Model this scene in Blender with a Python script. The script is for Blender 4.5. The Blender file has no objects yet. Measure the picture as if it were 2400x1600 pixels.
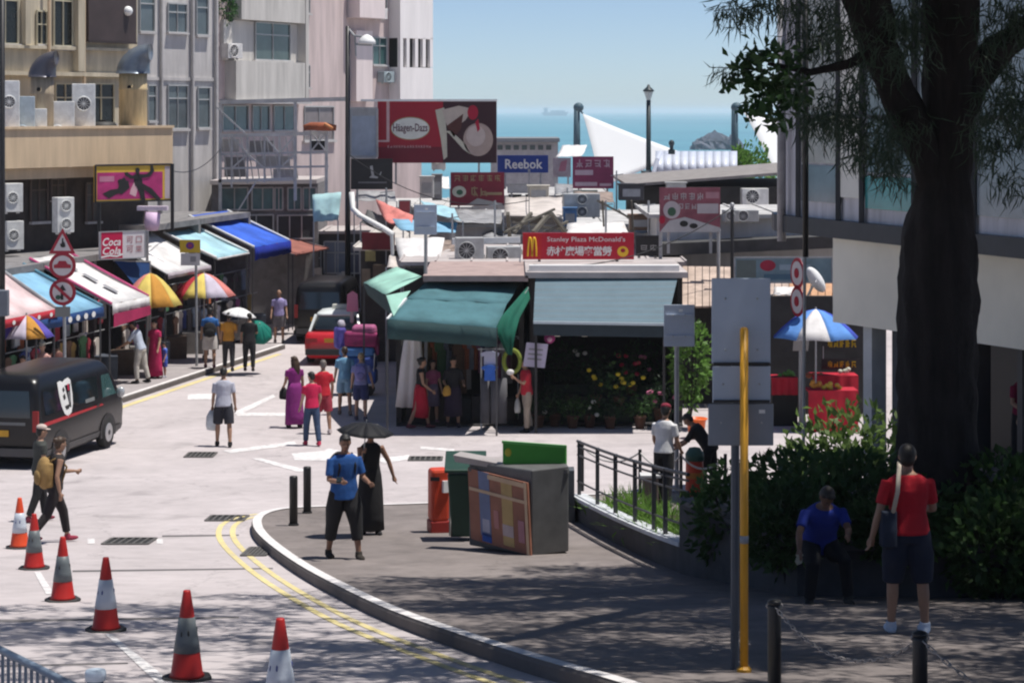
import bpy, bmesh, math, random
import numpy as np
from mathutils import Vector, Matrix, Euler, geometry
random.seed(7)
PI = math.pi
R = math.radians
SC = bpy.context.scene
COL = SC.collection
# ------------------------------------------------------------------ camera, sky, sun, exposure
FPX, UC, VH, CZ = 5200.0, 1200.0, 260.0, 7.45        # focal length in photo pixels, principal column, horizon row, eye height
cam = bpy.data.cameras.new('camera'); cam.sensor_width = 36.0; cam.lens = FPX / 2400 * 36.0
cam.shift_y = -(800 - VH) / 2400.0; cam.clip_start = 0.5; cam.clip_end = 60000
camo = bpy.data.objects.new('camera', cam); COL.objects.link(camo)
camo.location = (0, 0, CZ); camo.rotation_euler = (PI / 2, 0, 0); SC.camera = camo
SUN_AZ, SUN_EL = R(93), R(73)
SUND = Vector((math.sin(SUN_AZ) * math.cos(SUN_EL), math.cos(SUN_AZ) * math.cos(SUN_EL), math.sin(SUN_EL)))
wd = bpy.data.worlds.new('World'); SC.world = wd; wd.use_nodes = True
nt = wd.node_tree; nt.nodes.clear()
sky = nt.nodes.new('ShaderNodeTexSky'); sky.sky_type = 'NISHITA'; sky.sun_disc = False
sky.sun_elevation = SUN_EL; sky.sun_rotation = SUN_AZ; sky.air_density = 0.5; sky.dust_density = 0.3; sky.ozone_density = 2.5
bg = nt.nodes.new('ShaderNodeBackground'); bg.inputs['Strength'].default_value = 0.1
wo = nt.nodes.new('ShaderNodeOutputWorld')
nt.links.new(sky.outputs[0], bg.inputs[0]); nt.links.new(bg.outputs[0], wo.inputs[0])
sl = bpy.data.lights.new('sun', 'SUN'); sl.energy = 4.6; sl.angle = R(0.53); sl.color = (1.0, 0.96, 0.90)
so = bpy.data.objects.new('sun', sl); COL.objects.link(so); so.location = (20, 10, 40)
so.rotation_euler = (-SUND).to_track_quat('-Z', 'Y').to_euler()
SC.view_settings.view_transform = 'Standard'; SC.view_settings.look = 'None'
SC.view_settings.exposure = 0.28; SC.view_settings.gamma = 1.0; SC.view_settings.use_curve_mapping = False
SC.render.engine = 'CYCLES'; SC.cycles.use_denoising = True
SC.cycles.max_bounces = 6; SC.cycles.diffuse_bounces = 3; SC.cycles.glossy_bounces = 3; SC.cycles.transparent_max_bounces = 6
SC.cycles.sample_clamp_indirect = 4.0; SC.cycles.filter_width = 2.2; SC.cycles.volume_bounces = 1
SC.cycles.caustics_reflective = False; SC.cycles.caustics_refractive = False

# ------------------------------------------------------------------ terrain profile: height of the eye above the ground at distance Y
KN = [(-30, 0.4), (0, 2.25), (10, 3.58), (15, 4.28), (20, 4.95), (25, 5.60), (30, 6.20), (35, 6.67), (40, 7.02), (45, 7.27), (50, 7.40), (56, 7.45), (4000, 7.45)]
def HY(Y):
    for i in range(len(KN) - 1):
        a, b = KN[i], KN[i + 1]
        if Y <= b[0]:
            p = KN[i - 1] if i else a; q = KN[i + 2] if i + 2 < len(KN) else b
            h = b[0] - a[0]; t = (Y - a[0]) / h
            m0 = (b[1] - p[1]) / (b[0] - p[0]); m1 = (q[1] - a[1]) / (q[0] - a[0])
            if b[1] == a[1]: m0 = m1 = 0
            if b[0] == 56: m1 = 0
            return (2*t**3-3*t*t+1)*a[1] + (t**3-2*t*t+t)*h*m0 + (-2*t**3+3*t*t)*b[1] + (t**3-t*t)*h*m1
    return KN[-1][1]
def zg(Y): return CZ - HY(Y)
PAV = 0.13
def G(u, v, dz=0.0):                                     # ground point seen at photo pixel (u, v)
    lo, hi = 5.0, 400.0
    for _ in range(60):
        m = (lo + hi) / 2
        if VH + FPX * (HY(m) - dz) / m > v: lo = m
        else: hi = m
    return Vector(((u - UC) / FPX * lo, lo, CZ - HY(lo) + dz))
def W(u, v, Y): return Vector(((u - UC) / FPX * Y, Y, CZ - (v - VH) / FPX * Y))
def UX(u, Y): return (u - UC) / FPX * Y
def VZ(v, Y): return CZ - (v - VH) / FPX * Y

# ------------------------------------------------------------------ mesh builder
class MB:
    def __init__(s): s.v = []; s.f = []
    def add(s, vs, fs):
        o = len(s.v); s.v += [tuple(p) for p in vs]; s.f += [tuple(i + o for i in f) for f in fs]; return s
    def box(s, c, d, rz=0.0, rx=0.0, ry=0.0):
        m = Euler((rx, ry, rz)).to_matrix(); c = Vector(c)
        vs = [c + m @ Vector((x * d[0] / 2, y * d[1] / 2, z * d[2] / 2)) for x in (-1, 1) for y in (-1, 1) for z in (-1, 1)]
        return s.add(vs, [(0,1,3,2),(4,6,7,5),(0,4,5,1),(2,3,7,6),(0,2,6,4),(1,5,7,3)])
    def bar(s, a, b, w, t=None):                          # square bar between two points
        a, b = Vector(a), Vector(b); t = t or w; d = (b - a).normalized()
        up = Vector((0, 0, 1)) if abs(d.z) < 0.95 else Vector((0, 1, 0))
        x = d.cross(up).normalized(); y = x.cross(d)
        vs = [p + x * i * w / 2 + y * j * t / 2 for p in (a, b) for i, j in ((-1,-1),(1,-1),(1,1),(-1,1))]
        return s.add(vs, [(0,3,2,1),(4,5,6,7),(0,1,5,4),(1,2,6,5),(2,3,7,6),(3,0,4,7)])
    def slab(s, pts, n):                                  # polygon pushed by vector n
        k = len(pts); n = Vector(n); vs = [Vector(p) for p in pts] + [Vector(p) + n for p in pts]
        return s.add(vs, [tuple(range(k))[::-1], tuple(range(k, 2*k))] + [(i, (i+1) % k, (i+1) % k + k, i + k) for i in range(k)])
    def quad(s, *p): return s.add(p, [tuple(range(len(p)))])
    def tube(s, pts, rad, seg=10, flat=1.0, cap=True):
        pts = [Vector(p) for p in pts]; n = len(pts)
        if not hasattr(rad, '__len__'): rad = [rad] * n
        o = len(s.v); ref = None
        for i, p in enumerate(pts):
            d = (pts[min(i+1, n-1)] - pts[max(i-1, 0)])
            d = d.normalized() if d.length > 1e-9 else Vector((0,0,1))
            if ref is None: ref = Vector((1, 0, 0)) if abs(d.x) < 0.9 else Vector((0, 1, 0))
            x = (ref - d * ref.dot(d)).normalized(); ref = x; y = d.cross(x)
            r = rad[i]; rx, ry = (r if hasattr(r, '__len__') else (r, r * flat))
            for k in range(seg):
                a = 2 * PI * k / seg
                s.v.append(tuple(p + x * math.cos(a) * rx + y * math.sin(a) * ry))
        for i in range(n - 1):
            for k in range(seg):
                s.f.append((o+i*seg+k, o+i*seg+(k+1) % seg, o+(i+1)*seg+(k+1) % seg, o+(i+1)*seg+k))
        if cap:
            s.f.append(tuple(o + k for k in range(seg))[::-1]); s.f.append(tuple(o + (n-1)*seg + k for k in range(seg)))
        return s
    def ell(s, c, r, seg=12, rings=8, m=None):
        c = Vector(c); vs = []; fs = []
        m = m or Matrix.Identity(3)
        for i in range(1, rings):
            t = PI * i / rings
            for k in range(seg):
                a = 2 * PI * k / seg
                vs.append(c + m @ Vector((r[0]*math.sin(t)*math.cos(a), r[1]*math.sin(t)*math.sin(a), r[2]*math.cos(t))))
        vs += [c + m @ Vector((0,0,r[2])), c + m @ Vector((0,0,-r[2]))]; T, Bq = len(vs)-2, len(vs)-1
        for k in range(seg):
            fs.append((T, k, (k+1) % seg)); fs.append((Bq, (rings-2)*seg+(k+1) % seg, (rings-2)*seg+k))
            for i in range(rings - 2):
                fs.append((i*seg+k, (i+1)*seg+k, (i+1)*seg+(k+1) % seg, i*seg+(k+1) % seg))
        return s.add(vs, fs)
    def lathe(s, prof, c=(0,0,0), seg=20, sq=0.0):        # profile of (radius, height)
        c = Vector(c); o = len(s.v); n = len(prof)
        for r, z in prof:
            for k in range(seg):
                a = 2 * PI * k / seg
                s.v.append(tuple(c + Vector((r*math.cos(a), r*math.sin(a), z))))
        for i in range(n - 1):
            for k in range(seg): s.f.append((o+i*seg+k, o+i*seg+(k+1) % seg, o+(i+1)*seg+(k+1) % seg, o+(i+1)*seg+k))
        if prof[0][0] > 1e-6: s.f.append(tuple(o + k for k in range(seg))[::-1])
        if prof[-1][0] > 1e-6: s.f.append(tuple(o + (n-1)*seg + k for k in range(seg)))
        return s
OFF = {}
def link(name, me, parent=None):
    o = bpy.data.objects.new(name, me); COL.objects.link(o)
    if parent is not None: o.parent = parent; OFF[o.name] = OFF.get(parent.name, Vector((0,0,0)))
    return o
def B(mb, name, m, parent=None, smooth=False, bevel=0.0, world=True, origin=None):
    """one mesh object from a builder; world coordinates are made relative to the thing's base"""
    off = OFF.get(parent.name, Vector((0,0,0))) if (parent is not None and world) else (Vector(origin) if origin is not None else Vector((0,0,0)))
    me = bpy.data.meshes.new(name)
    me.from_pydata([(p[0]-off.x, p[1]-off.y, p[2]-off.z) for p in mb.v], [], mb.f); me.update()
    if m is not None: me.materials.append(m)
    if smooth: me.polygons.foreach_set('use_smooth', [True] * len(me.polygons))
    o = link(name, me, parent)
    if parent is None and origin is not None: o.location = origin; OFF[o.name] = Vector(origin)
    if bevel:
        b = o.modifiers.new('bevel', 'BEVEL'); b.width = bevel; b.segments = 2; b.limit_method = 'ANGLE'
    return o
def tag(o, label, cat=None, group=None, kind=None):
    if label: o['label'] = label
    if cat: o['category'] = cat
    if group: o['group'] = group
    if kind: o['kind'] = kind
    return o
def T(name, label, cat, loc=(0,0,0), rz=0.0, group=None, local=False):
    o = bpy.data.objects.new(name, None); COL.objects.link(o); o.empty_display_size = 0.2
    o.location = loc; o.rotation_euler = (0, 0, rz); tag(o, label, cat, group)
    OFF[o.name] = Vector((0,0,0)) if local else Vector(loc)
    return o
def S(mb, name, m, smooth=False):                          # a piece of the setting
    o = B(mb, name, m, None, smooth); o['kind'] = 'structure'; return o
def dup(root, loc, rz, label=None):
    r = root.copy(); COL.objects.link(r); r.location = loc; r.rotation_euler = (0, 0, rz)
    if label: r['label'] = label
    for ch in list(root.children):
        c = ch.copy(); COL.objects.link(c); c.parent = r
        for g in ch.children:
            d = g.copy(); COL.objects.link(d); d.parent = c
    return r

# ------------------------------------------------------------------ materials
MATS = {}
def M(name, col, rough=0.75, var=0.12, scale=3.0, metal=0.0, bump=0.0, bscale=40.0, spec=0.4, streak=False, trans=0.0):
    if name in MATS: return MATS[name]
    m = bpy.data.materials.new(name); m.use_nodes = True; n = m.node_tree; p = n.nodes['Principled BSDF']
    p.inputs['Roughness'].default_value = rough; p.inputs['Metallic'].default_value = metal
    p.inputs['Specular IOR Level'].default_value = spec
    tc = n.nodes.new('ShaderNodeTexCoord'); mp = n.nodes.new('ShaderNodeMapping'); n.links.new(tc.outputs['Object'], mp.inputs[0])
    if streak: mp.inputs['Scale'].default_value = (3.0, 3.0, 0.35)
    nz = n.nodes.new('ShaderNodeTexNoise'); nz.inputs['Scale'].default_value = scale; nz.inputs['Detail'].default_value = 7; nz.inputs['Roughness'].default_value = 0.62
    n.links.new(mp.outputs[0], nz.inputs[0])
    rp = n.nodes.new('ShaderNodeValToRGB'); n.links.new(nz.outputs[0], rp.inputs[0])
    rp.color_ramp.elements[0].position = 0.32; rp.color_ramp.elements[1].position = 0.68
    rp.color_ramp.elements[0].color = (*[max(0.0, c * (1 - var)) for c in col], 1); rp.color_ramp.elements[1].color = (*[min(1.0, c * (1 + var * 0.7)) for c in col], 1)
    n.links.new(rp.outputs[0], p.inputs['Base Color'])
    if bump:
        bz = n.nodes.new('ShaderNodeTexNoise'); bz.inputs['Scale'].default_value = bscale; bz.inputs['Detail'].default_value = 5
        n.links.new(tc.outputs['Object'], bz.inputs[0])
        bp = n.nodes.new('ShaderNodeBump'); bp.inputs['Strength'].default_value = bump; bp.inputs['Distance'].default_value = 0.02
        n.links.new(bz.outputs[0], bp.inputs['Height']); n.links.new(bp.outputs[0], p.inputs['Normal'])
    if trans:
        tl = n.nodes.new('ShaderNodeBsdfTranslucent'); n.links.new(rp.outputs[0], tl.inputs[0])
        mx = n.nodes.new('ShaderNodeMixShader'); mx.inputs[0].default_value = trans
        n.links.new(p.outputs[0], mx.inputs[1]); n.links.new(tl.outputs[0], mx.inputs[2])
        n.links.new(mx.outputs[0], n.nodes['Material Output'].inputs[0])
    MATS[name] = m; return m
def s2l(r, g, b): return tuple(((c/255)/12.92 if c/255 <= 0.04045 else ((c/255+0.055)/1.055)**2.4) for c in (r, g, b))
def glass_mat(name, col, rough=0.08):
    if name in MATS: return MATS[name]
    m = M(name, col, rough, 0.35, 0.9, spec=0.8); return m
def ground_mat(name, col, var, bump, patches=True, crack=False, streaks=None):
    m = bpy.data.materials.new(name); m.use_nodes = True; n = m.node_tree; p = n.nodes['Principled BSDF']; L = n.links
    p.inputs['Roughness'].default_value = 0.85; p.inputs['Specular IOR Level'].default_value = 0.25
    tc = n.nodes.new('ShaderNodeTexCoord')
    def noise(sc, det=8, ro=0.6):
        z = n.nodes.new('ShaderNodeTexNoise'); z.inputs['Scale'].default_value = sc; z.inputs['Detail'].default_value = det; z.inputs['Roughness'].default_value = ro
        L.new(tc.outputs['Object'], z.inputs[0]); return z
    a, b, c = noise(0.35), noise(2.6), noise(60, 3)
    def ramp(src, lo, hi, v0, v1):
        r = n.nodes.new('ShaderNodeMapRange'); r.inputs[1].default_value = lo; r.inputs[2].default_value = hi; r.inputs[3].default_value = v0; r.inputs[4].default_value = v1
        L.new(src.outputs[0], r.inputs[0]); return r
    ra, rb, rc = ramp(a, .3, .7, 1 - var, 1 + var * .5), ramp(b, .3, .7, 1 - var * .7, 1 + var * .5), ramp(c, .3, .7, 1 - var * .5, 1 + var * .5)
    def mul(x, y):
        k = n.nodes.new('ShaderNodeMath'); k.operation = 'MULTIPLY'; L.new(x.outputs[0], k.inputs[0]); L.new(y.outputs[0], k.inputs[1]); return k
    t = mul(mul(ra, rb), rc)
    if crack:                                              # old stains: dark blots and wheel-worn bands
        d_ = noise(0.9, 4, 0.5); rd_ = ramp(d_, .60, .72, 1.0, 0.80); t = mul(t, rd_)
        e_ = noise(6.0, 6, 0.7); re_ = ramp(e_, .62, .75, 1.0, 0.86); t = mul(t, re_)
        vo = n.nodes.new('ShaderNodeTexVoronoi'); vo.feature = 'DISTANCE_TO_EDGE'; vo.inputs['Scale'].default_value = 0.22; wp = n.nodes.new('ShaderNodeVectorMath'); wp.operation = 'ADD'; L.new(tc.outputs['Object'], wp.inputs[0]); L.new(b.outputs['Color'], wp.inputs[1]); L.new(wp.outputs[0], vo.inputs[0])
        rv = ramp(vo, 0.0, 0.006, 0.72, 1.0); t = mul(t, rv)
    vm = n.nodes.new('ShaderNodeVectorMath'); vm.operation = 'SCALE'; vm.inputs[0].default_value = col; L.new(t.outputs[0], vm.inputs['Scale'])
    if streaks is None: L.new(vm.outputs[0], p.inputs['Base Color'])
    else:                                                  # worn paint: the road shows through
        wz = noise(7.0, 8, 0.75); rw = ramp(wz, streaks[0], streaks[1], 0.0, 1.0); mx = n.nodes.new('ShaderNodeMix'); mx.data_type = 'RGBA'
        L.new(rw.outputs[0], mx.inputs[0]); L.new(vm.outputs[0], mx.inputs[6]); mx.inputs[7].default_value = (0.40, 0.37, 0.375, 1); L.new(mx.outputs[2], p.inputs['Base Color'])
    bp = n.nodes.new('ShaderNodeBump'); bp.inputs['Strength'].default_value = bump; bp.inputs['Distance'].default_value = 0.01
    L.new(c.outputs[0], bp.inputs['Height']); L.new(bp.outputs[0], p.inputs['Normal'])
    MATS[name] = m; return m

# ------------------------------------------------------------------ flat sheets draped on the ground
def drape(poly, dz, name, m, parent=None, step=0.8, structure=False):
    bm = bmesh.new(); vs = [bm.verts.new((p[0], p[1], 0)) for p in poly]
    tris = geometry.tessellate_polygon([[Vector((p[0], p[1], 0)) for p in poly]])
    for t in tris:
        try: bm.faces.new([vs[i] for i in t])
        except ValueError: pass
    y0, y1 = min(p[1] for p in poly), max(p[1] for p in poly)
    y = math.ceil(y0 / step) * step
    while y < y1 and y < 60:
        if y > y0 + 1e-4:
            bmesh.ops.bisect_plane(bm, geom=bm.verts[:] + bm.edges[:] + bm.faces[:], plane_co=(0, y, 0), plane_no=(0, 1, 0))
        y += step
    for v in bm.verts: v.co.z = zg(v.co.y) + dz
    bmesh.ops.recalc_face_normals(bm, faces=bm.faces)
    for f_ in bm.faces:
        if f_.normal.z < 0: f_.normal_flip()
    mb = MB(); bm.verts.index_update(); mb.v = [tuple(v.co) for v in bm.verts]; mb.f = [tuple(v.index for v in f_.verts) for f_ in bm.faces]; bm.free()
    o = B(mb, name, m, parent)
    if structure: o['kind'] = 'structure'
    return o
def strip(path, w, closed=False):                          # polygon of a line of width w along a path of (x, y)
    pts = [Vector((p[0], p[1])) for p in path]; L, Rr = [], []
    for i, p in enumerate(pts):
        d = pts[min(i+1, len(pts)-1)] - pts[max(i-1, 0)]; d.normalize(); n = Vector((-d.y, d.x))
        L.append(p + n * w / 2); Rr.append(p - n * w / 2)
    return L + Rr[::-1]
def offset(path, d):
    pts = [Vector((p[0], p[1])) for p in path]; out = []
    for i, p in enumerate(pts):
        t = pts[min(i+1, len(pts)-1)] - pts[max(i-1, 0)]; t.normalize(); out.append(p + Vector((-t.y, t.x)) * d)
    return out

# ------------------------------------------------------------------ lettering and flat print on a board
FONT_CACHE = {}
def text_mesh(s, bold=False):
    cu = bpy.data.curves.new('lettering', 'FONT'); cu.body = s; cu.size = 1.0; cu.resolution_u = 2
    if bold: cu.offset = 0.018
    o = bpy.data.objects.new('lettering', cu); COL.objects.link(o)
    dg = bpy.context.evaluated_depsgraph_get(); me = bpy.data.meshes.new_from_object(o.evaluated_get(dg))
    v = [tuple(x.co) for x in me.vertices]; f_ = [tuple(p.vertices) for p in me.polygons]
    bpy.data.objects.remove(o); bpy.data.curves.remove(cu); bpy.data.meshes.remove(me)
    return v, f_
class Board:
    """a flat board: corner, width vector, height vector; s and t run 0..1 over it"""
    def __init__(s, p0, wv, hv, thick=0.05):
        s.p0, s.wv, s.hv = Vector(p0), Vector(wv), Vector(hv); s.n = s.wv.cross(s.hv).normalized(); s.w, s.h = s.wv.length, s.hv.length; s.thick = thick
    def at(s, a, b, d=0.0): return s.p0 + s.wv * a + s.hv * b + s.n * d
    def base(s, name, m, parent, bevel=0.0):
        return B(MB().slab([s.at(0,0), s.at(0,1), s.at(1,1), s.at(1,0)], -s.n * s.thick), name, m, parent, bevel=bevel)
    def poly(s, pts, name, m, parent, lay=1):
        d = 0.004 * lay
        return B(MB().slab([s.at(a, b, d - 0.003) for a, b in pts], s.n * 0.003), name, m, parent)
    def rect(s, a0, b0, a1, b1, name, m, parent, lay=1): return s.poly([(a0,b0),(a1,b0),(a1,b1),(a0,b1)], name, m, parent, lay)
    def oval(s, a, b, ra, rb, name, m, parent, lay=1, k=28, a0=0, a1=2*PI):
        return s.poly([(a + ra*math.cos(a0+(a1-a0)*i/k), b + rb*math.sin(a0+(a1-a0)*i/k)) for i in range(k)], name, m, parent, lay)
    def frame(s, t, d, name, m, parent):
        mb = MB()
        for a, b in (((0,0),(1,0)), ((1,0),(1,1)), ((1,1),(0,1)), ((0,1),(0,0))): mb.bar(s.at(*a), s.at(*b), t, d)
        return B(mb, name, m, parent)
    def text(s, st, a, b, hgt, m, parent, lay=2, width=None, bold=False, name='lettering', slant=0.0):
        v, f_ = text_mesh(st, bold)
        if not v: return None
        xs = [p[0] for p in v]; ys = [p[1] for p in v]; x0, x1, y0, y1 = min(xs), max(xs), min(ys), max(ys)
        sc = hgt * s.h / max(y1 - y0, 1e-6); sx = sc if width is None else width * s.w / (x1 - x0)
        cx, cy = (x0+x1)/2, (y0+y1)/2; wd_, hd = s.wv.normalized(), s.hv.normalized(); o = s.at(a, b, 0.004 * lay)
        mb = MB(); mb.v = [tuple(o + wd_ * ((p[0]-cx)*sx + slant*(p[1]-cy)*sc) + hd * (p[1]-cy)*sc) for p in v]; mb.f = f_
        return B(mb, name, m, parent)

# ================================================================== THE SETTING
m_road = ground_mat('road_concrete', (0.465, 0.42, 0.42), 0.14, 0.25, crack=True)
m_pave = ground_mat('pavement_blocks', (0.205, 0.178, 0.168), 0.26, 0.4, crack=True)
m_kerb = ground_mat('kerb_stone', (0.13, 0.115, 0.11), 0.2, 0.3)  # dark tone puts the shade of the road-facing side into the stone
m_white = ground_mat('road_paint_white', (0.72, 0.70, 0.69), 0.12, 0.2, streaks=(0.44, 0.66))
m_yellow = ground_mat('road_paint_yellow', (0.64, 0.54, 0.25), 0.16, 0.2, streaks=(0.50, 0.70))
m_joint = ground_mat('joint_tar', (0.15, 0.14, 0.14), 0.2, 0.2)
m_iron = M('drain_iron', (0.10, 0.095, 0.09), 0.6, 0.3, 9, bump=0.3)
# ground: one sheet down to the shore and on under the water
ys = [-30 + 2*i for i in range(12)] + [-6 + 0.8*i for i in range(80)] + [60, 70, 85, 100, 120, 140, 150, 165, 185, 300, 1000, 30000]
mb = MB(); xs = [-16000, -300, -60, -30, -15, -8, -4, 0, 4, 8, 15, 30, 60, 300, 16000]
for y in ys:
    z = zg(y) if y <= 140 else (-1.5 if y <= 150 else (-4.5 if y <= 165 else -9.0))
    for x in xs: mb.v.append((x, y, z))
n = len(xs)
for j in range(len(ys) - 1):
    for i in range(n - 1): mb.f.append((j*n+i, j*n+i+1, (j+1)*n+i+1, (j+1)*n+i))
S(mb, 'ground', m_road, True)
# sea
msea = bpy.data.materials.new('sea_water'); msea.use_nodes = True; n_ = msea.node_tree; p_ = n_.nodes['Principled BSDF']
p_.inputs['Roughness'].default_value = 0.30; p_.inputs['IOR'].default_value = 1.33
tc_ = n_.nodes.new('ShaderNodeTexCoord'); mp_ = n_.nodes.new('ShaderNodeMapping'); mp_.inputs['Scale'].default_value = (0.0006, 0.0042, 1); n_.links.new(tc_.outputs['Object'], mp_.inputs[0])
z1 = n_.nodes.new('ShaderNodeTexNoise'); z1.inputs['Scale'].default_value = 1.0; z1.inputs['Detail'].default_value = 4; n_.links.new(mp_.outputs[0], z1.inputs[0])
rp_ = n_.nodes.new('ShaderNodeValToRGB'); n_.links.new(z1.outputs[0], rp_.inputs[0])
rp_.color_ramp.elements[0].position = 0.38; rp_.color_ramp.elements[0].color = (0.075, 0.235, 0.295, 1); rp_.color_ramp.elements[1].position = 0.62; rp_.color_ramp.elements[1].color = (0.125, 0.335, 0.385, 1)
n_.links.new(rp_.outputs[0], p_.inputs['Base Color'])
zb = n_.nodes.new('ShaderNodeTexNoise'); zb.inputs['Scale'].default_value = 0.25; zb.inputs['Detail'].default_value = 6; n_.links.new(tc_.outputs['Object'], zb.inputs[0])
bp_ = n_.nodes.new('ShaderNodeBump'); bp_.inputs['Strength'].default_value = 1.0; bp_.inputs['Distance'].default_value = 1.2
n_.links.new(zb.outputs[0], bp_.inputs['Height']); n_.links.new(bp_.outputs[0], p_.inputs['Normal'])
S(MB().quad((-15500, 152, -6), (15500, 152, -6), (15500, 29500, -6), (-15500, 29500, -6)), 'sea', msea)

# pavement on the right with its kerb
kerb_uv = [(1960, 1790), (1700, 1690), (1440, 1600), (1250, 1546), (1070, 1488), (900, 1427), (760, 1360), (660, 1300), (606, 1256), (590, 1230), (596, 1210), (625, 1197), (680, 1189), (800, 1184), (1000, 1178), (1340, 1160), (1800, 1140), (2500, 1115)]
kp = [G(u, v, PAV) for u, v in kerb_uv]
def smooth_path(p, k=5):
    out = []
    P = [Vector((q[0], q[1])) for q in p]
    for i in range(len(P) - 1):
        a, b, c, d = P[max(i-1, 0)], P[i], P[i+1], P[min(i+2, len(P)-1)]
        for j in range(k):
            t = j / k
            out.append(0.5*((2*b) + (c-a)*t + (2*a-5*b+4*c-d)*t*t + (3*b-a-3*c+d)*t**3))
    out.append(P[-1]); return out
KP = smooth_path(kp)
KIN = offset(KP, -0.16)
drape(KIN + [Vector((40, 40)), Vector((40, -8)), Vector((KIN[0].x, -8))], PAV, 'pavement_right', m_pave, structure=True)
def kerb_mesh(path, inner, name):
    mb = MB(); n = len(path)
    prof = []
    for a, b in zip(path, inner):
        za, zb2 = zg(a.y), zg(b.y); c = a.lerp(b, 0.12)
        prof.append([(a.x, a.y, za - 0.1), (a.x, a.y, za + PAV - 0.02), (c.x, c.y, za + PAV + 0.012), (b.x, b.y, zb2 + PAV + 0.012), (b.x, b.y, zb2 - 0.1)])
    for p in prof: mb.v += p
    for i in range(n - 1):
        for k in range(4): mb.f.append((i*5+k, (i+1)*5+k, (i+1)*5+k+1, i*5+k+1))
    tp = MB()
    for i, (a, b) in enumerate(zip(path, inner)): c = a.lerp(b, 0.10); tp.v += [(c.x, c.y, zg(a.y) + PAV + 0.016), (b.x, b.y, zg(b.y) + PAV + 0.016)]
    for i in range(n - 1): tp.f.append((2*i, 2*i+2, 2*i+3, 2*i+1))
    S(mb, name, m_kerb); return S(tp, name + '_paint', M('kerb_paint', (0.66, 0.63, 0.62), 0.8, 0.18, 3.0))  # white top paint also stands for sun, against the shade-coloured side
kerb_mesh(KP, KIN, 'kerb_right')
# pavement on the left, in front of the shops
def KL(Y): return -9.92 + 0.22 * (Y - 56.7)
lk = [Vector((KL(y), y)) for y in (38, 44, 50, 54, 58, 62, 64, 66, 68, 69.5)]
lk_in = [p + Vector((-0.16, 0.03)) for p in lk]
drape(lk_in[::-1] + [p + Vector((-8, 1.6)) for p in lk], PAV, 'pavement_left', ground_mat('left_paving', (0.33, 0.30, 0.30), 0.16, 0.4), structure=True)
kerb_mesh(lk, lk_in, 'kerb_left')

# painted lines and joints
def mark(uvs, name, m, dz=0.006, label=None): return drape([G(u, v) for u, v in uvs], dz, name, m, structure=True)
road_lines = []
for d0, nm in ((0.30, 'yellow_line'), (0.52, 'yellow_line')):
    pth = offset(KP[4:66], d0); drape(strip(pth, 0.09), 0.006, nm, m_yellow, structure=True)
drape(strip([p + Vector((0.30, 0)) for p in lk[3:9]], 0.20), 0.006, 'yellow_line', m_yellow, structure=True)
for a in ([(80,1340),(95,1340),(128,1392),(108,1392)], [(246,1486),(262,1486),(420,1612),(380,1612)],
          [(440,924),(505,922),(505,936),(440,936)], [(548,966),(640,924),(646,930),(556,974)],
          [(560,967),(670,967),(670,975),(556,975)], [(588,1074),(612,1074),(725,1102),(700,1106)],
          [(520,1056),(690,1034),(696,1042),(540,1062)], [(683,1062),(760,1056),(770,1050),(845,1066),(800,1086),(770,1080),(690,1078)],
          [(880,1074),(960,1066),(960,1076),(900,1086)], [(985,1046),(1065,1052),(1065,1058),(985,1052)],
          [(205,1262),(222,1262),(222,1274),(205,1274)], [(367,1262),(382,1262),(382,1274),(367,1274)]):
    mark(a, 'white_marking', m_white)
for a in ([(-60,1452),(560,1444),(560,1448),(-60,1458)], [(170,1336),(640,1330),(640,1333),(170,1340)], [(380,1254),(560,1252),(560,1255),(380,1258)],
          [(-60,1560),(300,1552),(300,1555),(-60,1564)]):
    mark(a, 'road_joint', m_joint, 0.003)
# iron drain gratings let into the road, each bar a piece
for (u0, u1, v0, v1, lab) in ((240, 366, 1262, 1276, 'long rusty drain grating between two white ticks beside the cones'), (482, 582, 1209, 1221, 'iron drain grating lying ahead of the rounded kerb corner'),
                         (566, 640, 1284, 1303, 'drain grating tucked against the rounded kerb corner'), (432, 508, 1061, 1072, 'dark drain cover behind the grey shirted man'), (958, 1036, 1071, 1080, 'thin drain cover in the sunlit road behind the red bin')):
    a, b = G(u0, v1), G(u1, v0); cy = (a.y + b.y) / 2; t = T('drain_grating', lab, 'drain', (a.x, cy, zg(cy)), group='drain gratings in the road')
    sl_ = (zg(b.y) - zg(a.y)) / (b.y - a.y) if b.y != a.y else 0
    def P3(x, y, h): return (x, y, zg(cy) + (y - cy) * sl_ + h)
    mbf = MB()
    for x0, y0, x1, y1 in ((a.x, a.y, b.x, a.y), (a.x, b.y, b.x, b.y), (a.x, a.y, a.x, b.y), (b.x, a.y, b.x, b.y)): mbf.bar(P3(x0, y0, 0.008), P3(x1, y1, 0.008), 0.05, 0.03)
    B(mbf, 'frame', m_iron, t)
    B(MB().quad(P3(a.x, a.y, 0.005), P3(b.x, a.y, 0.005), P3(b.x, b.y, 0.005), P3(a.x, b.y, 0.005)), 'pit', M('drain_pit', (0.02, 0.02, 0.02)), t)
    k = max(6, int((b.x - a.x) / 0.11))
    for i in range(1, k): x = a.x + (b.x - a.x) * i / k; B(MB().bar(P3(x, a.y, 0.012), P3(x, b.y, 0.012), 0.035, 0.02), 'bar', m_iron, t)

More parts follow.
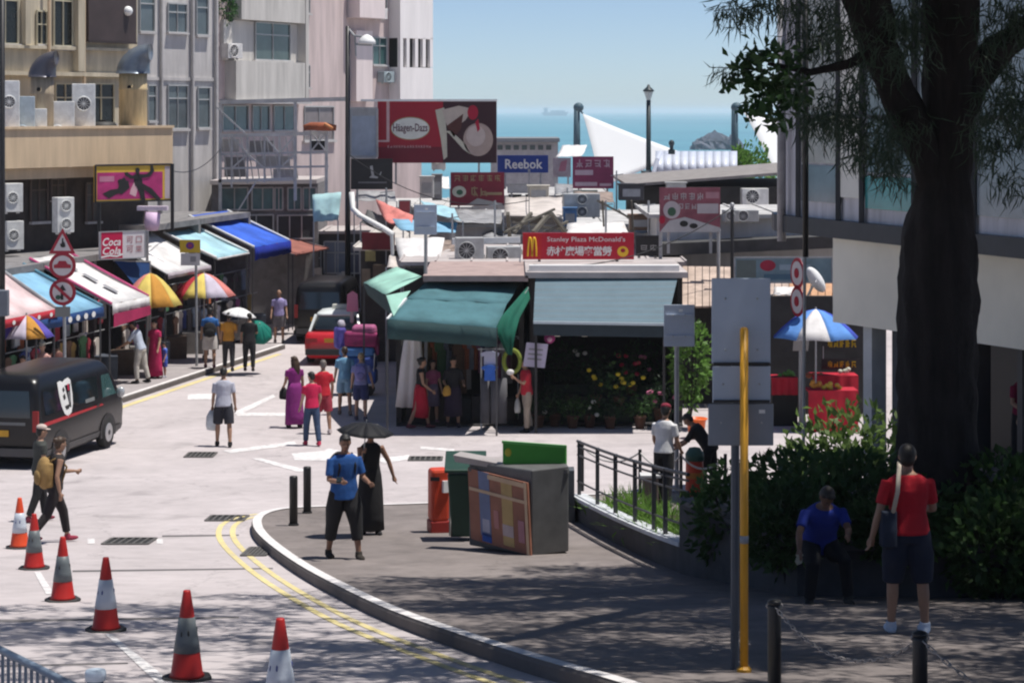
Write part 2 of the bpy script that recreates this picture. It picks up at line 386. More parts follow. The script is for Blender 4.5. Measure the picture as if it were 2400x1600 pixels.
# ================================================================== BUILDINGS
m_win = glass_mat('window_glass', (0.045, 0.07, 0.075)); m_dark = M('dark_interior', (0.012, 0.011, 0.011), 0.9, 0.3)
m_wframe = M('window_frame_metal', (0.45, 0.46, 0.46), 0.5); m_sill = M('concrete_sill', (0.50, 0.48, 0.47), 0.85, 0.15)
def wall_prism(plan, z0, z1):
    return MB().slab([(x, y, z0) for x, y in plan], (0, 0, z1 - z0))
class Face:
    """vertical facade through two plan points; photo columns and rows map onto it"""
    def __init__(s, P, Q): s.P, s.Q = Vector((P[0], P[1])), Vector((Q[0], Q[1])); d = (s.Q - s.P).normalized(); s.d = d; s.n = Vector((d.y, -d.x))
    def at(s, u, v, out=0.0):
        k = (u - UC) / FPX                              # x = k*y on the line P + t*d
        t = (k * s.P.y - s.P.x) / (s.d.x - k * s.d.y)
        p = s.P + s.d * t; z = VZ(v, p.y); p = p + s.n * out
        return Vector((p.x, p.y, z))
    def rect(s, u0, v0, u1, v1, d0, d1):                # upright box over photo rectangle: rows taken at the left side
        a, b = s.at(u0, v0), s.at(u1, v0); zt, zb_ = a.z, VZ(v1, a.y)
        n = Vector((s.n.x, s.n.y, 0)); lo = [Vector((a.x, a.y, zb_)), Vector((b.x, b.y, zb_)), Vector((b.x, b.y, zt)), Vector((a.x, a.y, zt))]
        return MB().slab([p + n * d0 for p in lo], n * (d1 - d0)), a, b, zb_, zt, n
    def window(s, u0, v0, u1, v1, parent, cols=2, trans_=0.3, pane=None, frame=None, sill=True, depth=0.10, name='window'):
        _, a, b, zb_, zt, n = s.rect(u0, v0, u1, v1, 0, 0.1)
        wv = b - a; wv.z = 0; o = Vector((a.x, a.y, zb_)); fm = frame or m_wframe
        bd = Board(o + n * 0.012, wv, (0, 0, zt - zb_), 0.02)
        w = bd.base(name, pane or m_win, parent)
        mb = MB(); tt = 0.05
        for A, Bq in (((0,0),(1,0)), ((1,0),(1,1)), ((1,1),(0,1)), ((0,1),(0,0))): mb.bar(bd.at(*A, 0.03), bd.at(*Bq, 0.03), tt, tt)
        B(mb, 'frame', fm, w)
        for i in range(1, cols): B(MB().bar(bd.at(i/cols, 0.01, 0.02), bd.at(i/cols, 0.99, 0.02), 0.04), 'mullion', fm, w)
        if trans_: B(MB().bar(bd.at(0.01, 1-trans_, 0.022), bd.at(0.99, 1-trans_, 0.022), 0.04), 'transom', fm, w)
        if sill: B(MB().slab([bd.at(-0.06, -0.06, 0), bd.at(1.06, -0.06, 0), bd.at(1.06, 0.0, 0), bd.at(-0.06, 0.0, 0)], n * 0.12), 'sill', m_sill, w)
        return w
def building(name, label, m, plan, z0, z1, cat='building'):
    cx = sum(p[0] for p in plan) / len(plan); cy = sum(p[1] for p in plan) / len(plan)
    t = T(name, label, cat, (cx, cy, z0)); B(wall_prism(plan, z0, z1), 'wall', m, t); return t
def ac_unit(name, label, c, n, w=0.85, h=0.62, dep=0.32, fans=1, group='air conditioners on the walls and roofs', col=(0.62, 0.62, 0.60)):
    """outdoor unit; c is the bottom centre, n the way its fan faces"""
    n = Vector((n[0], n[1], 0)).normalized(); x = Vector((-n.y, n.x, 0)); c = Vector(c)
    t = T(name, label, 'air conditioner', c, group=group); m = M('ac_white_%.2f' % col[0], col, 0.55, 0.2, 5)
    k = [c + x * a * w / 2 + Vector((0, 0, b)) - n * dep / 2 for a, b in ((-1, 0.04), (1, 0.04), (1, h), (-1, h))]
    B(MB().slab(k, n * dep), 'casing', m, t, bevel=0.015)
    for i in range(fans):
        cz = h * (i + 0.5) / fans + 0.02; r = min(0.40 * h / fans, w * 0.30); o = c + n * (dep / 2 + 0.003) - x * (w * 0.12 if fans == 1 else 0) + Vector((0, 0, cz))
        pts = [o + (x * math.cos(a) + Vector((0, 0, 1)) * math.sin(a)) * r for a in [2*PI*j/20 for j in range(20)]]
        g = B(MB().slab(pts, n * 0.012), 'fan_grille', M('fan_dark', (0.05, 0.05, 0.055), 0.5), t)
        mb = MB()
        for j in range(6): a = PI * j / 6; q = (x * math.cos(a) + Vector((0, 0, 1)) * math.sin(a)) * r; mb.bar(o + q + n * 0.02, o - q + n * 0.02, 0.014)
        mb.tube([o + (x * math.cos(a) + Vector((0, 0, 1)) * math.sin(a)) * r + n * 0.015 for a in [2*PI*j/20 for j in range(21)]], 0.018, 6)
        B(mb, 'guard', m, g)
    for sgn in (-1, 1): B(MB().box(c + x * sgn * w * 0.35 + Vector((0, 0, 0.015)), (0.08, 0.08, 0.05)), 'foot', m, t)
    return t

# ---- yellowish building on the left: shops below, terrace with parapet, facade above
m_beige = M('cream_render', (0.53, 0.465, 0.35), 0.85, 0.25, 1.2, bump=0.1, streak=True); m_parap = M('parapet_tan', (0.60, 0.455, 0.30), 0.8, 0.16, 1.1, streak=True)
FB = Face((-14.2, 60), (-10.05, 66.2))
fn = Vector((FB.n.x, FB.n.y, 0))
t = T('corner_building', 'cream building with tan parapet terrace above dark ground floor shops', 'building', (-15, 63, 0))
A_, B_ = FB.at(-60, 300), FB.at(405, 300)
def off2(p, k): return (p.x - fn.x * k, p.y - fn.y * k)
# dark lower wall set back beneath the terrace
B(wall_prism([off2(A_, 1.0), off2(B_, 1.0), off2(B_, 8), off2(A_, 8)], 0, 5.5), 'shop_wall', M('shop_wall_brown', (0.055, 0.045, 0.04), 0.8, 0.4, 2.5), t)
mb, a_, b_, zb_, zt_, n_2 = FB.rect(-60, 304, 405, 398, 0, -0.22); B(mb, 'parapet', m_parap, t)
B(MB().slab([Vector((*off2(A_, -0.06), zt_)), Vector((*off2(B_, -0.06), zt_)), Vector((*off2(B_, 0.30), zt_)), Vector((*off2(A_, 0.30), zt_))], (0, 0, 0.07)), 'coping', m_parap, t)
B(MB().slab([Vector((*off2(A_, 0.22), 5.55)), Vector((*off2(B_, 0.22), 5.55)), Vector((*off2(B_, 8), 5.55)), Vector((*off2(A_, 8), 5.55))], (0, 0, 0.3)), 'terrace_slab', m_parap, t)
FB2 = Face((FB.P.x - fn.x*3.2, FB.P.y - fn.y*3.2), (FB.Q.x - fn.x*3.2, FB.Q.y - fn.y*3.2))
a2, b2 = FB2.at(-90, 300), FB2.at(322, 300)
B(wall_prism([(a2.x, a2.y), (b2.x, b2.y), (b2.x - fn.x*5, b2.y - fn.y*5), (a2.x - fn.x*5, a2.y - fn.y*5)], 5.85, 17), 'upper_wall', m_beige, t)
for k, (u0, v0, u1, v1) in enumerate(((-20, -70, 40, 102), (84, 26, 108, 104), (124, -70, 168, 108))):
    FB2.window(u0, v0, u1, v1, t, 2, 0.4, M('window_black', (0.012, 0.016, 0.016), 0.25), M('cream_frame', (0.55, 0.5, 0.36)))
mb, *_r = FB2.rect(48, 0, 60, 104, 0, 0.22); B(mb, 'pilaster', m_beige, t)
mb, *_r = FB2.rect(170, -60, 186, 168, 0, 0.25); B(mb, 'pilaster', m_beige, t)
mb, *_r = FB2.rect(-20, 104, 320, 112, 0, 0.18); B(mb, 'string_course', m_beige, t)
mb, *_r = FB2.rect(-20, 166, 320, 176, 0, 0.25); B(mb, 'string_course', m_beige, t)
for u0, u1 in ((128, 175), (205, 265)): FB2.window(u0, 196, u1, 290, t, 2, 0.35, M('window_black', (0.012, 0.016, 0.016), 0.25), M('cream_frame', (0.55, 0.5, 0.36)))
for (u, w_) in ((104, .12), (186, .12)): 
    p = FB2.at(u, 0, 0.2); B(MB().tube([(p.x, p.y, 5.9), (p.x, p.y, 16)], 0.05, 8), 'drainpipe', m_parap, t)
for (u0, v0, u1, v1) in ((70, 415, 110, 520), (118, 420, 150, 470), (200, 430, 232, 520)):
    FB2x = Face((FB.P.x - fn.x*0.98, FB.P.y - fn.y*0.98), (FB.Q.x - fn.x*0.98, FB.Q.y - fn.y*0.98)); FB2x.window(u0, v0, u1, v1, t, 2, 0.3, M('window_brown', (0.05, 0.045, 0.04), 0.3), M('frame_brown', (0.12, 0.09, 0.08)))
# brown board with the round lamp
t = T('hanging_board', 'large dark brown board on the cream building with a round white lamp', 'board', FB2.at(250, 98))
mb, a_, b_, zb_, zt_, n_2 = FB2.rect(191, -60, 303, 98, 0.02, 0.30); B(mb, 'panel', M('board_brown', (0.060, 0.043, 0.042), 0.6, 0.25, 1.5), t)
p = FB2.at(281, 27, 0.34); B(MB().ell(p, (0.15, 0.12, 0.15), 16, 10), 'lamp', M('lamp_opal', (0.85, 0.85, 0.83), 0.35, 0.03), t, True)
B(MB().bar(Vector((a_.x, a_.y, zb_)) + n_2*0.3, Vector((b_.x, b_.y, zb_)) + n_2*0.3, 0.06), 'frame', M('board_frame', (0.04, 0.03, 0.03)), t)
# ventilation cowls on the terrace
def cowl(u, vbase, vtop, w_px, lab, hood, turn, cyl_col):
    Y = FB.at(u, vbase, -1.7).y; o = W(u, vbase, Y); s = Y / FPX; H_ = (vbase - vtop) * s; r = w_px * s / 2; z0 = 5.86
    t = T('vent_cowl', lab, 'vent', (o.x, o.y, z0), group='ventilation cowls on the terrace'); mc = M('cowl_' + lab[:4], cyl_col, 0.5, 0.3, 3, streak=True); mh = M('cowl_hood_' + lab[:4], hood, 0.35, 0.2, 3, metal=0.3)
    zc = o.z + H_ * 0.56
    B(MB().lathe([(r, z0 + 0.3), (r * 1.04, z0 + 0.34), (r, z0 + 0.38), (r, zc - 0.5), (r*1.05, zc - 0.46), (r, zc - 0.42), (r, zc)], (o.x, o.y, 0), 22), 'drum', mc, t, True)
    B(MB().box((o.x, o.y, z0 + 0.15), (r*1.3, r*1.3, 0.3)), 'base', mc, t)
    # hood: a quarter-round elbow that turns sideways
    mbh = MB(); rr = r * 1.22; hh = H_ * 0.44; seg = 9
    rings = []
    for i in range(seg + 1):
        a = PI / 2 * i / seg; cx = o.x + turn * (r * 1.25) * (1 - math.cos(a)) ; cz = zc + hh * 0.72 * math.sin(a)
        rad = rr * (1.0 - 0.10 * i / seg); dx, dz = math.cos(a), math.sin(a)
        rings.append([(cx + turn * -1 * math.cos(k) * rad * dx + 0 , o.y + math.sin(k) * rad, cz + math.cos(k) * rad * dz * 0.55) for k in [2*PI*j/18 for j in range(18)]])
    for rg in rings: mbh.v += rg
    for i in range(seg):
        for k in range(18): mbh.f.append((i*18+k, i*18+(k+1) % 18, (i+1)*18+(k+1) % 18, (i+1)*18+k))
    mbh.f.append(tuple(range(18))); mbh.f.append(tuple(seg*18 + k for k in range(18))[::-1])
    B(mbh, 'hood', mh, t, True)
    B(MB().tube([(o.x - r*0.1, o.y - r - 0.005, o.z + H_*0.36), (o.x - r*0.1, o.y - r + 0.02, o.z + H_*0.36)], 0.06, 12), 'port', m_dark, t)
    for sx in (-1, 1): B(MB().bar((o.x + sx*r*0.8, o.y, z0), (o.x + sx*r*0.8, o.y - 0.05, z0 + 0.4), 0.05), 'leg', mc, t)
cowl(99, 262, 118, 54, 'fawn drum shaped vent cowl with dark grey bent hood at the left', (0.08, 0.08, 0.10), 1, (0.36, 0.29, 0.20))
cowl(312, 262, 103, 66, 'tan barrel vent cowl with slate blue quarter round hood', (0.14, 0.17, 0.21), 1, (0.52, 0.40, 0.22))
for i, (u, vb, w_, h_, fans, lab) in enumerate(((22, 304, 0.55, 1.35, 2, 'tall white twin fan air conditioner at the left end of the terrace'), (58, 302, 0.55, 0.9, 1, 'blue grey unit behind the fawn vent cowl'),
        (92, 301, 0.42, 0.55, 1, 'small white cabinet under the fawn vent cowl'), (143, 300, 0.75, 0.75, 1, 'low white air conditioner in front of the twin fan unit'), (196, 299, 0.66, 1.25, 2, 'pale twin fan air conditioner in the middle of the terrace'))):
    Yl = FB.at(u, vb, -1.0).y; p = W(u, vb, Yl); ac_unit('air_conditioner', lab, (p.x, Yl, 5.86), (0.2, -1), w_, h_ + (p.z - 5.86), 0.34, fans, 'air conditioners on the cream terrace', (0.42, 0.50, 0.56) if i == 1 else (0.72, 0.73, 0.72))
t = T('water_tank', 'squat black tank on the terrace between air conditioner and tan cowl', 'tank', (W(240, 290, 65.0).x, 65.0, 5.86))
p = W(240, 290, 65.0); B(MB().lathe([(0.42, 5.9), (0.44, 6.3), (0.44, 7.0), (0.36, 7.12), (0.0, 7.14)], (p.x, p.y, 0), 20), 'drum', M('tank_black', (0.03, 0.03, 0.028), 0.6), t, True)
B(MB().lathe([(0.12, 7.12), (0.12, 7.18), (0, 7.19)], (p.x, p.y, 0), 14), 'cap', m_dark, t)
for (u, v, lab) in ((8, 500, 'white air conditioner above the pink awning, upper one of two'), (10, 588, 'white air conditioner above the pink awning, lower one of two'), (128, 548, 'tall white wall unit above the warning triangle')):
    p = W(u + 20, v, 60.5); ac_unit('air_conditioner', lab, (p.x, p.y, p.z), (0.6, -0.8), 0.5, 0.82 if v != 548 else 1.0, 0.35, 1 if v != 548 else 2, 'air conditioners under the tan parapet')

# ---- grey rendered block behind it
m_grey = M('grey_render', (0.54, 0.515, 0.50), 0.9, 0.24, 0.9, bump=0.08, streak=True)
FG = Face((-13.6, 74), (-10.25, 78.5))
a, b = FG.at(290, 100), FG.at(512, 100); n3 = Vector((FG.n.x, FG.n.y, 0))
t = building('apartment_block', 'grey rendered apartment block with small windows beside the cream building', m_grey, [(a.x, a.y), (b.x, b.y), (b.x - n3.x*9, b.y - n3.y*9), (a.x - n3.x*9, a.y - n3.y*9)], 0, 19)
m_wgrey = glass_mat('window_grey', (0.10, 0.125, 0.135), 0.15)
for (u0, v0, u1, v1, c) in ((326, -20, 360, 74, 1), (392, 8, 436, 76, 2), (459, -10, 486, 82, 1), (345, 200, 364, 284, 1), (392, 200, 438, 302, 2), (462, 205, 490, 300, 1)):
    FG.window(u0, v0, u1, v1, t, c, 0.3, m_wgrey)
for (u0, v0, u1, v1) in ((320, 180, 500, 188),): mb, *_r = FG.rect(u0, v0, u1, v1, 0, 0.05); B(mb, 'ledge', m_grey, t)
for u in (375, 448, 503): p = FG.at(u, 100, 0.09); B(MB().tube([(p.x, p.y, 1), (p.x, p.y, 18)], 0.055, 8), 'drainpipe', m_sill, t)
# ---- grey concrete block with the balcony band and the pink stair wall
m_conc = M('concrete_grey', (0.56, 0.535, 0.50), 0.9, 0.22, 0.8, bump=0.08, streak=True); m_pink = M('pink_render', (0.58, 0.475, 0.455), 0.9, 0.2, 0.8, bump=0.08, streak=True)
FC = Face((-11.0, 83.0), (-6.9, 91.6)); n3 = Vector((FC.n.x, FC.n.y, 0))
a, c_, b = FC.at(508, 100), FC.at(696, 100), FC.at(812, 100)
t = building('apartment_block', 'grey and pink concrete block with a jutting balcony band', m_pink, [(a.x, a.y), (b.x, b.y), (b.x - n3.x*8, b.y - n3.y*8), (a.x - n3.x*8, a.y - n3.y*8)], 0, 19)
for v0, v1, dd in ((-90, 46, 0.5), (142, 238, 0.5)): mb, *_r = FC.rect(540 if v0 < 0 else 527, v0, 692, v1, 0, dd); B(mb, 'balcony_front', m_conc, t)
mb, *_r = FC.rect(516, 46, 690, 142, 0, 0.16); B(mb, 'bay_wall', m_conc, t)
mb, *_r = FC.rect(516, 234, 700, 243, 0, 0.62); B(mb, 'ledge', m_sill, t)
mb, *_r = FC.rect(690, -80, 697, 240, 0, 0.53); B(mb, 'fin', m_conc, t)
FC2 = Face((FC.P.x + n3.x*0.17, FC.P.y + n3.y*0.17), (FC.Q.x + n3.x*0.17, FC.Q.y + n3.y*0.17))
FC2.window(597, 52, 678, 140, t, 2, 0.32, glass_mat('window_green', (0.07, 0.10, 0.095), 0.12))
for v0, v1 in ((-40, 30), (152, 206)): FC.window(691, v0, 724, v1, t, 1, 0.32, M('window_black', (0.012, 0.016, 0.016), 0.25))
for (u0, u1) in ((520, 580), (590, 630), (640, 690)): FC.window(u0, 248, u1, 306, t, 2, 0.0, m_wgrey)
FC.window(712, 250, 780, 330, t, 2, 0.0, M('window_dusty', (0.22, 0.19, 0.19), 0.4))
# ---- pink tower with the white end wall
FD = Face((-7.0, 91.8), (-3.5, 96.8)); n3 = Vector((FD.n.x, FD.n.y, 0))
a, c_, e_, b = FD.at(806, 100), FD.at(868, 100), FD.at(915, 100), FD.at(988, 100)
m_pw = M('white_render', (0.86, 0.82, 0.80), 0.85, 0.08, 0.8, streak=True); m_pp = M('pink_pale', (0.78, 0.68, 0.66), 0.85, 0.10, 0.8, streak=True)  # the paler pink puts sunlight into the tower's projecting pieces
t = building('apartment_tower', 'pink tower block with a bright white end bay against the sea', m_pink, [(a.x, a.y), (b.x, b.y), (b.x - n3.x*6, b.y - n3.y*6), (a.x - n3.x*6, a.y - n3.y*6)], 0, 19)
for u0, v0, u1, v1, dd, mm, nm in ((912, -90, 989, 90, 0.6, m_pw, 'bay_wall'), (912, 158, 989, 240, 0.6, m_pw, 'bay_wall'), (808, -90, 868, 42, 0.8, m_pp, 'balcony_front'), (820, 72, 858, 238, 0.35, m_pp, 'pier'),
                                   (912, 90, 989, 158, 0.45, M('window_black', (0.012, 0.016, 0.016), 0.25), 'window_band')):
    mb, *_r = FD.rect(u0, v0, u1, v1, 0, dd); B(mb, nm, mm, t)
for u in (912, 927, 947, 965, 982): mb, *_r = FD.rect(u, 90, u + 7, 158, 0.45, 0.6); B(mb, 'mullion', m_pw, t)
FD.window(872, 88, 905, 152, t, 2, 0.3, glass_mat('window_teal', (0.05, 0.11, 0.11), 0.12)); FD.window(874, -60, 905, 20, t, 2, 0.3, M('window_black', (0.012, 0.016, 0.016), 0.25))
for (u, v, lab) in ((896, 196, 'dark air conditioner on the pink tower below the teal window'), (880, 48, 'white air conditioner on the pink tower above the lamp')):
    p = FD.at(u, v, 0.2); ac_unit('air_conditioner', lab, p, (n3.x, n3.y), 0.7, 0.5, 0.36, 1, 'air conditioners on the pink tower', (0.35, 0.42, 0.44) if v > 100 else (0.7, 0.68, 0.66))
p = FC.at(528, 140, 0.3); ac_unit('air_conditioner', 'white air conditioner hung at the corner of the grey concrete block', p, (n3.x, n3.y), 0.8, 0.6, 0.35, 1, 'air conditioners on the grey block', (0.7, 0.7, 0.7))

# ---- curved glazed building on the right
m_gw = M('facade_grey_paint', (0.58, 0.57, 0.60), 0.7, 0.25, 1.5, streak=True); m_gdark = M('facade_dark_steel', (0.035, 0.038, 0.045), 0.45, 0.2)
m_glz = glass_mat('facade_glass', (0.16, 0.18, 0.20), 0.1); m_blank = M('fascia_offwhite', (0.88, 0.83, 0.70), 0.8, 0.08, 0.8)
plan = [(9.5, 43.6), (5.6, 42.2), (4.98, 41.2), (4.93, 40.4), (5.08, 39.7), (5.4, 38.8), (6.08, 37.0), (6.88, 34.8), (7.76, 32.5), (9.2, 28.8), (20, 32), (20, 43)]
t = T('glazed_building', 'curved glazed building with blank off white fascia behind the big tree', 'building', (7.5, 39, 0.4))
zb0 = 5.55
B(wall_prism(plan, zb0 + 0.02, 9.9), 'core_wall', m_gw, t)
mbp = [(x + 0.0, y, 0) for x, y in plan]
def offplan(k):
    c = Vector((11, 38)); out = []
    for i, q in enumerate(plan):
        a, b = Vector(plan[i-1]), Vector(plan[(i+1) % len(plan)]); d = (b - a).normalized(); n = Vector((-d.y, d.x)); n = n if n.dot(Vector(q) - c) > 0 else -n
        out.append(Vector(q) + n * k)
    return out
B(MB().slab([(p.x, p.y, zb0 - 0.28) for p in offplan(0.16)], (0, 0, 0.30)), 'soffit_edge', m_gdark, t)
FR = Face((5.08, 39.7), (7.76, 32.5)); 
if FR.n.dot(Vector((-1, -1))) < 0: FR.n = -FR.n
def fr_panel(u0, u1, v0, v1, name, m, d0=0.02, d1=0.05):
    mb, *_q = FR.rect(u0, v0, u1, v1, d0, d1); return B(mb, name, m, t)
fr_panel(1884, 1972, -5, 380, 'glass_pane', glass_mat('glass_warm', (0.38, 0.36, 0.32), 0.2)); fr_panel(1884, 1972, 386, 470, 'glass_pane', m_glz)
fr_panel(1978, 2026, -5, 462, 'blind', M('blind_cream', (0.80, 0.78, 0.70), 0.8, 0.05), 0.04, 0.07)
fr_panel(2034, 2150, -5, 404, 'glass_pane', m_glz); fr_panel(2034, 2150, 412, 488, 'glass_pane', glass_mat('glass_teal', (0.04, 0.28, 0.28), 0.12))
fr_panel(2156, 2290, -5, 500, 'glass_pane', m_glz); fr_panel(2296, 2420, -5, 505, 'glass_pane', glass_mat('glass_blue', (0.26, 0.30, 0.33), 0.15)); fr_panel(2426, 2560, -5, 510, 'glass_pane', m_glz)
for u in (1880, 1974, 2029, 2152, 2292, 2423): p = FR.at(u, 300, 0.08); B(MB().box((p.x, p.y, 7.72), (0.08, 0.08, 4.3), rz=-0.35), 'mullion', m_gdark, t)
for z in (7.35,): a, b = FR.at(1884, 300, 0.07), FR.at(2560, 300, 0.07); B(MB().bar((a.x, a.y, z), (b.x, b.y, z), 0.07), 'transom', m_gdark, t)
# off white fascia and recessed ground floor
FW = Face((5.54, 38.4), (7.82, 33.9)); 
if FW.n.dot(Vector((-1, -1))) < 0: FW.n = -FW.n
a, b = FW.at(1952, 700), FW.at(2600, 700); nn = Vector((FW.n.x, FW.n.y, 0))
B(wall_prism([(a.x, a.y), (b.x, b.y), (b.x - nn.x*7, b.y - nn.y*5), (a.x - nn.x*2.5, a.y - nn.y*2.5)], 3.8, zb0 - 0.28), 'fascia', m_blank, t)
a, b = FW.at(2012, 700, -0.3), FW.at(2600, 700, -1.6)
for (u0, u1, dd, mm, nm) in ((2012, 2032, -0.1, M('pillar_pale', (0.55, 0.56, 0.56), 0.6), 'pillar'), (2034, 2120, -0.5, M('panel_slate', (0.13, 0.145, 0.165), 0.5, 0.1), 'wall_panel'), (2360, 2372, -0.2, m_gdark, 'post'), (2240, 2252, -0.3, m_gdark, 'post')):
    a, b = FW.at(u0, 700), FW.at(u1, 700); B(wall_prism([(a.x + nn.x*dd, a.y + nn.y*dd), (b.x + nn.x*dd, b.y + nn.y*dd), (b.x + nn.x*(dd-0.3), b.y + nn.y*(dd-0.3)), (a.x + nn.x*(dd-0.3), a.y + nn.y*(dd-0.3))], 0, 3.8), nm, mm, t)
a, b = FW.at(1890, 700), FW.at(2600, 700); B(wall_prism([(a.x - nn.x*2.5, a.y - nn.y*2.5), (b.x - nn.x*2.5, b.y - nn.y*2.5), (b.x - nn.x*2.9, b.y - nn.y*2.9), (a.x - nn.x*2.9, a.y - nn.y*2.9)], 0, 3.8), 'shopfront', M('shopfront_dark', (0.03, 0.03, 0.032), 0.35), t)
p = W(1860, 250, 50.2); B(MB().tube([(4.86, 40.0, 5.1), (4.86, 40.0, 9.8)], 0.08, 10), 'drainpipe', M('pipe_grey', (0.40, 0.39, 0.41), 0.7, 0.3, 2), t, True)

# ================================================================== TREES, HEDGE, PLANTERS
def leaf_mat(name, col, trans=0.35, var=0.45):
    return M(name, col, 0.55, var, 1.6, trans=trans, spec=0.35)
def leaves_obj(name, C, D, Lw, Ww, m, parent, rng, bend=0.25):
    """many small bent leaves: centres C, directions D (n x 3), length and width per leaf; joined into one crown"""
    n = len(C); rnd = rng.normal(size=(n, 3)); D = D / np.linalg.norm(D, axis=1, keepdims=True)
    X = np.cross(D, rnd); X /= np.linalg.norm(X, axis=1, keepdims=True); N = np.cross(X, D)
    L = Lw[:, None]; Wd = Ww[:, None]
    a = C; b = C + D * L * 0.5 + X * Wd * 0.5 + N * L * bend * 0.15; c = C + D * L - N * L * bend; d = C + D * L * 0.5 - X * Wd * 0.5 + N * L * bend * 0.15
    V = np.stack([a, b, c, d], 1).reshape(-1, 3) - np.array(OFF.get(parent.name, Vector((0,0,0))))
    me = bpy.data.meshes.new(name); me.vertices.add(4 * n); me.vertices.foreach_set('co', V.ravel())
    me.loops.add(4 * n); me.loops.foreach_set('vertex_index', np.arange(4 * n)); me.polygons.add(n)
    me.polygons.foreach_set('loop_start', np.arange(0, 4 * n, 4)); me.polygons.foreach_set('loop_total', np.full(n, 4)); me.update(calc_edges=True)
    me.materials.append(m); o = link(name, me, parent); return o
rng = np.random.default_rng(11)
m_bark = M('casuarina_bark', (0.022, 0.018, 0.017), 0.95, 0.45, 2.2, bump=0.9, bscale=16, streak=True)
m_needle = leaf_mat('needle_green', (0.045, 0.075, 0.045), 0.3); m_broad = leaf_mat('broad_leaf', (0.045, 0.105, 0.03), 0.35)
TY = 26.0
t = T('big_tree', 'huge dark trunked tree with drooping needle foliage behind the man in red', 'tree', W(2190, 1400, TY))
def tpath(pts, Y=TY): return [W(u, v, Y + dy) for u, v, dy in pts]
def rough_tube(pts, rad, seg=18, amp=0.06):
    mb = MB(); P = []; Rr = []
    for i in range(len(pts) - 1):
        for j in range(6): k = j / 6; P.append(pts[i].lerp(pts[i+1], k)); Rr.append(rad[i] + (rad[i+1] - rad[i]) * k)
    P.append(pts[-1]); Rr.append(rad[-1]); mb.tube(P, Rr, seg)
    for i, p in enumerate(mb.v):
        k = i // seg; c = P[min(k, len(P)-1)]; a = (i % seg)
        f_ = 1 + amp * math.sin(a * 1.9 + 0.3 * k) + amp * 0.7 * math.sin(a * 3.1 - 0.55 * k) + amp * 0.8 * math.sin(k * 1.3 + a)
        mb.v[i] = tuple(c + (Vector(p) - c) * f_)
    return mb
B(rough_tube(tpath([(2190, 1440, 0), (2190, 1330, 0), (2192, 1150, 0), (2198, 1000, 0), (2196, 850, 0), (2200, 700, 0), (2202, 560, 0), (2216, 420, 0), (2222, 300, 0), (2228, 150, 0), (2228, 0, 0), (2236, -150, 0.1), (2260, -420, 0.5)]),
             [0.66, 0.56, 0.49, 0.46, 0.445, 0.45, 0.43, 0.295, 0.275, 0.315, 0.33, 0.31, 0.2], 34, 0.05), 'trunk', m_bark, t, True)
limbs = [([(2200, 470, 0), (2165, 340, -0.1), (2105, 220, -0.2), (2060, 110, -0.25), (2030, 0, -0.3), (1990, -140, -0.6), (1880, -330, -1.2), (1700, -520, -2.2)], [0.20, 0.21, 0.21, 0.225, 0.29, 0.26, 0.18, 0.1]),
         ([(2240, 260, 0), (2290, 170, 0), (2350, 110, 0.1), (2420, 60, 0.2), (2560, -40, 0.4), (2760, -220, 0.6)], [0.24, 0.20, 0.18, 0.17, 0.14, 0.09]),
         ([(2236, -150, 0.1), (2150, -330, -1.5), (2020, -520, -3.5), (1800, -640, -6)], [0.24, 0.2, 0.15, 0.08]),
         ([(2250, -200, 0.2), (2330, -420, -2), (2420, -600, -5), (2500, -700, -8)], [0.22, 0.18, 0.13, 0.07]),
         ([(1990, -140, -0.6), (1850, -200, -0.2), (1650, -260, 0.6), (1400, -320, 1.6)], [0.16, 0.12, 0.09, 0.05]),
         ([(2060, 110, -0.25), (1990, 150, -0.4), (1900, 170, -0.5), (1800, 150, -0.6)], [0.08, 0.06, 0.04, 0.02])]
for p, r in limbs: B(rough_tube(tpath(p), r, 12), 'limb', m_bark, t, True)
twigs = MB()
def canopy(n, region, zr, dens):
    out = []
    while len(out) < n:
        x = rng.uniform(region[0], region[1]); y = rng.uniform(region[2], region[3])
        if rng.uniform() < dens(x, y): out.append((x, y, rng.uniform(*zr)))
    return np.array(out)
def sprays(centres, per, lmin, lmax, w, spread, droop=0.9):
    C = np.repeat(centres, per, 0) + rng.normal(size=(len(centres) * per, 3)) * spread
    D = rng.normal(size=C.shape) * 0.55; D[:, 2] -= droop
    return C, D, rng.uniform(lmin, lmax, len(C)), np.full(len(C), w)
def boughs(n, x0, x1, y0, y1, r0, r1, k):                     # leafy clumps with open gaps between them
    out = []
    for _ in range(n):
        c = np.array([rng.uniform(x0, x1), rng.uniform(y0, y1), rng.uniform(10.3, 12.2)]); r_ = rng.uniform(r0, r1)
        out.append(c + rng.normal(size=(k, 3)) * np.array([r_, r_ * 0.6, r_ * 0.35]))
    return np.concatenate(out)
cen = np.concatenate([boughs(430, 4.0, 13.5, 4, 28.8, 0.35, 0.65, 18), boughs(96, 0.6, 4.4, 6, 27.4, 0.30, 0.6, 16), boughs(130, -9, 1.0, 6, 26.5, 0.28, 0.55, 14), boughs(40, 4.4, 9, 25.5, 29.5, 0.35, 0.6, 18)])
cen = cen[((cen[:, 0] - 6.4) / 1.15) ** 2 + ((cen[:, 1] - 28.6) / 1.5) ** 2 > 1]
cen[:, 2] = np.maximum(cen[:, 2], 8.35 + 0.052 * cen[:, 1])
leaves_obj('crown', *sprays(cen, 15, 0.22, 0.55, 0.05, 0.16), m_needle, t, rng)['kind'] = 'stuff'
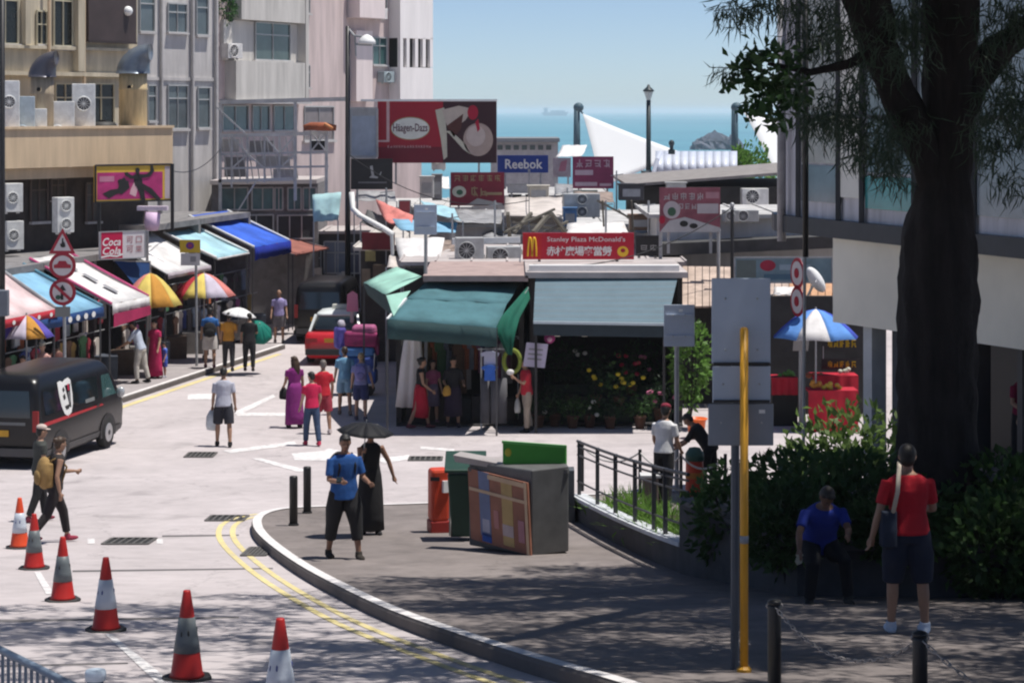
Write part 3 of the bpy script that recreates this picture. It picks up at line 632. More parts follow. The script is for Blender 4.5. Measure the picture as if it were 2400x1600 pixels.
# foliage that hangs into the picture
vis = []
def hang(u, v, n, su, sv, Y=TY - 0.4, sy=0.7):
    for _ in range(n):
        q = W(u + rng.normal() * su, v + rng.normal() * sv, Y + rng.normal() * sy); vis.append(tuple(q))
for a in ((1930, 20, 14, 50, 40), (2000, 110, 13, 40, 40), (1960, 230, 15, 40, 26), (2010, 300, 15, 40, 26), (2060, 350, 15, 30, 20), (2090, 420, 4, 22, 15), (1900, 110, 8, 35, 35), (2130, 60, 26, 30, 50), (1905, 265, 12, 30, 20), (2110, 300, 16, 25, 30),
          (2330, 110, 13, 32, 40), (2370, 200, 15, 30, 40), (2330, 260, 9, 30, 35), (2390, 300, 14, 30, 40), (2310, 330, 8, 15, 30), (2360, 400, 5, 25, 25), (2390, 30, 16, 30, 30), (1760, 5, 5, 35, 10), (1720, 35, 3, 22, 10), (1840, 10, 9, 30, 22)): hang(*a)
leaves_obj('hanging_foliage', *sprays(np.array(vis), 26, 0.12, 0.34, 0.018, 0.085, 0.9), m_needle, t, rng)['kind'] = 'stuff'
# two thin wisps against the sky
for pts in ([(1790, 165, -.6), (1720, 160, -.6), (1665, 158, -.6)], [(1800, 10, -.5), (1740, 20, -.5), (1672, 26, -.5)]):
    pp = tpath(pts); B(MB().tube(pp, [0.012, 0.008, 0.004], 6), 'twig', m_bark, t)
    c_ = np.array([tuple(pp[0].lerp(pp[2], k)) for k in rng.uniform(0.15, 1, 16)]); leaves_obj('twig_needles', *sprays(c_, 6, 0.10, 0.30, 0.014, 0.03, 1.0), m_needle, t, rng)['kind'] = 'stuff'
# broad leaved bough
bl = []
for (u, v, n, su, sv) in ((1760, 130, 60, 28, 18), (1800, 190, 110, 38, 26), (1745, 180, 40, 18, 14), (1780, 250, 70, 26, 20), (1840, 230, 60, 25, 35), (1818, 285, 26, 14, 12), (1830, 120, 36, 26, 16), (1850, 190, 50, 25, 20)):
    for _ in range(n): bl.append(tuple(W(u + rng.normal()*su, v + rng.normal()*sv, TY - 0.6 + rng.normal()*0.35)))
bl = np.array(bl); D = rng.normal(size=bl.shape); D[:, 2] -= 0.4
leaves_obj('broad_foliage', bl, D, rng.uniform(0.10, 0.20, len(bl)), rng.uniform(0.06, 0.10, len(bl)), m_broad, t, rng)['kind'] = 'stuff'

# planter wall and shrubs
m_planter = M('planter_dark', (0.055, 0.055, 0.06), 0.85, 0.3, 2.5, bump=0.3)
t = T('planter_wall', 'low dark planter wall holding the hedge behind the seated man', 'wall', (3.3, 25, 1.9))
pw = [Vector(p) for p in ((2.12, 28.1), (2.28, 27.55), (3.22, 25.05), (12, 24.6))]
for i in range(3):
    a, b = pw[i], pw[i+1]; d = (b - a).normalized(); n2 = Vector((-d.y, d.x)) * 0.3
    e = 0.0
    B(wall_prism([a, b - d*0.0, b + n2, a + n2], 1.2, 2.50), 'wall', m_planter, t)
    n2b = Vector((-d.y, d.x)); B(wall_prism([a - n2b*0.03 + d*0.004*i, b - n2b*0.03 - d*0.004, b + n2b*0.33 - d*0.004, a + n2b*0.33 + d*0.004*i], 2.503, 2.56), 'coping', M('planter_coping', (0.10, 0.10, 0.105), 0.8, 0.2), t)
drape([Vector((2.4, 28)), Vector((3.4, 25.4)), Vector((12, 24.95)), Vector((12, 31.5)), Vector((2.2, 31.5))], 0.62, 'soil', M('soil', (0.05, 0.035, 0.025), 0.95, 0.3), None, structure=True)
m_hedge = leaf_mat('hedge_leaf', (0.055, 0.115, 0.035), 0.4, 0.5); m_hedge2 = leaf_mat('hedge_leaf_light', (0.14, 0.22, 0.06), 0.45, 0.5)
def shrub(label, x, y, rx, ry, z0, z1, n, m, size=(0.09, 0.17), cat='shrub', group='shrubs in the dark planter', name='shrub'):
    t = T(name, label, cat, (x, y, z0), group=group)
    q = rng.normal(size=(n, 3)); q /= np.linalg.norm(q, axis=1, keepdims=True); q *= rng.uniform(0.45, 1.0, (n, 1)) ** 0.5
    q *= 1 + 0.22 * np.sin(q[:, [1]] * 5 + x * 3) * np.cos(q[:, [2]] * 4 + y)
    C = np.array([x, y, (z0 + z1) / 2]) + q * np.array([rx, ry, (z1 - z0) / 2]); D = q + rng.normal(size=(n, 3)) * 0.6; D[:, 2] += 0.15
    leaves_obj('foliage', C, D, rng.uniform(*size, n), rng.uniform(size[0]*0.5, size[1]*0.55, n), m, t, rng)
    mb = MB()
    for k in range(5): a = 2*PI*k/5; mb.tube([(x, y, z0 - 0.3), (x + 0.1*math.cos(a), y + 0.1*math.sin(a), z0 + 0.3), (x + rx*0.6*math.cos(a), y + ry*0.6*math.sin(a), z0 + (z1-z0)*0.75)], [0.02, 0.016, 0.006], 6)
    B(mb, 'stems', m_bark, t); return t
for lab, x, y, rx, ry, z0, z1, n, m in (
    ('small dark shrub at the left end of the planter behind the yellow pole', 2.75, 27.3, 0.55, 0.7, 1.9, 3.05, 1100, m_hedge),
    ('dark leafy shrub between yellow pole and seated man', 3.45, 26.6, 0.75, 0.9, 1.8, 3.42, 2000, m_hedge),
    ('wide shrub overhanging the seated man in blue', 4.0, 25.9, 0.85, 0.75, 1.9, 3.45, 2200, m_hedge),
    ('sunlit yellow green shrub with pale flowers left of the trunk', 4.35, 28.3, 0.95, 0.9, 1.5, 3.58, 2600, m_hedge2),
    ('dark shrub directly in front of the tree trunk', 5.0, 25.65, 0.75, 0.55, 1.9, 3.2, 1700, m_hedge),
    ('tall dark shrub right of the man in red', 5.75, 25.6, 0.8, 0.65, 1.8, 3.45, 2200, m_hedge),
    ('shrub at the right picture edge under the glazed building', 6.6, 25.8, 0.9, 0.75, 1.8, 3.6, 2200, m_hedge),
    ('trailing shrub hanging over the wall right of the man in red', 5.45, 24.75, 0.62, 0.42, 2.05, 3.05, 1500, m_hedge),
    ('trailing shrub hanging over the wall at the right picture edge', 6.25, 24.7, 0.7, 0.42, 2.05, 3.15, 1600, m_hedge),
    ('trailing shrub hanging over the wall left of the seated man', 3.15, 25.35, 0.5, 0.5, 2.2, 3.1, 1300, m_hedge),
    ('trailing shrub hanging over the wall between seated man and man in red', 4.35, 24.9, 0.55, 0.35, 2.45, 3.15, 1200, m_hedge)): shrub(lab, x, y, rx, ry, z0, z1, n, m)
mb = MB()
for (u, v) in ((1955, 1000), (1990, 985), (2115, 1028), (1988, 1042), (2105, 1055), (2290, 1040), (1900, 1020), (1850, 1018), (2010, 1010)): mb.ell(W(u, v, 27.5), (0.045, 0.045, 0.04), 8, 6)

# low wall with bright coping, railing and plants beside the ramp
m_rail = M('railing_dark', (0.06, 0.06, 0.065), 0.5, 0.2); 
t = T('ramp_wall', 'low dark grey ramp wall with pale coping beside the bins', 'wall', (1.5, 32, zg(32) + PAV))
ra, rb = Vector((0.97, 36.2)), Vector((2.14, 28.15)); d = (rb - ra).normalized(); nn2 = Vector((-d.y, d.x))
mb, mc = MB(), MB(); K = 12
for i in range(K):
    p, q = ra.lerp(rb, i/K), ra.lerp(rb, (i+1)/K)
    for o_, h0, h1, bb in ((nn2*0.22, -0.3, 0.33, mb), (nn2*0.26 , 0.335, 0.39, mc)):
        off_ = nn2*0.0 if bb is mb else -nn2*0.03
        P0, Q0 = p + off_, q + off_
        vs = [(P0.x, P0.y, zg(p.y)+PAV+h0), (Q0.x, Q0.y, zg(q.y)+PAV+h0), (Q0.x+o_.x, Q0.y+o_.y, zg(q.y)+PAV+h0), (P0.x+o_.x, P0.y+o_.y, zg(p.y)+PAV+h0)]
        vt = [(P0.x, P0.y, zg(p.y)+PAV+h1), (Q0.x, Q0.y, zg(q.y)+PAV+h1), (Q0.x+o_.x, Q0.y+o_.y, zg(q.y)+PAV+h1), (P0.x+o_.x, P0.y+o_.y, zg(p.y)+PAV+h1)]
        bb.add(vs + vt, [(0,1,5,4), (1,2,6,5), (2,3,7,6), (3,0,4,7), (4,5,6,7), (0,3,2,1)])
B(mb, 'wall', m_planter, t); B(mc, 'coping', M('coping_pale', (0.55, 0.57, 0.6), 0.7, 0.15), t)
p = W(1327, 1215, 35.6); B(wall_prism([(p.x - 0.13, 35.5), (p.x + 0.13, 35.5), (p.x + 0.13, 35.9), (p.x - 0.13, 35.9)], 0.3, VZ(1100, 35.6)), 'pier', M('pier_slate', (0.075, 0.085, 0.095), 0.7, 0.2), t)
t = T('railing', 'dark metal railing with thin top rails running down the ramp wall', 'railing', (1.5, 32.3, zg(32) + PAV))
def rp3(k, h): p = ra.lerp(rb, k) + nn2*0.1; return Vector((p.x, p.y, zg(p.y) + PAV + h))
for k in (0.02, 0.22, 0.40, 0.58, 0.74, 0.83): B(MB().bar(rp3(k, 0.3), rp3(k, 1.27), 0.06), 'post', m_rail, t)
for h in (1.25, 1.17, 1.03, 0.6): B(MB().tube([rp3(k/10, h) for k in range(11)], 0.016 if h < 1.2 else 0.024, 8), 'rail', m_rail, t)
m_grass = leaf_mat('grass_plant', (0.16, 0.30, 0.05), 0.45)
for i, k in enumerate((0.18, 0.30, 0.42, 0.52, 0.62, 0.72, 0.82)):
    p = ra.lerp(rb, k) + nn2 * 0.55; zz = zg(p.y) + PAV; t = T('grass_plant', ('light green grassy plant behind the railing nearest the grey box', 'second grassy plant behind the railing from the grey box', 'third grassy plant behind the railing from the grey box', 'grassy plant in the middle of the railing', 'grassy plant behind the railing, third from the dark planter', 'grassy plant behind the railing, second from the dark planter', 'grassy plant behind the railing nearest the dark planter')[i], 'plant', (p.x, p.y, zz), group='grassy plants behind the railing')
    n = 260; C = np.array([p.x, p.y, zz]) + np.column_stack([rng.normal(size=n)*0.16, rng.normal(size=n)*0.3, rng.uniform(0, 0.1, n)]); D = rng.normal(size=(n, 3))*0.45; D[:, 2] = 1
    leaves_obj('blades', C, D, rng.uniform(0.3, 0.62, n), np.full(n, 0.04), m_grass, t, rng, 0.5)
    B(MB().ell((p.x, p.y, zz), (0.2, 0.3, 0.05), 10, 6), 'root_clump', M('soil', (0.05, 0.035, 0.025)), t)

# ================================================================== MARKET: stalls, awnings, roofs, signs
def C_(name, r, g, b, k=1.0, rough=0.8, **kw): return M(name, tuple(c * k for c in s2l(r, g, b)), rough, **kw)
def cloth(name, col, **kw): return M(name, col, 0.85, kw.get('var', 0.26), 1.3, trans=kw.get('trans', 0.22), bump=0.5, bscale=6)
m_steel = M('galvanised_steel', (0.38, 0.39, 0.40), 0.5, 0.2, 4, metal=0.3); m_whitep = M('white_paint', (0.74, 0.74, 0.73), 0.6, 0.08)
m_blackp = M('black_paint', (0.02, 0.02, 0.022), 0.5, 0.2)
# front edge line of the awnings on the left side of the street
def FE(u, k=0.7): return (9.92 + 0.22*56.7 + k) * FPX / ((UC + 0.22 * FPX) - u)
LN = Vector((1, -0.22, 0)).normalized()
def sag_sheet(a, b, c, d, n=8, m_=5, sag=0.05, ribs=0):
    """sheet a-b (front edge) to d-c (back edge) with a little sag"""
    mb = MB(); a, b, c, d = map(Vector, (a, b, c, d))
    for j in range(m_ + 1):
        for i in range(n + 1):
            s, t_ = i / n, j / m_; p = a.lerp(b, s).lerp(d.lerp(c, s), t_); p.z -= sag * math.sin(PI * t_) * (0.7 + 0.6 * math.cos(s * PI * 4 + 1.3 * t_)) + 0.018 * math.sin(s * 17 + a.x * 3) * math.sin(t_ * 5 + a.y); mb.v.append(tuple(p))
    for j in range(m_):
        for i in range(n): k = j*(n+1)+i; mb.f.append((k, k+1, k+n+2, k+n+1))
    return mb
def solid(o, th=0.012):
    k = o.modifiers.new('thickness', 'SOLIDIFY'); k.thickness = th; return o
def awning(label, u0, u1, v0, v1, out, rise, mat_, val_mat=None, vh=0.28, kf=0.7, group='awnings along the left row of shops', edge=None, name='awning', stripe=None):
    """front edge from photo column u0 to u1 (rows v0, v1), running along the left shop line; out = how far it reaches back, rise = its slope"""
    ya, yb = FE(u0, kf), FE(u1, kf); a, b = W(u0, v0, ya), W(u1, v1, yb); zt = (a.z + b.z) / 2; a.z = b.z = zt
    back = -LN * out + Vector((0, 0, rise)); d, c = a + back, b + back
    t = T(name, label, 'awning', (a.x, a.y, 0.13), group=group)
    if stripe is None: solid(B(sag_sheet(a, b, c, d), 'canvas', mat_, t, True))
    else:
        k = len(stripe)
        for i in range(k):
            solid(B(sag_sheet(a.lerp(b, i/k), a.lerp(b, (i+1)/k), d.lerp(c, (i+1)/k), d.lerp(c, i/k), 2, 5), 'canvas_strip', stripe[i], t, True))
    if vh:
        mbv = MB(); n = 10
        for j in range(2):
            for i in range(n + 1): p = a.lerp(b, i/n) + LN * (0.02 + 0.03*j*math.sin(i*2.1)); p.z -= vh * j * (1 + 0.06*math.cos(i*2.3)) ; mbv.v.append(tuple(p))
        for i in range(n): mbv.f.append((i, i+1, n+2+i, n+1+i))
        solid(B(mbv, 'valance', val_mat or mat_, t, True))
    if edge:
        for p, q in ((a, d), (b, c)): B(MB().tube([p + Vector((0,0,0.02)), q + Vector((0,0,0.02))], 0.035, 6), 'edge_trim', edge, t)
    for p, q in ((a, d), (b, c)):
        B(MB().bar(p - Vector((0,0,0.03)), q - Vector((0,0,0.03)), 0.035), 'arm', m_steel, t)
        B(MB().bar(p + LN*-0.06 - Vector((0,0,0.04)), Vector((p.x - LN.x*0.06, p.y - LN.y*0.06, 0.13)), 0.04), 'post', M('post_darkgrey', (0.07, 0.07, 0.075), 0.6), t)
    return t, a, b, c, d
c_red = cloth('canvas_red', (0.50, 0.03, 0.05)); c_pinkw = cloth('canvas_pinkish', (0.80, 0.62, 0.62)); c_blue = cloth('canvas_sky_blue', (0.26, 0.50, 0.68)); c_navy = cloth('canvas_navy', (0.015, 0.06, 0.20)); c_white = cloth('canvas_white', (0.80, 0.78, 0.77)); c_crim = cloth('canvas_crimson', (0.48, 0.03, 0.12))
c_royal = cloth('canvas_royal_blue', (0.045, 0.14, 0.66)); c_dkblue = cloth('canvas_deep_blue', (0.01, 0.03, 0.33)); c_lblue = cloth('canvas_pale_blue', (0.42, 0.66, 0.74)); c_rust = cloth('canvas_rust', (0.36, 0.14, 0.11)); c_yel = cloth('canvas_yellow', (0.78, 0.62, 0.16)); c_mauve = cloth('canvas_mauve', (0.62, 0.56, 0.66)); c_salm = cloth('canvas_salmon', (0.72, 0.25, 0.22)); c_oran = cloth('canvas_orange', (0.62, 0.30, 0.05))
tA = awning('pale pink awning with red lettered valance at the left picture edge', -60, 132, 772, 716, 1.5, 0.95, c_pinkw, c_red, 0.20, edge=m_steel)
for i in range(6):
    k = (i + 0.6) / 6.4; p = tA[1].lerp(tA[2], k) + LN * 0.07; bd = Board(p - Vector((0,0,0.16)), (tA[2]-tA[1]).normalized()*0.2, (0,0,0.12)); bd.oval(0.5, 0.5, 0.4, 0.45, 'letter_mark', m_whitep, tA[0], 1, 10)
tBq = awning('sky blue awning with dark blue lettered valance behind the round traffic signs', 90, 240, 755, 714, 2.2, 1.05, c_blue, c_navy, 0.26, edge=M('edge_teal', (0.10, 0.25, 0.33)))
for i, ch in enumerate('OPEN'[:0] or range(4)):
    k = (i + 3.2) / 8; p = tBq[1].lerp(tBq[2], k) + LN * 0.07; bd = Board(p - Vector((0,0,0.22)), (tBq[2]-tBq[1]).normalized()*0.3, (0,0,0.17)); bd.oval(0.5, 0.5, 0.4, 0.45, 'letter_mark', m_whitep, tBq[0], 1, 10)
tC = awning('white awning with pink edging and crimson double valance', 262, 348, 716, 692, 2.3, 1.15, c_white, c_white, 0.26, edge=cloth('canvas_hotpink', (0.62, 0.10, 0.25)))
bq = MB(); a, b = tC[1] + LN*0.05 - Vector((0,0,0.25)), tC[2] + LN*0.05 - Vector((0,0,0.25)); solid(B(MB().quad(a, b, b - Vector((0,0,0.24)), a - Vector((0,0,0.34))), 'lower_valance', c_crim, tC[0]))
for i in range(3):
    k = 0.25 + i*0.25; p = tC[1].lerp(tC[4], k).lerp(tC[2].lerp(tC[3], k), 0.5); e1 = (tC[4]-tC[1]).normalized(); e2 = (tC[2]-tC[1]).normalized(); nz_ = e2.cross(e1)
    B(MB().slab([p + nz_*0.02 + e1*x*0.22 + e2*y*0.10 for x, y in ((-1,-1),(1,-1),(1,1),(-1,1))], nz_*0.004), 'letter_mark', M('print_grey', (0.25, 0.25, 0.27)), tC[0])
tF = awning('plain white awning with grey valance behind the yellow parking sign', 392, 492, 640, 622, 2.0, 1.05, c_white, M('canvas_grey', (0.38, 0.33, 0.36), 0.85), 0.16, kf=1.3)
tH = awning('pale blue awning beside the royal blue one', 508, 582, 606, 590, 1.7, 0.75, c_lblue, c_white, 0.06, kf=1.2, edge=m_whitep)
tI = awning('bright royal blue awning with deep blue valance', 596, 680, 578, 566, 2.2, 0.98, c_royal, c_dkblue, 0.40, kf=1.2, edge=m_whitep)
tJ = awning('rust coloured awning at the far end of the left row', 690, 768, 596, 578, 1.3, 0.35, c_rust, None, 0.08, kf=1.2)
# dark blue tarpaulin between the awnings
t = T('tarpaulin', 'dark blue tarpaulin hanging below the red and white drink sign', 'tarpaulin', (W(305, 690, 61.5).x, 61.5, 1.9))
solid(B(MB().quad(W(268, 612, 61.3), W(350, 614, 62), W(350, 696, 61.6), W(318, 672, 61.4)), 'sheet', c_navy, t))
B(MB().bar(W(266, 611, 61.3), W(352, 613, 62), 0.04), 'pole', m_steel, t); B(MB().bar(W(351, 612, 62), W(351, 880, 62), 0.05), 'post', m_steel, t)
# left row shop bodies: dark interiors under the awnings, each shop a building
shops = [(46, 51.2, 'brown'), (51.2, 54.6, 'olive'), (54.6, 58.0, 'grey'), (58.0, 61.4, 'plum'), (61.4, 65.4, 'slate'), (65.4, 69.4, 'sand'), (69.4, 74, 'stone')]
sh_lab = ['dark shop behind the black van under the pink awning', 'dark shop opening under the sky blue awning', 'dark shop opening under the white awning with pink edging', 'dark shop opening behind the striped umbrella', 'dark shop opening under the plain white awning', 'grey fronted shop under the royal blue awning', 'shop front at the far end of the left row']
GOODC = [(0.30,0.03,0.05),(0.55,0.50,0.45),(0.03,0.05,0.20),(0.45,0.30,0.10),(0.10,0.25,0.12),(0.35,0.10,0.25),(0.6,0.6,0.62),(0.05,0.05,0.06),(0.30,0.36,0.45),(0.50,0.14,0.06),(0.10,0.09,0.09),(0.2,0.12,0.08)]
def garment(c, x, h, w, m, parent, name='garment'):
    """a hanging T-shirt shape: c top centre, x sideways"""
    c = Vector(c); up = Vector((0,0,1)); n = x.cross(up)
    pts = [(-0.16,0),(0.16,0),(0.5,-0.12),(0.42,-0.30),(0.30,-0.25),(0.32,-1.0),(-0.32,-1.0),(-0.30,-0.25),(-0.42,-0.30),(-0.5,-0.12)]
    return B(MB().slab([c + x*a*w + up*b*h for a, b in pts], n * 0.05), name, m, parent)
def shop_line(k, Y): return Vector((KL(Y) - k, Y, 0))
for i, (y0, y1, nm) in enumerate(shops):
    a, b = shop_line(2.6, y0), shop_line(2.6, y1); n = -LN
    t = T('shop', sh_lab[i], 'shop', ((a.x+b.x)/2, (a.y+b.y)/2, 0.13), group='shops along the left side of the street')
    H_ = 3.3 if i < 5 else 3.9
    back = n * 2.2
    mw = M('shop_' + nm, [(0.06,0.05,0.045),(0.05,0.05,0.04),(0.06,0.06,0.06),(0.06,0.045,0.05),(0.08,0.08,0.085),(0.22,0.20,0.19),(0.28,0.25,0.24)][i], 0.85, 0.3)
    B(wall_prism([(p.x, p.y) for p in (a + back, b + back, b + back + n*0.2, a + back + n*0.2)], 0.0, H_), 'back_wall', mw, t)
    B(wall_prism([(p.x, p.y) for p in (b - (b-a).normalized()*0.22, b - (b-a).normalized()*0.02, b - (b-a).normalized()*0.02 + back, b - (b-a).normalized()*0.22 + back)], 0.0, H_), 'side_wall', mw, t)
    B(wall_prism([(p.x, p.y) for p in (a, b - (b-a).normalized()*0.03, b + back + n*0.2 - (b-a).normalized()*0.03, a + back + n*0.2)], H_ + 0.003, H_ + 0.18), 'roof', M('shop_roof_grey', (0.20, 0.19, 0.19), 0.85, 0.3), t)
    # goods on rails at the front
    e = (b - a).normalized(); L_ = (b - a).length; up = Vector((0,0,1))
    for row, (zz, dd) in enumerate(((2.15, 0.05), (1.35, 0.30))):
        nn_ = int(L_ / 0.42)
        for j in range(nn_):
            if random.random() < 0.15: continue
            p = a + e * (0.3 + j * (L_-0.5) / nn_) + LN * (dd - 0.3*random.random()) + up * (zz + random.uniform(-0.1, 0.1)); cc = random.choice(GOODC)
            garment(p, e, random.uniform(0.55, 0.8), random.uniform(0.4, 0.55), M('garment_%.2f_%.2f' % (cc[0], cc[2]), cc, 0.85, 0.25), t)
        B(MB().tube([a + e*0.2 + up*(zz+0.08) + LN*dd, b - e*0.2 + up*(zz+0.08) + LN*dd], 0.015, 6), 'rail', m_steel, t)
    for j in range(3):
        p = a + e * (0.6 + j * L_/3) + LN * 0.5; B(MB().box((p.x, p.y, 0.13 + 0.32), (0.62, 0.8, 0.64), rz=0.2), 'counter', M('counter_%d' % j, [(0.10,0.07,0.05),(0.16,0.15,0.14),(0.05,0.06,0.08)][j], 0.8, 0.3), t)

# ---- parasols
def parasol(label, u, vtop, vrim, wpx, Y, cols, group='parasols over the stalls', post=True, tilt=0.0, cat='umbrella', name='parasol', zfoot=None):
    c = W(u, vtop, Y); s = Y / FPX; r = wpx * s / 2; h = (vrim - vtop) * s; n = 8; zf = zg(Y) if zfoot is None else zfoot
    t = T(name, label, cat, (c.x, c.y, zf), group=group)
    for k in range(n):
        mb = MB(); a0, a1 = 2*PI*k/n + 0.2, 2*PI*(k+1)/n + 0.2; mseg, nseg = 5, 4
        for j in range(mseg + 1):
            q = j / mseg; rr = r * q; zz = c.z - h * (q ** 1.6)
            for i in range(nseg + 1):
                w_ = i / nseg; a = a0 + (a1-a0)*w_; pin = 1 - 0.05 * math.sin(PI * w_) * q
                x, y = rr * math.cos(a) * pin, rr * math.sin(a) * pin
                mb.v.append((c.x + x, c.y + y, zz + 0.02*math.sin(PI*w_)*q - tilt * x))
        for j in range(mseg):
            for i in range(nseg): q = j*(nseg+1)+i; mb.f.append((q, q+1, q+nseg+2, q+nseg+1))
        solid(B(mb, 'gore', cols[k % len(cols)], t, True), 0.006)
        a = a0; B(MB().bar((c.x, c.y, c.z - 0.05), (c.x + r*0.98*math.cos(a), c.y + r*0.98*math.sin(a), c.z - h - 0.0 - tilt * r*0.98*math.cos(a)), 0.012), 'rib', m_steel, t)
    if post: B(MB().tube([(c.x, c.y, zf), (c.x, c.y, c.z + 0.05)], 0.022, 8), 'pole', m_steel, t); B(MB().lathe([(0.25, zf), (0.25, zf + 0.06), (0.05, zf + 0.12), (0.05, zf + 0.3), (0, zf + 0.3)], (c.x, c.y, 0), 16), 'foot', M('parasol_foot', (0.15, 0.15, 0.15)), t)
    return t
parasol('striped parasol of salmon, yellow and orange beside the white awning', 352, 640, 716, 150, 61.4, [c_salm, c_yel, c_oran, c_yel])
parasol('parasol of red, pale yellow and lilac panels behind the parking sign', 478, 640, 694, 150, 65.0, [c_red, c_yel, c_mauve, c_salm])
parasol('orange and violet parasol low under the pink awning', 62, 738, 790, 130, 52.6, [c_oran, cloth('canvas_violet', (0.12, 0.09, 0.45)), c_mauve])
c_sky2 = cloth('canvas_bright_blue', (0.13, 0.32, 0.72)); c_cob = cloth('canvas_cobalt', (0.06, 0.10, 0.55))
parasol('blue and white panelled parasol above the fruit stall', 1912, 724, 790, 205, 52.0, [c_sky2, c_white, c_sky2, c_cob])

# ---- central stalls on the corner
def stall(name, label, X0, X1, Y0, Y1, H_, mw, mr, rx0=0.0):
    t = T(name, label, 'stall', ((X0+X1)/2, (Y0+Y1)/2, 0), group='stalls on the corner')
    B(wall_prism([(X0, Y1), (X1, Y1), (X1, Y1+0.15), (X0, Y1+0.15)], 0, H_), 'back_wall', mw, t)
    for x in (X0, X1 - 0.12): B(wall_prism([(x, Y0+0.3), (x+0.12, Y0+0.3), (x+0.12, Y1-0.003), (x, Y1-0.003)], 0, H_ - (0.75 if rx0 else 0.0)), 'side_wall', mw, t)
    B(wall_prism([(X0+0.02, Y0-0.1), (X1-0.02, Y0-0.1), (X1-0.02, Y1-0.01), (X0+0.02, Y1-0.01)], 0.0, 0.06), 'floor', mw, t)  # dark floor slab added so the stall's shade sits in its colour
    for k in range(5): x = X0 + 0.2 + (X1-X0-0.4)*(k+0.5)/5; B(MB().box((x, Y0+0.75, 0.33), ((X1-X0-0.4)/5*0.94, 0.5, 0.52 + 0.1*(k % 2))), 'goods_chest', M('chest_%d' % (k % 3), [(0.03,0.03,0.035),(0.05,0.04,0.035),(0.022,0.03,0.035)][k % 3], 0.8, 0.3), t)  # dark chests added to blacken the shaded foot of the stall
    X0 = X0 + rx0; B(wall_prism([(X0-0.1, Y0), (X1+0.1, Y0), (X1+0.1, Y1+0.2), (X0-0.1, Y1+0.2)], H_+0.003, H_+0.14), 'roof', mr, t)
    return t
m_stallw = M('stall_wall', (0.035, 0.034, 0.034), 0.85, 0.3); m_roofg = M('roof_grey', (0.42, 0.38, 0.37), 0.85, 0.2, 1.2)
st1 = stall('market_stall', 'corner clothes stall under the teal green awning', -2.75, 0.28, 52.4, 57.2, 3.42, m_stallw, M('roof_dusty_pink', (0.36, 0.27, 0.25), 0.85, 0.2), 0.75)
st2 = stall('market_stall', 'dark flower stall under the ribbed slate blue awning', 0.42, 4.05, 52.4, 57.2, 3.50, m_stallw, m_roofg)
c_teal = cloth('canvas_teal', (0.085, 0.21, 0.24)); c_tealv = cloth('canvas_teal_dark', (0.02, 0.055, 0.06), trans=0.1); c_mint = cloth('canvas_mint', (0.38, 0.66, 0.55)); c_grn = cloth('canvas_bottle_green', (0.01, 0.13, 0.085)); m_slate = M('slate_blue_metal', (0.10, 0.162, 0.20), 0.6, 0.10, 2)  # the darker teal is the awning cloth with valance shade in its colour
t = T('green_awning', 'large teal awning with dark valance over the corner stall', 'awning', (-1.5, 52, 0), group='awnings of the corner stalls')
a, b = W(908, 748, 50.6), W(1164, 768, 50.6); m1, m2 = W(952, 700, 51.6), W(1188, 712, 51.6); d, c = W(1004, 652, 53.2), W(1218, 660, 53.2)
solid(B(sag_sheet(a, b, m2, m1, 10, 4, 0.02), 'lower_sheet', c_teal, t, True)); solid(B(sag_sheet(m1, m2, c, d, 10, 4, 0.03), 'upper_sheet', c_teal, t, True))
v2 = MB(); n = 12
for j in range(2):
    for i in range(n+1): p = a.lerp(b, i/n) + Vector((0, -0.02 - 0.03*j*math.sin(i*1.9), -0.44*j)); v2.v.append(tuple(p))
for i in range(n): v2.f.append((i, i+1, n+2+i, n+1+i))
solid(B(v2, 'valance', c_tealv, t, True)); B(MB().bar(d + Vector((0,0,0.06)), c + Vector((0,0,0.06)), 0.10), 'ridge_bar', M('ridge_brown', (0.06, 0.04, 0.035)), t)
B(MB().bar(a, m1, 0.05), 'arm', m_whitep, t); B(MB().bar(W(912, 752, 50.7), W(968, 790, 52.3), 0.05), 'brace', m_steel, t)
for p in (a, b): B(MB().bar(p + Vector((0,0.03,0)), Vector((p.x, p.y+0.03, 0.02)), 0.045), 'post', M('post_darkgrey', (0.07, 0.07, 0.075), 0.6), t)
t = T('mint_awning', 'mint green side awning of the corner stall in full sun', 'awning', (-3.2, 54, 0), group='awnings of the corner stalls')
solid(B(sag_sheet(W(905, 692, 51.4), W(852, 662, 55.4), W(930, 626, 56.4), W(988, 648, 52.9), 6, 4, 0.0), 'upper_sheet', c_mint, t, True)); solid(B(MB().quad(W(905, 693, 51.4), W(962, 682, 52.0), W(922, 742, 50.7)), 'corner_flap', c_mint, t))
solid(B(MB().quad(W(852, 662, 55.4), W(905, 693, 51.4), W(922, 742, 50.7), W(862, 690, 55.4)), 'side_valance', c_tealv, t)); B(MB().bar(W(853, 664, 55.5), (UX(853, 55.5), 55.5, 0), 0.045), 'post', M('post_darkgrey', (0.07, 0.07, 0.075), 0.6), t)
t = T('green_drape', 'bottle green cloth gathered and hanging between the two corner awnings', 'cloth', (0, 52, 1.3))
mb = MB(); L1 = [W(1236, 672, 52.2), W(1176, 740, 50.8), W(1160, 772, 50.6), W(1188, 830, 50.7)]; L2 = [W(1242, 700, 52.4), W(1218, 744, 51.1), W(1208, 780, 50.9), W(1200, 832, 50.8)]
for p, q in zip(L1, L2):
    for k in range(6): r_ = p.lerp(q, k/5); mb.v.append((r_.x, r_.y + 0.06*math.sin(k*2.2), r_.z))
for j in range(3):
    for k in range(5): i = j*6+k; mb.f.append((i, i+1, i+7, i+6))
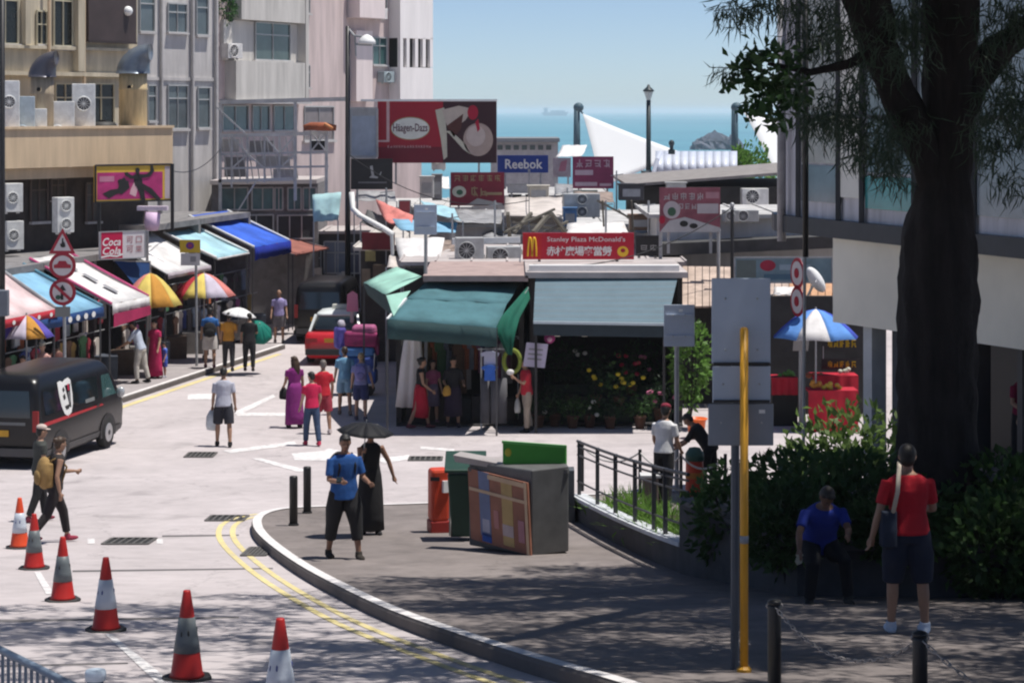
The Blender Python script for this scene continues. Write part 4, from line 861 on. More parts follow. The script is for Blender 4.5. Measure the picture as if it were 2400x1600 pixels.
solid(B(mb, 'folds', c_grn, t, True)); B(MB().bar(W(1238, 674, 52.3), W(1200, 740, 51.2), 0.03), 'batten', m_steel, t)
# ribbed metal awning: every rib its own panel
t = T('ribbed_awning', 'ribbed slate blue metal awning with white header over the flower stall', 'awning', (2.2, 52, 0), group='awnings of the corner stalls')
a, b, d, c = W(1250, 757, 51.0), W(1562, 762, 51.0), W(1255, 648, 52.6), W(1590, 644, 52.6); NR = 9
for i in range(NR):
    k0, k1 = i/NR, (i+1)/NR; p, q, r_, s_ = a.lerp(d, k0), b.lerp(c, k0), b.lerp(c, k1), a.lerp(d, k1)
    up = Vector((0, -0.5, 0.85)) * 0.035
    B(MB().add([p, q, q.lerp(r_, 0.5) + up, r_, s_, p.lerp(s_, 0.5) + up], [(0,1,2,5), (5,2,3,4), (0,5,4), (1,3,2)]), 'rib', m_slate, t)
B(MB().slab([a - Vector((0,0.03,0)), b - Vector((0,0.03,0)), b - Vector((0,0.03,0.28)), a - Vector((0,0.03,0.28))], (0, 0.02, 0)), 'valance', M('valance_navy', (0.02, 0.035, 0.045), 0.7), t)  # near-black valance: shade on the awning's front put into the colour
B(MB().bar(a + Vector((0,-0.04,0.02)), b + Vector((0,-0.04,0.02)), 0.06), 'lip', M('lip_pale', (0.50, 0.58, 0.62), 0.5), t)
B(MB().slab([W(1240, 636, 52.7), W(1592, 636, 52.7), W(1592, 622, 52.7), W(1240, 622, 52.7)], (0, 0.3, 0)), 'header', m_whitep, t); B(MB().slab([W(1246, 648, 52.75), W(1590, 646, 52.75), W(1590, 637, 52.75), W(1246, 637, 52.75)], (0, 0.2, 0)), 'shadow_gap', m_blackp, t)
for u in (1256, 1556): p = W(u, 760, 51.1); B(MB().bar(p, (p.x, p.y, 0.0), 0.06), 'post', m_blackp, t)
for u in (1306, 1370, 1440, 1500): p = W(u, 788, 51.4); B(MB().lathe([(0.07, 0), (0.09, 0.04), (0.03, 0.13), (0, 0.14)], (p.x, p.y, p.z), 12), 'lamp', M('lamp_shell', (0.6, 0.58, 0.52), 0.4), t)

# goods of the clothes stall
t = T('white_dress', 'long white dress hanging at the corner of the clothes stall', 'dress', (UX(965, 52.3), 52.3, 0.6))
mb = MB(); n = 8; rows = [(785, 970, 10), (800, 966, 20), (850, 964, 26), (905, 962, 30), (955, 960, 34)]
for v, u, hw in rows:
    for i in range(n+1): k = i/n*2-1; p = W(u + k*hw, v, 52.3); mb.v.append((p.x, p.y + 0.06*math.sin(i*2.4) + 0.12*k*k, p.z))
for j in range(len(rows)-1):
    for i in range(n): q = j*(n+1)+i; mb.f.append((q, q+1, q+n+2, q+n+1))
solid(B(mb, 'skirt', cloth('dress_white', (0.82, 0.79, 0.77), var=0.08), t, True)); B(MB().tube([W(944, 786, 52.3), W(966, 778, 52.3), W(990, 786, 52.3)], 0.012, 6), 'hanger', m_steel, t)
t = T('clothes_rack', 'packed rack of dark hanging clothes in the corner stall', 'clothes', (-1.2, 53.2, 0))
B(MB().tube([(-2.5, 53.2, 2.05), (0.15, 53.2, 2.05)], 0.018, 8), 'rail', m_steel, t)
for x in (-2.5, 0.15): B(MB().bar((x, 53.2, 0), (x, 53.2, 2.05), 0.04), 'post', m_steel, t)
for j in range(24): cc = tuple(q * 0.35 for q in random.choice(GOODC[2:])); garment((-2.45 + j*0.11, 53.2 + random.uniform(-.1,.1), random.uniform(1.95, 2.02)), Vector((0.75, 0.66, 0)), random.uniform(0.7, 1.3), 0.5, M('garment_%.2f_%.2f' % (cc[0], cc[2]), cc, 0.85, 0.25), t)  # palette dimmed to put the stall's shade into the cloth
t = T('shirt_display', 'blue and white shirts hung above grey trousers at the stall post', 'clothes', (UX(1148, 51.5), 51.5, 0.3))
for (v, cc, hh, w_) in ((822, (0.45,0.47,0.62), 0.45, 0.45), (855, (0.04,0.14,0.55), 0.36, 0.4)): garment(W(1148, v, 51.5 - (0.08 if v > 830 else 0)), Vector((1,0,0)), hh, w_, M('shirt_%.2f' % cc[2], cc, 0.85, 0.15), t, 'shirt')
for u in (1137, 1160, 1178): p = W(u, 886, 51.55); B(MB().tube([p, p - Vector((0,0,0.55)), p - Vector((0,0,1.05))], [(0.10,0.05), (0.11,0.05), (0.10,0.05)], 10), 'trousers', M('trouser_grey', (0.10, 0.10, 0.11), 0.9, 0.2), t, True)
B(MB().bar(W(1128, 815, 51.6), W(1128, 1010, 51.6), 0.04), 'post', m_steel, t); B(MB().bar(W(1120, 818, 51.6), W(1190, 818, 51.6), 0.03), 'rail', m_steel, t)
t = T('ring_display', 'pale yellow green wreath hanging beside the green cloth', 'wreath', W(1200, 850, 51.2))
p = W(1200, 846, 51.2); B(MB().tube([p + Vector((math.cos(a)*0.19, 0, math.sin(a)*0.26)) for a in [2*PI*i/20 for i in range(21)]], 0.05, 8), 'ring', cloth('wreath_green', (0.24, 0.30, 0.05)), t, True); B(MB().ell(W(1196, 872, 51.15), (0.09, 0.05, 0.07)), 'bow', c_white, t, True)
t = T('notice_sheet', 'pale lilac price sheet hanging at the left of the flower stall', 'sheet', W(1255, 862, 51.2))
bd = Board(W(1226, 858, 51.2), Vector((0.50, 0, -0.04)), (0.08, 0, 0.55), 0.008); bd.base('paper', M('paper_lilac', (0.50, 0.47, 0.60), 0.8, 0.1), t)
for k in (0.3, 0.5, 0.7): bd.rect(0.15, k, 0.8, k + 0.07, 'print_line', M('print_grey', (0.25, 0.25, 0.27)), t)
t = T('hanging_flower', 'magenta flower ball hanging under the slate awning', 'flower', W(1288, 800, 51.4))
p = W(1288, 792, 51.4); B(MB().ell(p, (0.13, 0.12, 0.13)), 'bloom', M('magenta', (0.30, 0.03, 0.16)), t, True); B(MB().ell(p + Vector((0,-0.1,-0.02)), (0.06, 0.05, 0.06)), 'centre', M('pinkish', (0.6, 0.35, 0.45)), t, True)
# flower stall plants: each pot a thing
def potted(label, u, v, Y, hh, w_, lc, fc=None, nl=160, nf=0, pot=(0.12, 0.06, 0.04), cat='potted plant', size=(0.08, 0.16), name='potted_plant'):
    p = W(u, v, Y); p.z = max(p.z, 0.02); t = T(name, label, cat, p, group='plants of the flower stall')
    B(MB().lathe([(0.10, 0), (0.14, 0.26), (0.155, 0.26), (0.155, 0.30), (0.12, 0.30), (0.0, 0.28)], p, 14), 'pot', M('pot_%.2f' % pot[0], pot, 0.7, 0.2), t, True)
    C = np.array(p) + np.array([0, 0, 0.3 + hh*0.45]) + rng.normal(size=(nl, 3)) * np.array([w_*0.4, w_*0.3, hh*0.3]); D = rng.normal(size=(nl, 3)); D[:, 2] += 0.3
    leaves_obj('foliage', C, D, rng.uniform(*size, nl), rng.uniform(size[0]*0.4, size[1]*0.5, nl), lc, t, rng)
    B(MB().tube([p + Vector((0,0,0.25)), p + Vector((0.02,0,0.3+hh*0.6))], [0.02, 0.008], 6), 'stem', m_bark, t)
    for i in range(nf):
        q = p + Vector((rng.normal()*w_*0.35, -w_*0.25 + rng.normal()*0.06, 0.3 + hh*0.5 + rng.normal()*hh*0.22)); B(MB().ell(q, (0.06, 0.06, 0.05), 8, 6), 'bloom', fc, t, True)
    return t
fy, fr, fp, fw = M('bloom_yellow', (0.55, 0.42, 0.03)), M('bloom_red', (0.35, 0.02, 0.05)), M('bloom_pink', (0.5, 0.15, 0.25)), M('bloom_white', (0.6, 0.6, 0.55))
lg, ld = leaf_mat('stall_leaf', (0.05, 0.12, 0.03)), leaf_mat('stall_leaf_dark', (0.025, 0.06, 0.025))
P_ = [('yellow flower bunch in the middle of the flower stall', 1452, 960, 52.2, 0.75, 0.5, lg, fy, 9), ('yellow flowers left of the middle of the flower stall', 1396, 955, 52.6, 0.95, 0.5, ld, fy, 4), ('dark red flowers behind the yellow bunch', 1480, 930, 53.2, 0.9, 0.5, ld, fr, 7),
      ('dark bushy pot plant nearest the red shirted man', 1262, 1004, 52.1, 0.5, 0.5, ld, None, 0), ('second dark pot plant at the left foot of the flower stall', 1300, 1002, 52.3, 0.6, 0.5, ld, fw, 2), ('low green pot plant at the foot of the flower stall', 1342, 1004, 52.0, 0.4, 0.5, lg, None, 0), ('pot plant with pale buds at the foot of the flower stall', 1382, 1003, 52.1, 0.45, 0.45, ld, fw, 3),
      ('tall dark plant on the left inside the flower stall', 1300, 935, 53.6, 1.1, 0.7, ld, None, 0), ('tall dark plant in the middle inside the flower stall', 1360, 930, 54.0, 1.2, 0.7, ld, fw, 3), ('tall dark plant on the right inside the flower stall', 1520, 935, 53.6, 1.2, 0.6, ld, fp, 3), ('pink flowers at the right end of the flower stall', 1545, 985, 52.2, 0.6, 0.45, ld, fp, 6), ('green leafy pot plant under the yellow bunch', 1430, 1004, 51.9, 0.4, 0.6, ld, None, 0), ('green leafy pot plant beside the green box of the flower stall', 1500, 1004, 51.9, 0.45, 0.5, lg, None, 0)]
for (lab, u, v, Y, hh, w_, lc, fc, nf) in P_: potted(lab, u, v, Y, hh, w_, lc, fc, 170, nf)
t = T('flower_bench', 'dark stepped bench carrying the pots of the flower stall', 'bench', (2.3, 54, 0))
for i, (y, h) in enumerate(((52.75, 0.5), (53.4, 0.85), (54.1, 1.1))): B(MB().box((2.3, y + 0.3, h/2), (3.0, 0.6, h)), 'step', M('bench_dark_green', (0.015, 0.03, 0.02), 0.8), t)
# large leafy potted tree between the stall and the grey sign
shrub('tall leafy potted tree with fresh green leaves right of the flower stall', UX(1618, 51.8), 51.8, 0.42, 0.4, 0.55, 2.6, 650, leaf_mat('fresh_leaf', (0.13, 0.26, 0.05), 0.45), (0.12, 0.22), 'potted plant', 'plants of the flower stall', 'potted_tree')
t = T('orange_tub', 'bright orange plastic tub beside the dark clothed person', 'tub', (UX(1632, 50.2), 50.2, 0.05)); p = Vector((UX(1632, 50.2), 50.2, 0.05)); B(MB().lathe([(0.17, 0.0), (0.22, 0.42), (0.24, 0.42), (0.24, 0.46), (0.20, 0.46), (0.16, 0.04), (0, 0.04)], p, 18), 'shell', M('plastic_orange', (0.72, 0.13, 0.02), 0.4), t, True); B(MB().tube([p + Vector((math.cos(a)*0.245, math.sin(a)*0.245, 0.44)) for a in [2*PI*i/18 for i in range(19)]], 0.015, 6), 'rim', M('plastic_orange', (0.72, 0.13, 0.02), 0.4), t)

def marks(bd, t, n, s0, s1, y, h, mm, lay=2):
    """illegible sign characters: a few strokes each"""
    rr = random.Random(n * 31 + int(s0 * 100) + int(bd.p0.x * 10))
    for i in range(n):
        cx = s0 + (s1 - s0) * (i + 0.5) / n; ws = (s1 - s0) / n * 0.38; hs = h * 0.5; mb = MB(); d = 0.004 * lay
        st = [((-0.9, 0.7), (0.9, 0.7)), ((0.0, 1.0), (0.0, -0.9)), ((-0.8, 0.0), (0.8, 0.0)), ((-0.1, 0.1), (-0.9, -0.9)), ((0.1, 0.1), (0.9, -0.9)), ((-0.7, -0.6), (0.7, -0.6)), ((-0.7, 0.7), (-0.7, -0.6)), ((0.7, 0.7), (0.7, -0.6))]
        rr.shuffle(st)
        for a, b in st[:5]: mb.bar(bd.at(cx + a[0]*ws, y + a[1]*hs, d), bd.at(cx + b[0]*ws, y + b[1]*hs, d), h * bd.h * 0.11, h * bd.h * 0.11)
        B(mb, 'letter', mm, t)
# ---- fruit stall under the blue parasol
t = T('fruit_stall', 'fruit stall with red cloth covered tables under the blue parasol', 'stall', (UX(1900, 52), 52, 0))
redc = M('table_cloth_red', (0.42, 0.012, 0.03), 0.8, 0.2)
for (u0, u1, v0, v1, Y, nm) in ((1895, 2012, 915, 992, 51.3, 'front_table'), (1808, 1870, 885, 925, 52.3, 'side_table'), (1905, 2012, 880, 915, 52.4, 'rear_table')):
    x0, x1 = UX(u0, Y), UX(u1, Y); zt, zb_ = VZ(v0, Y), (0.0 if nm == 'front_table' else VZ(v1, Y)); mb = MB(); n = 14
    for j, z in enumerate((zt, zb_)):
        for i in range(n+1): mb.v.append((x0 + (x1-x0)*i/n, Y - 0.03*j*math.sin(i*1.7) - 0.02*j, z))
    for i in range(n): mb.f.append((i, i+1, n+2+i, n+1+i))
    B(mb, 'cloth_front', redc, t, True); B(MB().box(((x0+x1)/2, Y + 0.35, zt - 0.02), (x1-x0, 0.7, 0.035)), nm, redc, t)
B(MB().box((UX(1838, 52.5), 52.6, 0.45), (0.6, 0.5, 0.9)), 'cabinet', M('cabinet_black', (0.012, 0.014, 0.014)), t)
B(wall_prism([(UX(1805, 54.5), 54.5), (UX(2060, 54.5), 54.5), (UX(2060, 54.5), 54.7), (UX(1805, 54.5), 54.7)], 0, 2.9), 'back_wall', m_stallw, t)
for (u, v, cc, k) in ((1915, 905, (0.50,0.22,0.03), 9), (1950, 912, (0.62,0.45,0.06), 9), (1845, 880, (0.12,0.28,0.05), 10), (1900, 882, (0.35,0.10,0.04), 7), (1990, 872, (0.5,0.5,0.4), 5)):
    for i in range(k): p = W(u + rng.normal()*10, v - abs(rng.normal())*5, 51.55 if v > 895 else 52.6); B(MB().ell(p, (0.06, 0.06, 0.055), 8, 6), 'fruit', M('fruit_%.2f_%.2f' % (cc[0], cc[1]), cc, 0.5, 0.2), t, True)
for i, (u, v, s_) in enumerate(((1970, 805, 0.16), (1975, 850, 0.10))):
    t2 = T('stall_sign', ('black stall sign with yellow writing under the blue parasol', 'smaller black sign with yellow writing above the red tables')[i], 'sign', W(u, v, 53.0)); bd = Board(W(1925, v + 16, 53.0), (UX(2015, 53) - UX(1925, 53), 0, 0), (0, 0, 0.34 if i == 0 else 0.26), 0.03); bd.base('panel', m_blackp, t2); marks(bd, t2, 5, 0.15, 0.92, 0.5, 0.6, M('sign_yellow', (0.55, 0.38, 0.02)))
    B(MB().bar(bd.at(0.05, 1), bd.at(0.05, 1) + Vector((0,0,0.3)), 0.02), 'hanger', m_steel, t2)

# ================================================================== MARKET ROOFS AND SHOPS BEHIND
m_roofw = M('roof_white_sheet', (0.46, 0.45, 0.44), 0.75, 0.35, 1.1); m_roofd = M('roof_dark', (0.07, 0.07, 0.07), 0.8, 0.3); m_wallw = M('market_wall_white', (0.62, 0.60, 0.58), 0.85, 0.15, 1.0, streak=True)
def hall(label, X0, X1, Y0, Y1, z1, mw, mr, over=0.3, name='market_hall', rib=True, dz=0.0):
    t = T(name, label, 'market hall', ((X0+X1)/2, Y0, 0), group='low halls of the market')
    B(wall_prism([(X0, Y0), (X1, Y0), (X1, Y1), (X0, Y1)], 0, z1), 'wall', mw, t)
    pr = [(X0-over, Y0-over), (X1+over, Y0-over), (X1+over, Y1+over), (X0-over, Y1+over)]
    B(MB().slab([(pr[0][0], pr[0][1], z1+0.004), (pr[1][0], pr[1][1], z1+0.004+dz), (pr[2][0], pr[2][1], z1+0.004+dz), (pr[3][0], pr[3][1], z1+0.004)], (0,0,0.10)), 'roof', mr, t)
    if rib:
        n = max(3, int((X1-X0)/0.8))
        for i in range(n+1): x = pr[0][0] + (pr[1][0]-pr[0][0])*i/n; zz = z1 + 0.11 + dz*i/n; B(MB().bar((x, pr[0][1], zz), (x, pr[2][1], zz), 0.05, 0.06), 'roof_seam', mr, t)
    return t
m_teals = M('shop_teal_glass', (0.10, 0.20, 0.21), 0.2, 0.4, 1.0, spec=0.7)
h1 = hall('grey roofed hall directly behind the corner stalls', -2.6, 4.2, 57.6, 64.5, 3.45, M('hall_wall', (0.12, 0.115, 0.11), 0.85, 0.3), m_roofg)
h2 = hall('white roofed hall behind the red burger sign', -1.5, 5.2, 67, 76, 3.95, m_wallw, m_roofw)
h3 = hall('hall with dark eaves and white wall in front of the glazed building', UX(1540, 60), UX(2030, 60), 60.2, 66, 4.55, m_wallw, m_roofw, 0.25)
B(MB().slab([(UX(1532, 59), 59.0, VZ(600, 59)), (UX(2040, 59), 59.0, VZ(600, 59) + 0.25), (UX(2040, 59), 59.0, VZ(558, 59) + 0.1), (UX(1532, 59), 59.0, VZ(572, 59))], (0, 1.1, 0)), 'eaves', m_roofd, h3)
h4 = hall('long flat dark roofed hall near the beach', UX(1500, 80), UX(1900, 80), 80, 90, 4.72, M('hall_wall_dark', (0.035, 0.035, 0.035), 0.85, 0.3), M('roof_concrete', (0.24, 0.22, 0.21), 0.85, 0.3), 0.5, dz=0.55, rib=False)
h5 = hall('white fronted hall under the blue shoe sign', UX(1100, 84), UX(1420, 84), 84, 93, 4.15, m_wallw, m_roofw, 0.2)
h6 = hall('grey hall with dark windows below the ice cream billboard', UX(905, 82), UX(1095, 82), 82, 90, 3.8, M('hall_wall_grey', (0.30, 0.29, 0.29), 0.85, 0.25), m_roofw, 0.2)
h7 = hall('right hand row of small shops closing the street', -4.5, -2.9, 66, 79, 3.3, M('hall_wall_brown', (0.045, 0.04, 0.038), 0.85, 0.3), M('roof_beige', (0.5, 0.47, 0.44), 0.85, 0.2), 0.2)
h8 = hall('small shop at the very end of the left street', -8.6, -4.7, 78.5, 82, 3.1, M('hall_wall_umber', (0.05, 0.045, 0.045), 0.85, 0.3), m_roofg, 0.1)
FS = Face((UX(500, 77), 77), (UX(800, 78.4), 78.4))
t = T('shop_row', 'two storey shop row with teal windows below the white steel frame', 'building', (-9, 79, 0)); a, b = FS.at(496, 500), FS.at(745, 500)
B(wall_prism([(a.x, a.y), (b.x, b.y), (b.x, b.y + 4), (a.x, a.y + 4)], 0, 4.9), 'wall', M('shop_row_wall', (0.20, 0.19, 0.19), 0.85, 0.25), t)
B(wall_prism([(a.x, a.y - 0.5), (b.x, b.y - 0.5), (b.x, b.y + 4), (a.x, a.y + 4)], 4.904, 5.05), 'roof', m_roofg, t)
for u0, u1 in ((518, 580), (590, 640), (644, 662), (674, 705), (710, 740)): FS.window(u0, 440, u1, 492, t, 2, 0.0, m_teals, m_wframe, False)
for u0, u1 in ((520, 640), (650, 735)): FS.window(u0, 505, u1, 560, t, 3, 0.0, M('shop_glass_dark', (0.05, 0.055, 0.06), 0.25), m_wframe, False)
# things on the hall roofs
def roof_box(name, label, cat, u, v, Y, w_, h_, d_, mm, extra=None):
    p = W(u, v, Y); t = T(name, label, cat, p, group=None); B(MB().box(p + Vector((0, d_/2, h_/2)), (w_, d_, h_)), 'casing', mm, t, bevel=0.02)
    return t, p
for (u, v, Y, w_, h_, fans, lab) in ((1768, 482, 79.2, 0.95, 0.62, 1, 'white air conditioner on the dark hall wall by the glazed building'), (1745, 523, 59.7, 0.7, 0.36, 1, 'grey air conditioner half hidden below the white one'), (1712, 523, 59.6, 0.4, 0.36, 1, 'narrow grey air conditioner beside the faded maroon sign'),
        (1100, 620, 58.6, 0.75, 0.72, 1, 'grey cooling unit behind the teal awning'), (1180, 626, 58.8, 0.9, 0.55, 1, 'dusty cooling unit left of the red burger sign'), (1028, 400, 81.5, 0.5, 0.8, 1, 'tall white unit under the ice cream billboard'), (1362, 512, 66.8, 1.1, 0.75, 2, 'old grey cooling unit above the red burger sign')):
    p = W(u, v, Y); ac_unit('air_conditioner', lab, p, (0.1, -1), w_, h_, 0.4, fans, 'air conditioners on the market roofs', (0.40, 0.41, 0.41) if 'grey' in lab or 'dusty' in lab else (0.66, 0.66, 0.63))
t = T('duct', 'pale blue grey square duct rising behind the teal awning', 'duct', W(1118, 632, 59.5))
B(MB().bar(W(1118, 632, 59.5), W(1118, 568, 59.5), 0.34), 'riser', M('duct_blue', (0.33, 0.40, 0.45), 0.5, 0.2, metal=0.2), t); B(MB().bar(W(1060, 566, 59.5), W(1220, 562, 59.5), 0.16), 'run', m_whitep, t); B(MB().bar(W(1140, 584, 59.3), W(1222, 580, 59.3), 0.10), 'lower_run', m_whitep, t); B(MB().box(W(1118, 600, 59.3), (0.42, 0.42, 0.08)), 'flange', m_steel, t)
t = T('water_tank', 'squat grey tank under the duct behind the teal awning', 'tank', W(1205, 630, 60)); p = W(1195, 625, 60.4); B(MB().lathe([(0.36, 0), (0.38, 0.4), (0.3, 0.5), (0, 0.54)], p, 18), 'drum', M('tank_grey', (0.22, 0.22, 0.20), 0.7), t, True); B(MB().lathe([(0.09, 0.5), (0.09, 0.58), (0, 0.6)], p, 12), 'cap', m_steel, t)
def tarp(label, uvY, mm, name='tarpaulin', pole=True):
    P = [W(*q) for q in uvY]; t = T(name, label, 'tarpaulin', P[0], group='tarpaulins over the market'); solid(B(sag_sheet(P[0], P[1], P[2], P[3], 8, 5, 0.08), 'sheet', mm, t, True))
    if pole:
        for q in (P[0], P[1]): B(MB().bar(q, (q.x, q.y + 0.02, 0.05), 0.04), 'pole', m_steel, t)
    return t
tarp('bright white tarpaulin below the grey sign back', [(940, 612, 59.0), (1030, 606, 59.0), (1042, 556, 61.5), (925, 558, 61.5)], c_white)
tarp('small white tarpaulin over the mint awning', [(905, 626, 58.6), (980, 630, 58.6), (940, 604, 60.5), (912, 598, 60.5)], cloth('canvas_cream', (0.66, 0.60, 0.56)))
tarp('white tarpaulin roof peak just above the red burger sign', [(1322, 548, 62.5), (1480, 548, 62.5), (1462, 520, 65), (1330, 522, 65)], c_white)
tarp('red and pale blue striped awning beyond the white gutter', [(905, 518, 66.5), (960, 545, 64.0), (968, 505, 66), (880, 466, 71)], c_salm)
tarp('pale blue awning behind the grey sign back', [(945, 540, 63.5), (1065, 545, 63.5), (1072, 522, 66), (920, 512, 66)], c_blue)
tarp('narrow sea green awning above the pale blue one', [(1015, 500, 66), (1085, 518, 64.5), (1065, 488, 68), (985, 470, 70)], c_lblue)
tarp('wide cream tarpaulin behind the dark red sign', [(1180, 505, 66), (1330, 508, 66), (1320, 462, 74), (1185, 462, 74)], cloth('canvas_cream', (0.66, 0.60, 0.56)))
tarp('hanging pale cyan banner beside the black lamp post', [(735, 520, 74.0), (792, 516, 74.0), (800, 450, 74.4), (732, 456, 74.4)], cloth('canvas_cyan', (0.50, 0.75, 0.78)))
tarp('white canopy at the right of the grey sign back', [(985, 440, 81), (1055, 442, 81), (1052, 414, 84), (990, 412, 84)], c_white)
# white gutter that drops along the right hand row
t = T('gutter', 'thick white gutter pipe bending down along the market roof', 'gutter', W(826, 470, 72)); B(MB().tube([W(824, 450, 72), W(827, 490, 72), W(845, 506, 71), W(900, 536, 65), W(918, 548, 64)], 0.085, 10), 'pipe', m_whitep, t, True); B(MB().tube([W(918, 548, 64), W(922, 640, 64)], 0.05, 8), 'downpipe', m_whitep, t)
for u, v, Y in ((845, 506, 71), (900, 536, 65)): B(MB().box(W(u, v, Y), (0.24, 0.24, 0.05)), 'bracket', m_steel, t)
# slanting roof timbers among the market roofs
t = T('roof_truss', 'tangle of weathered grey roof poles above the red burger sign', 'poles', W(1260, 545, 61)); mm = M('weathered_pole', (0.13, 0.12, 0.10), 0.9, 0.3)
for (a0, b0, a1, b1, w_) in ((1180, 545, 1300, 490, 0.06), (1205, 545, 1245, 500, 0.09), (1250, 545, 1288, 500, 0.10), (1275, 545, 1330, 520, 0.07), (1200, 520, 1330, 540, 0.05), (1292, 500, 1325, 545, 0.09), (1190, 500, 1195, 560, 0.10)): B(MB().bar(W(a0, b0, 61), W(a1, b1, 62), w_), 'pole', mm, t)
for (a0, b0, a1, b1) in ((1400, 470, 1475, 510), (1412, 470, 1415, 530), (1480, 470, 1485, 560)): B(MB().bar(W(a0, b0, 61.5), W(a1, b1, 62), 0.05), 'pole', mm, t)
for (u, v0, v1, Y, lab) in ((1548, 540, 622, 57.2, 'thin grey pole carrying the faded maroon sign, left one'), (1684, 540, 660, 57.2, 'thin grey pole carrying the faded maroon sign, right one'), (1716, 480, 665, 56.6, 'black pole standing between the maroon sign and the glazed building')):
    t = T('pole', lab, 'pole', W(u, v1, Y)); B(MB().tube([W(u, v1 + 120, Y), W(u, v0, Y)], 0.045, 8), 'shaft', m_blackp if 'black' in lab else m_steel, t); B(MB().ell(W(u, v0, Y), (0.06, 0.06, 0.06), 8, 6), 'cap', m_steel, t)
# fish and chips style roof stalls to the right: orange tiles and awning
m_tile = M('roof_tile_terracotta', (0.46, 0.36, 0.30), 0.85, 0.3, 3.0); m_tile2 = M('roof_tile_orange', (0.50, 0.28, 0.16), 0.8, 0.25)
t = T('tiled_kiosk', 'kiosk with terracotta roof behind the grey signposts', 'kiosk', (UX(1760, 56), 56, 0))
B(wall_prism([(UX(1600, 56.5), 56.5), (UX(2030, 56.5), 56.5), (UX(2030, 56.5), 58.2), (UX(1600, 56.5), 58.2)], 0, 2.7), 'wall', m_stallw, t)
for i in range(26):
    k0, k1 = i/26, (i+0.9)/26; u0, u1 = 1596 + (2036-1596)*k0, 1596 + (2036-1596)*k1
    B(MB().slab([W(u0, 722 - 6*k0, 55.6), W(u1, 722 - 6*k0, 55.6), W(u1, 628 + 6*k0, 58.2), W(u0, 628 + 6*k0, 58.2)], (0, -0.03, 0.05)), 'roof_tile', m_tile if i < 15 else m_tile2, t)
t = T('shop_sign', 'teal shop sign with a red oval and pale lettering above the parasol', 'sign', W(1820, 660, 55.3)); bd = Board(W(1722, 662, 55.2), (UX(1950, 55.2)-UX(1722, 55.2), 0, 0), (0, 0, 0.62), 0.06); bd.base('panel', M('sign_teal', (0.20, 0.29, 0.32), 0.6, 0.2), t); bd.oval(0.34, 0.68, 0.08, 0.22, 'oval_mark', M('sign_red', (0.42, 0.03, 0.06)), t); bd.rect(0.46, 0.5, 0.78, 0.72, 'print_band', M('sign_pale', (0.36, 0.44, 0.48)), t); bd.rect(0.30, 0.12, 0.75, 0.34, 'print_band', M('sign_bluegrey', (0.10, 0.18, 0.24)), t); bd.rect(0.02, 0.2, 0.22, 0.9, 'print_block', M('sign_olive', (0.16, 0.19, 0.17)), t)
bd.frame(0.04, 0.04, 'frame', m_steel, t)
t = T('satellite_dish', 'tilted white dish above the blue parasol', 'dish', W(1905, 690, 55.0))
mb = MB(); cc = W(1912, 655, 54.9); q = Euler((R(20), R(-35), 0)).to_matrix(); nS = 18; rows = 5
for j in range(rows+1):
    for i in range(nS): r_ = 0.40*j/rows; a = 2*PI*i/nS; mb.v.append(tuple(cc + q @ Vector((r_*math.cos(a)*0.38, -0.15 + 0.9*r_*r_, r_*math.sin(a)))))
for j in range(rows):
    for i in range(nS): mb.f.append((j*nS+i, j*nS+(i+1) % nS, (j+1)*nS+(i+1) % nS, (j+1)*nS+i))
solid(B(mb, 'bowl', m_whitep, t, True)); B(MB().bar(cc, W(1890, 700, 55.4), 0.05), 'arm', m_steel, t); B(MB().bar(cc + Vector((0,-0.1,0)), cc + Vector((-0.05,-0.35,-0.05)), 0.03), 'feed', m_steel, t)
tarp('white awning strip under the satellite dish', [(1808, 690, 55.0), (1880, 690, 55.0), (1870, 672, 56), (1815, 672, 56)], c_white, 'awning')

# ================================================================== STEEL FRAME WITH LATTICE, BILLBOARDS, SIGNS
m_wsteel = M('white_steel', (0.50, 0.49, 0.48), 0.6, 0.2)
t = T('steel_lattice', 'white steel lattice frame of an empty billboard beside the pink block', 'frame', W(640, 480, 75))
def fb(u0, v0, u1, v1, w_=0.09, Y=74.5, nm='beam'): B(MB().bar(W(u0, v0, Y), W(u1, v1, Y), w_), nm, m_wsteel, t)
for a in ((516, 240, 820, 232, 0.14), (516, 318, 770, 312, 0.12), (512, 424, 690, 420, 0.10), (516, 362, 770, 356, 0.07), (516, 395, 770, 390, 0.07)): fb(*a)
for u, v0, v1 in ((516, 240, 560), (543, 318, 440), (580, 318, 430), (620, 318, 428), (655, 318, 425), (692, 238, 470), (728, 300, 440), (765, 300, 480)): fb(u, v0, u, v1, 0.10 if u in (516, 692, 765) else 0.06, 74.5, 'post')
for a in ((506, 250, 580, 318), (518, 560, 600, 425), (543, 320, 580, 360), (580, 362, 620, 395), (620, 320, 655, 360), (655, 395, 690, 362), (728, 310, 765, 356), (765, 310, 728, 356), (543, 395, 580, 362), (655, 360, 690, 318)): fb(*a, 0.05, 74.4, 'brace')
for i in range(12): u = 520 + i*15; fb(u, 322, u + 13, 420, 0.035, 74.7, 'lattice_bar')
for (u0, v0, u1, v1, k) in ((520, 326, 560, 356, 0), (585, 330, 640, 358, 1), (600, 366, 680, 392, 0), (526, 368, 575, 415, 1), (640, 396, 688, 418, 0), (730, 330, 762, 352, 2)): B(MB().slab([W(u0, v1, 74.9), W(u1, v1, 74.9), W(u1, v0, 74.9), W(u0, v0, 74.9)], (0, 0.03, 0)), 'backing_panel', (M('panel_pale', (0.45, 0.43, 0.42)), M('panel_mid', (0.26, 0.25, 0.25)), m_blackp)[k], t)
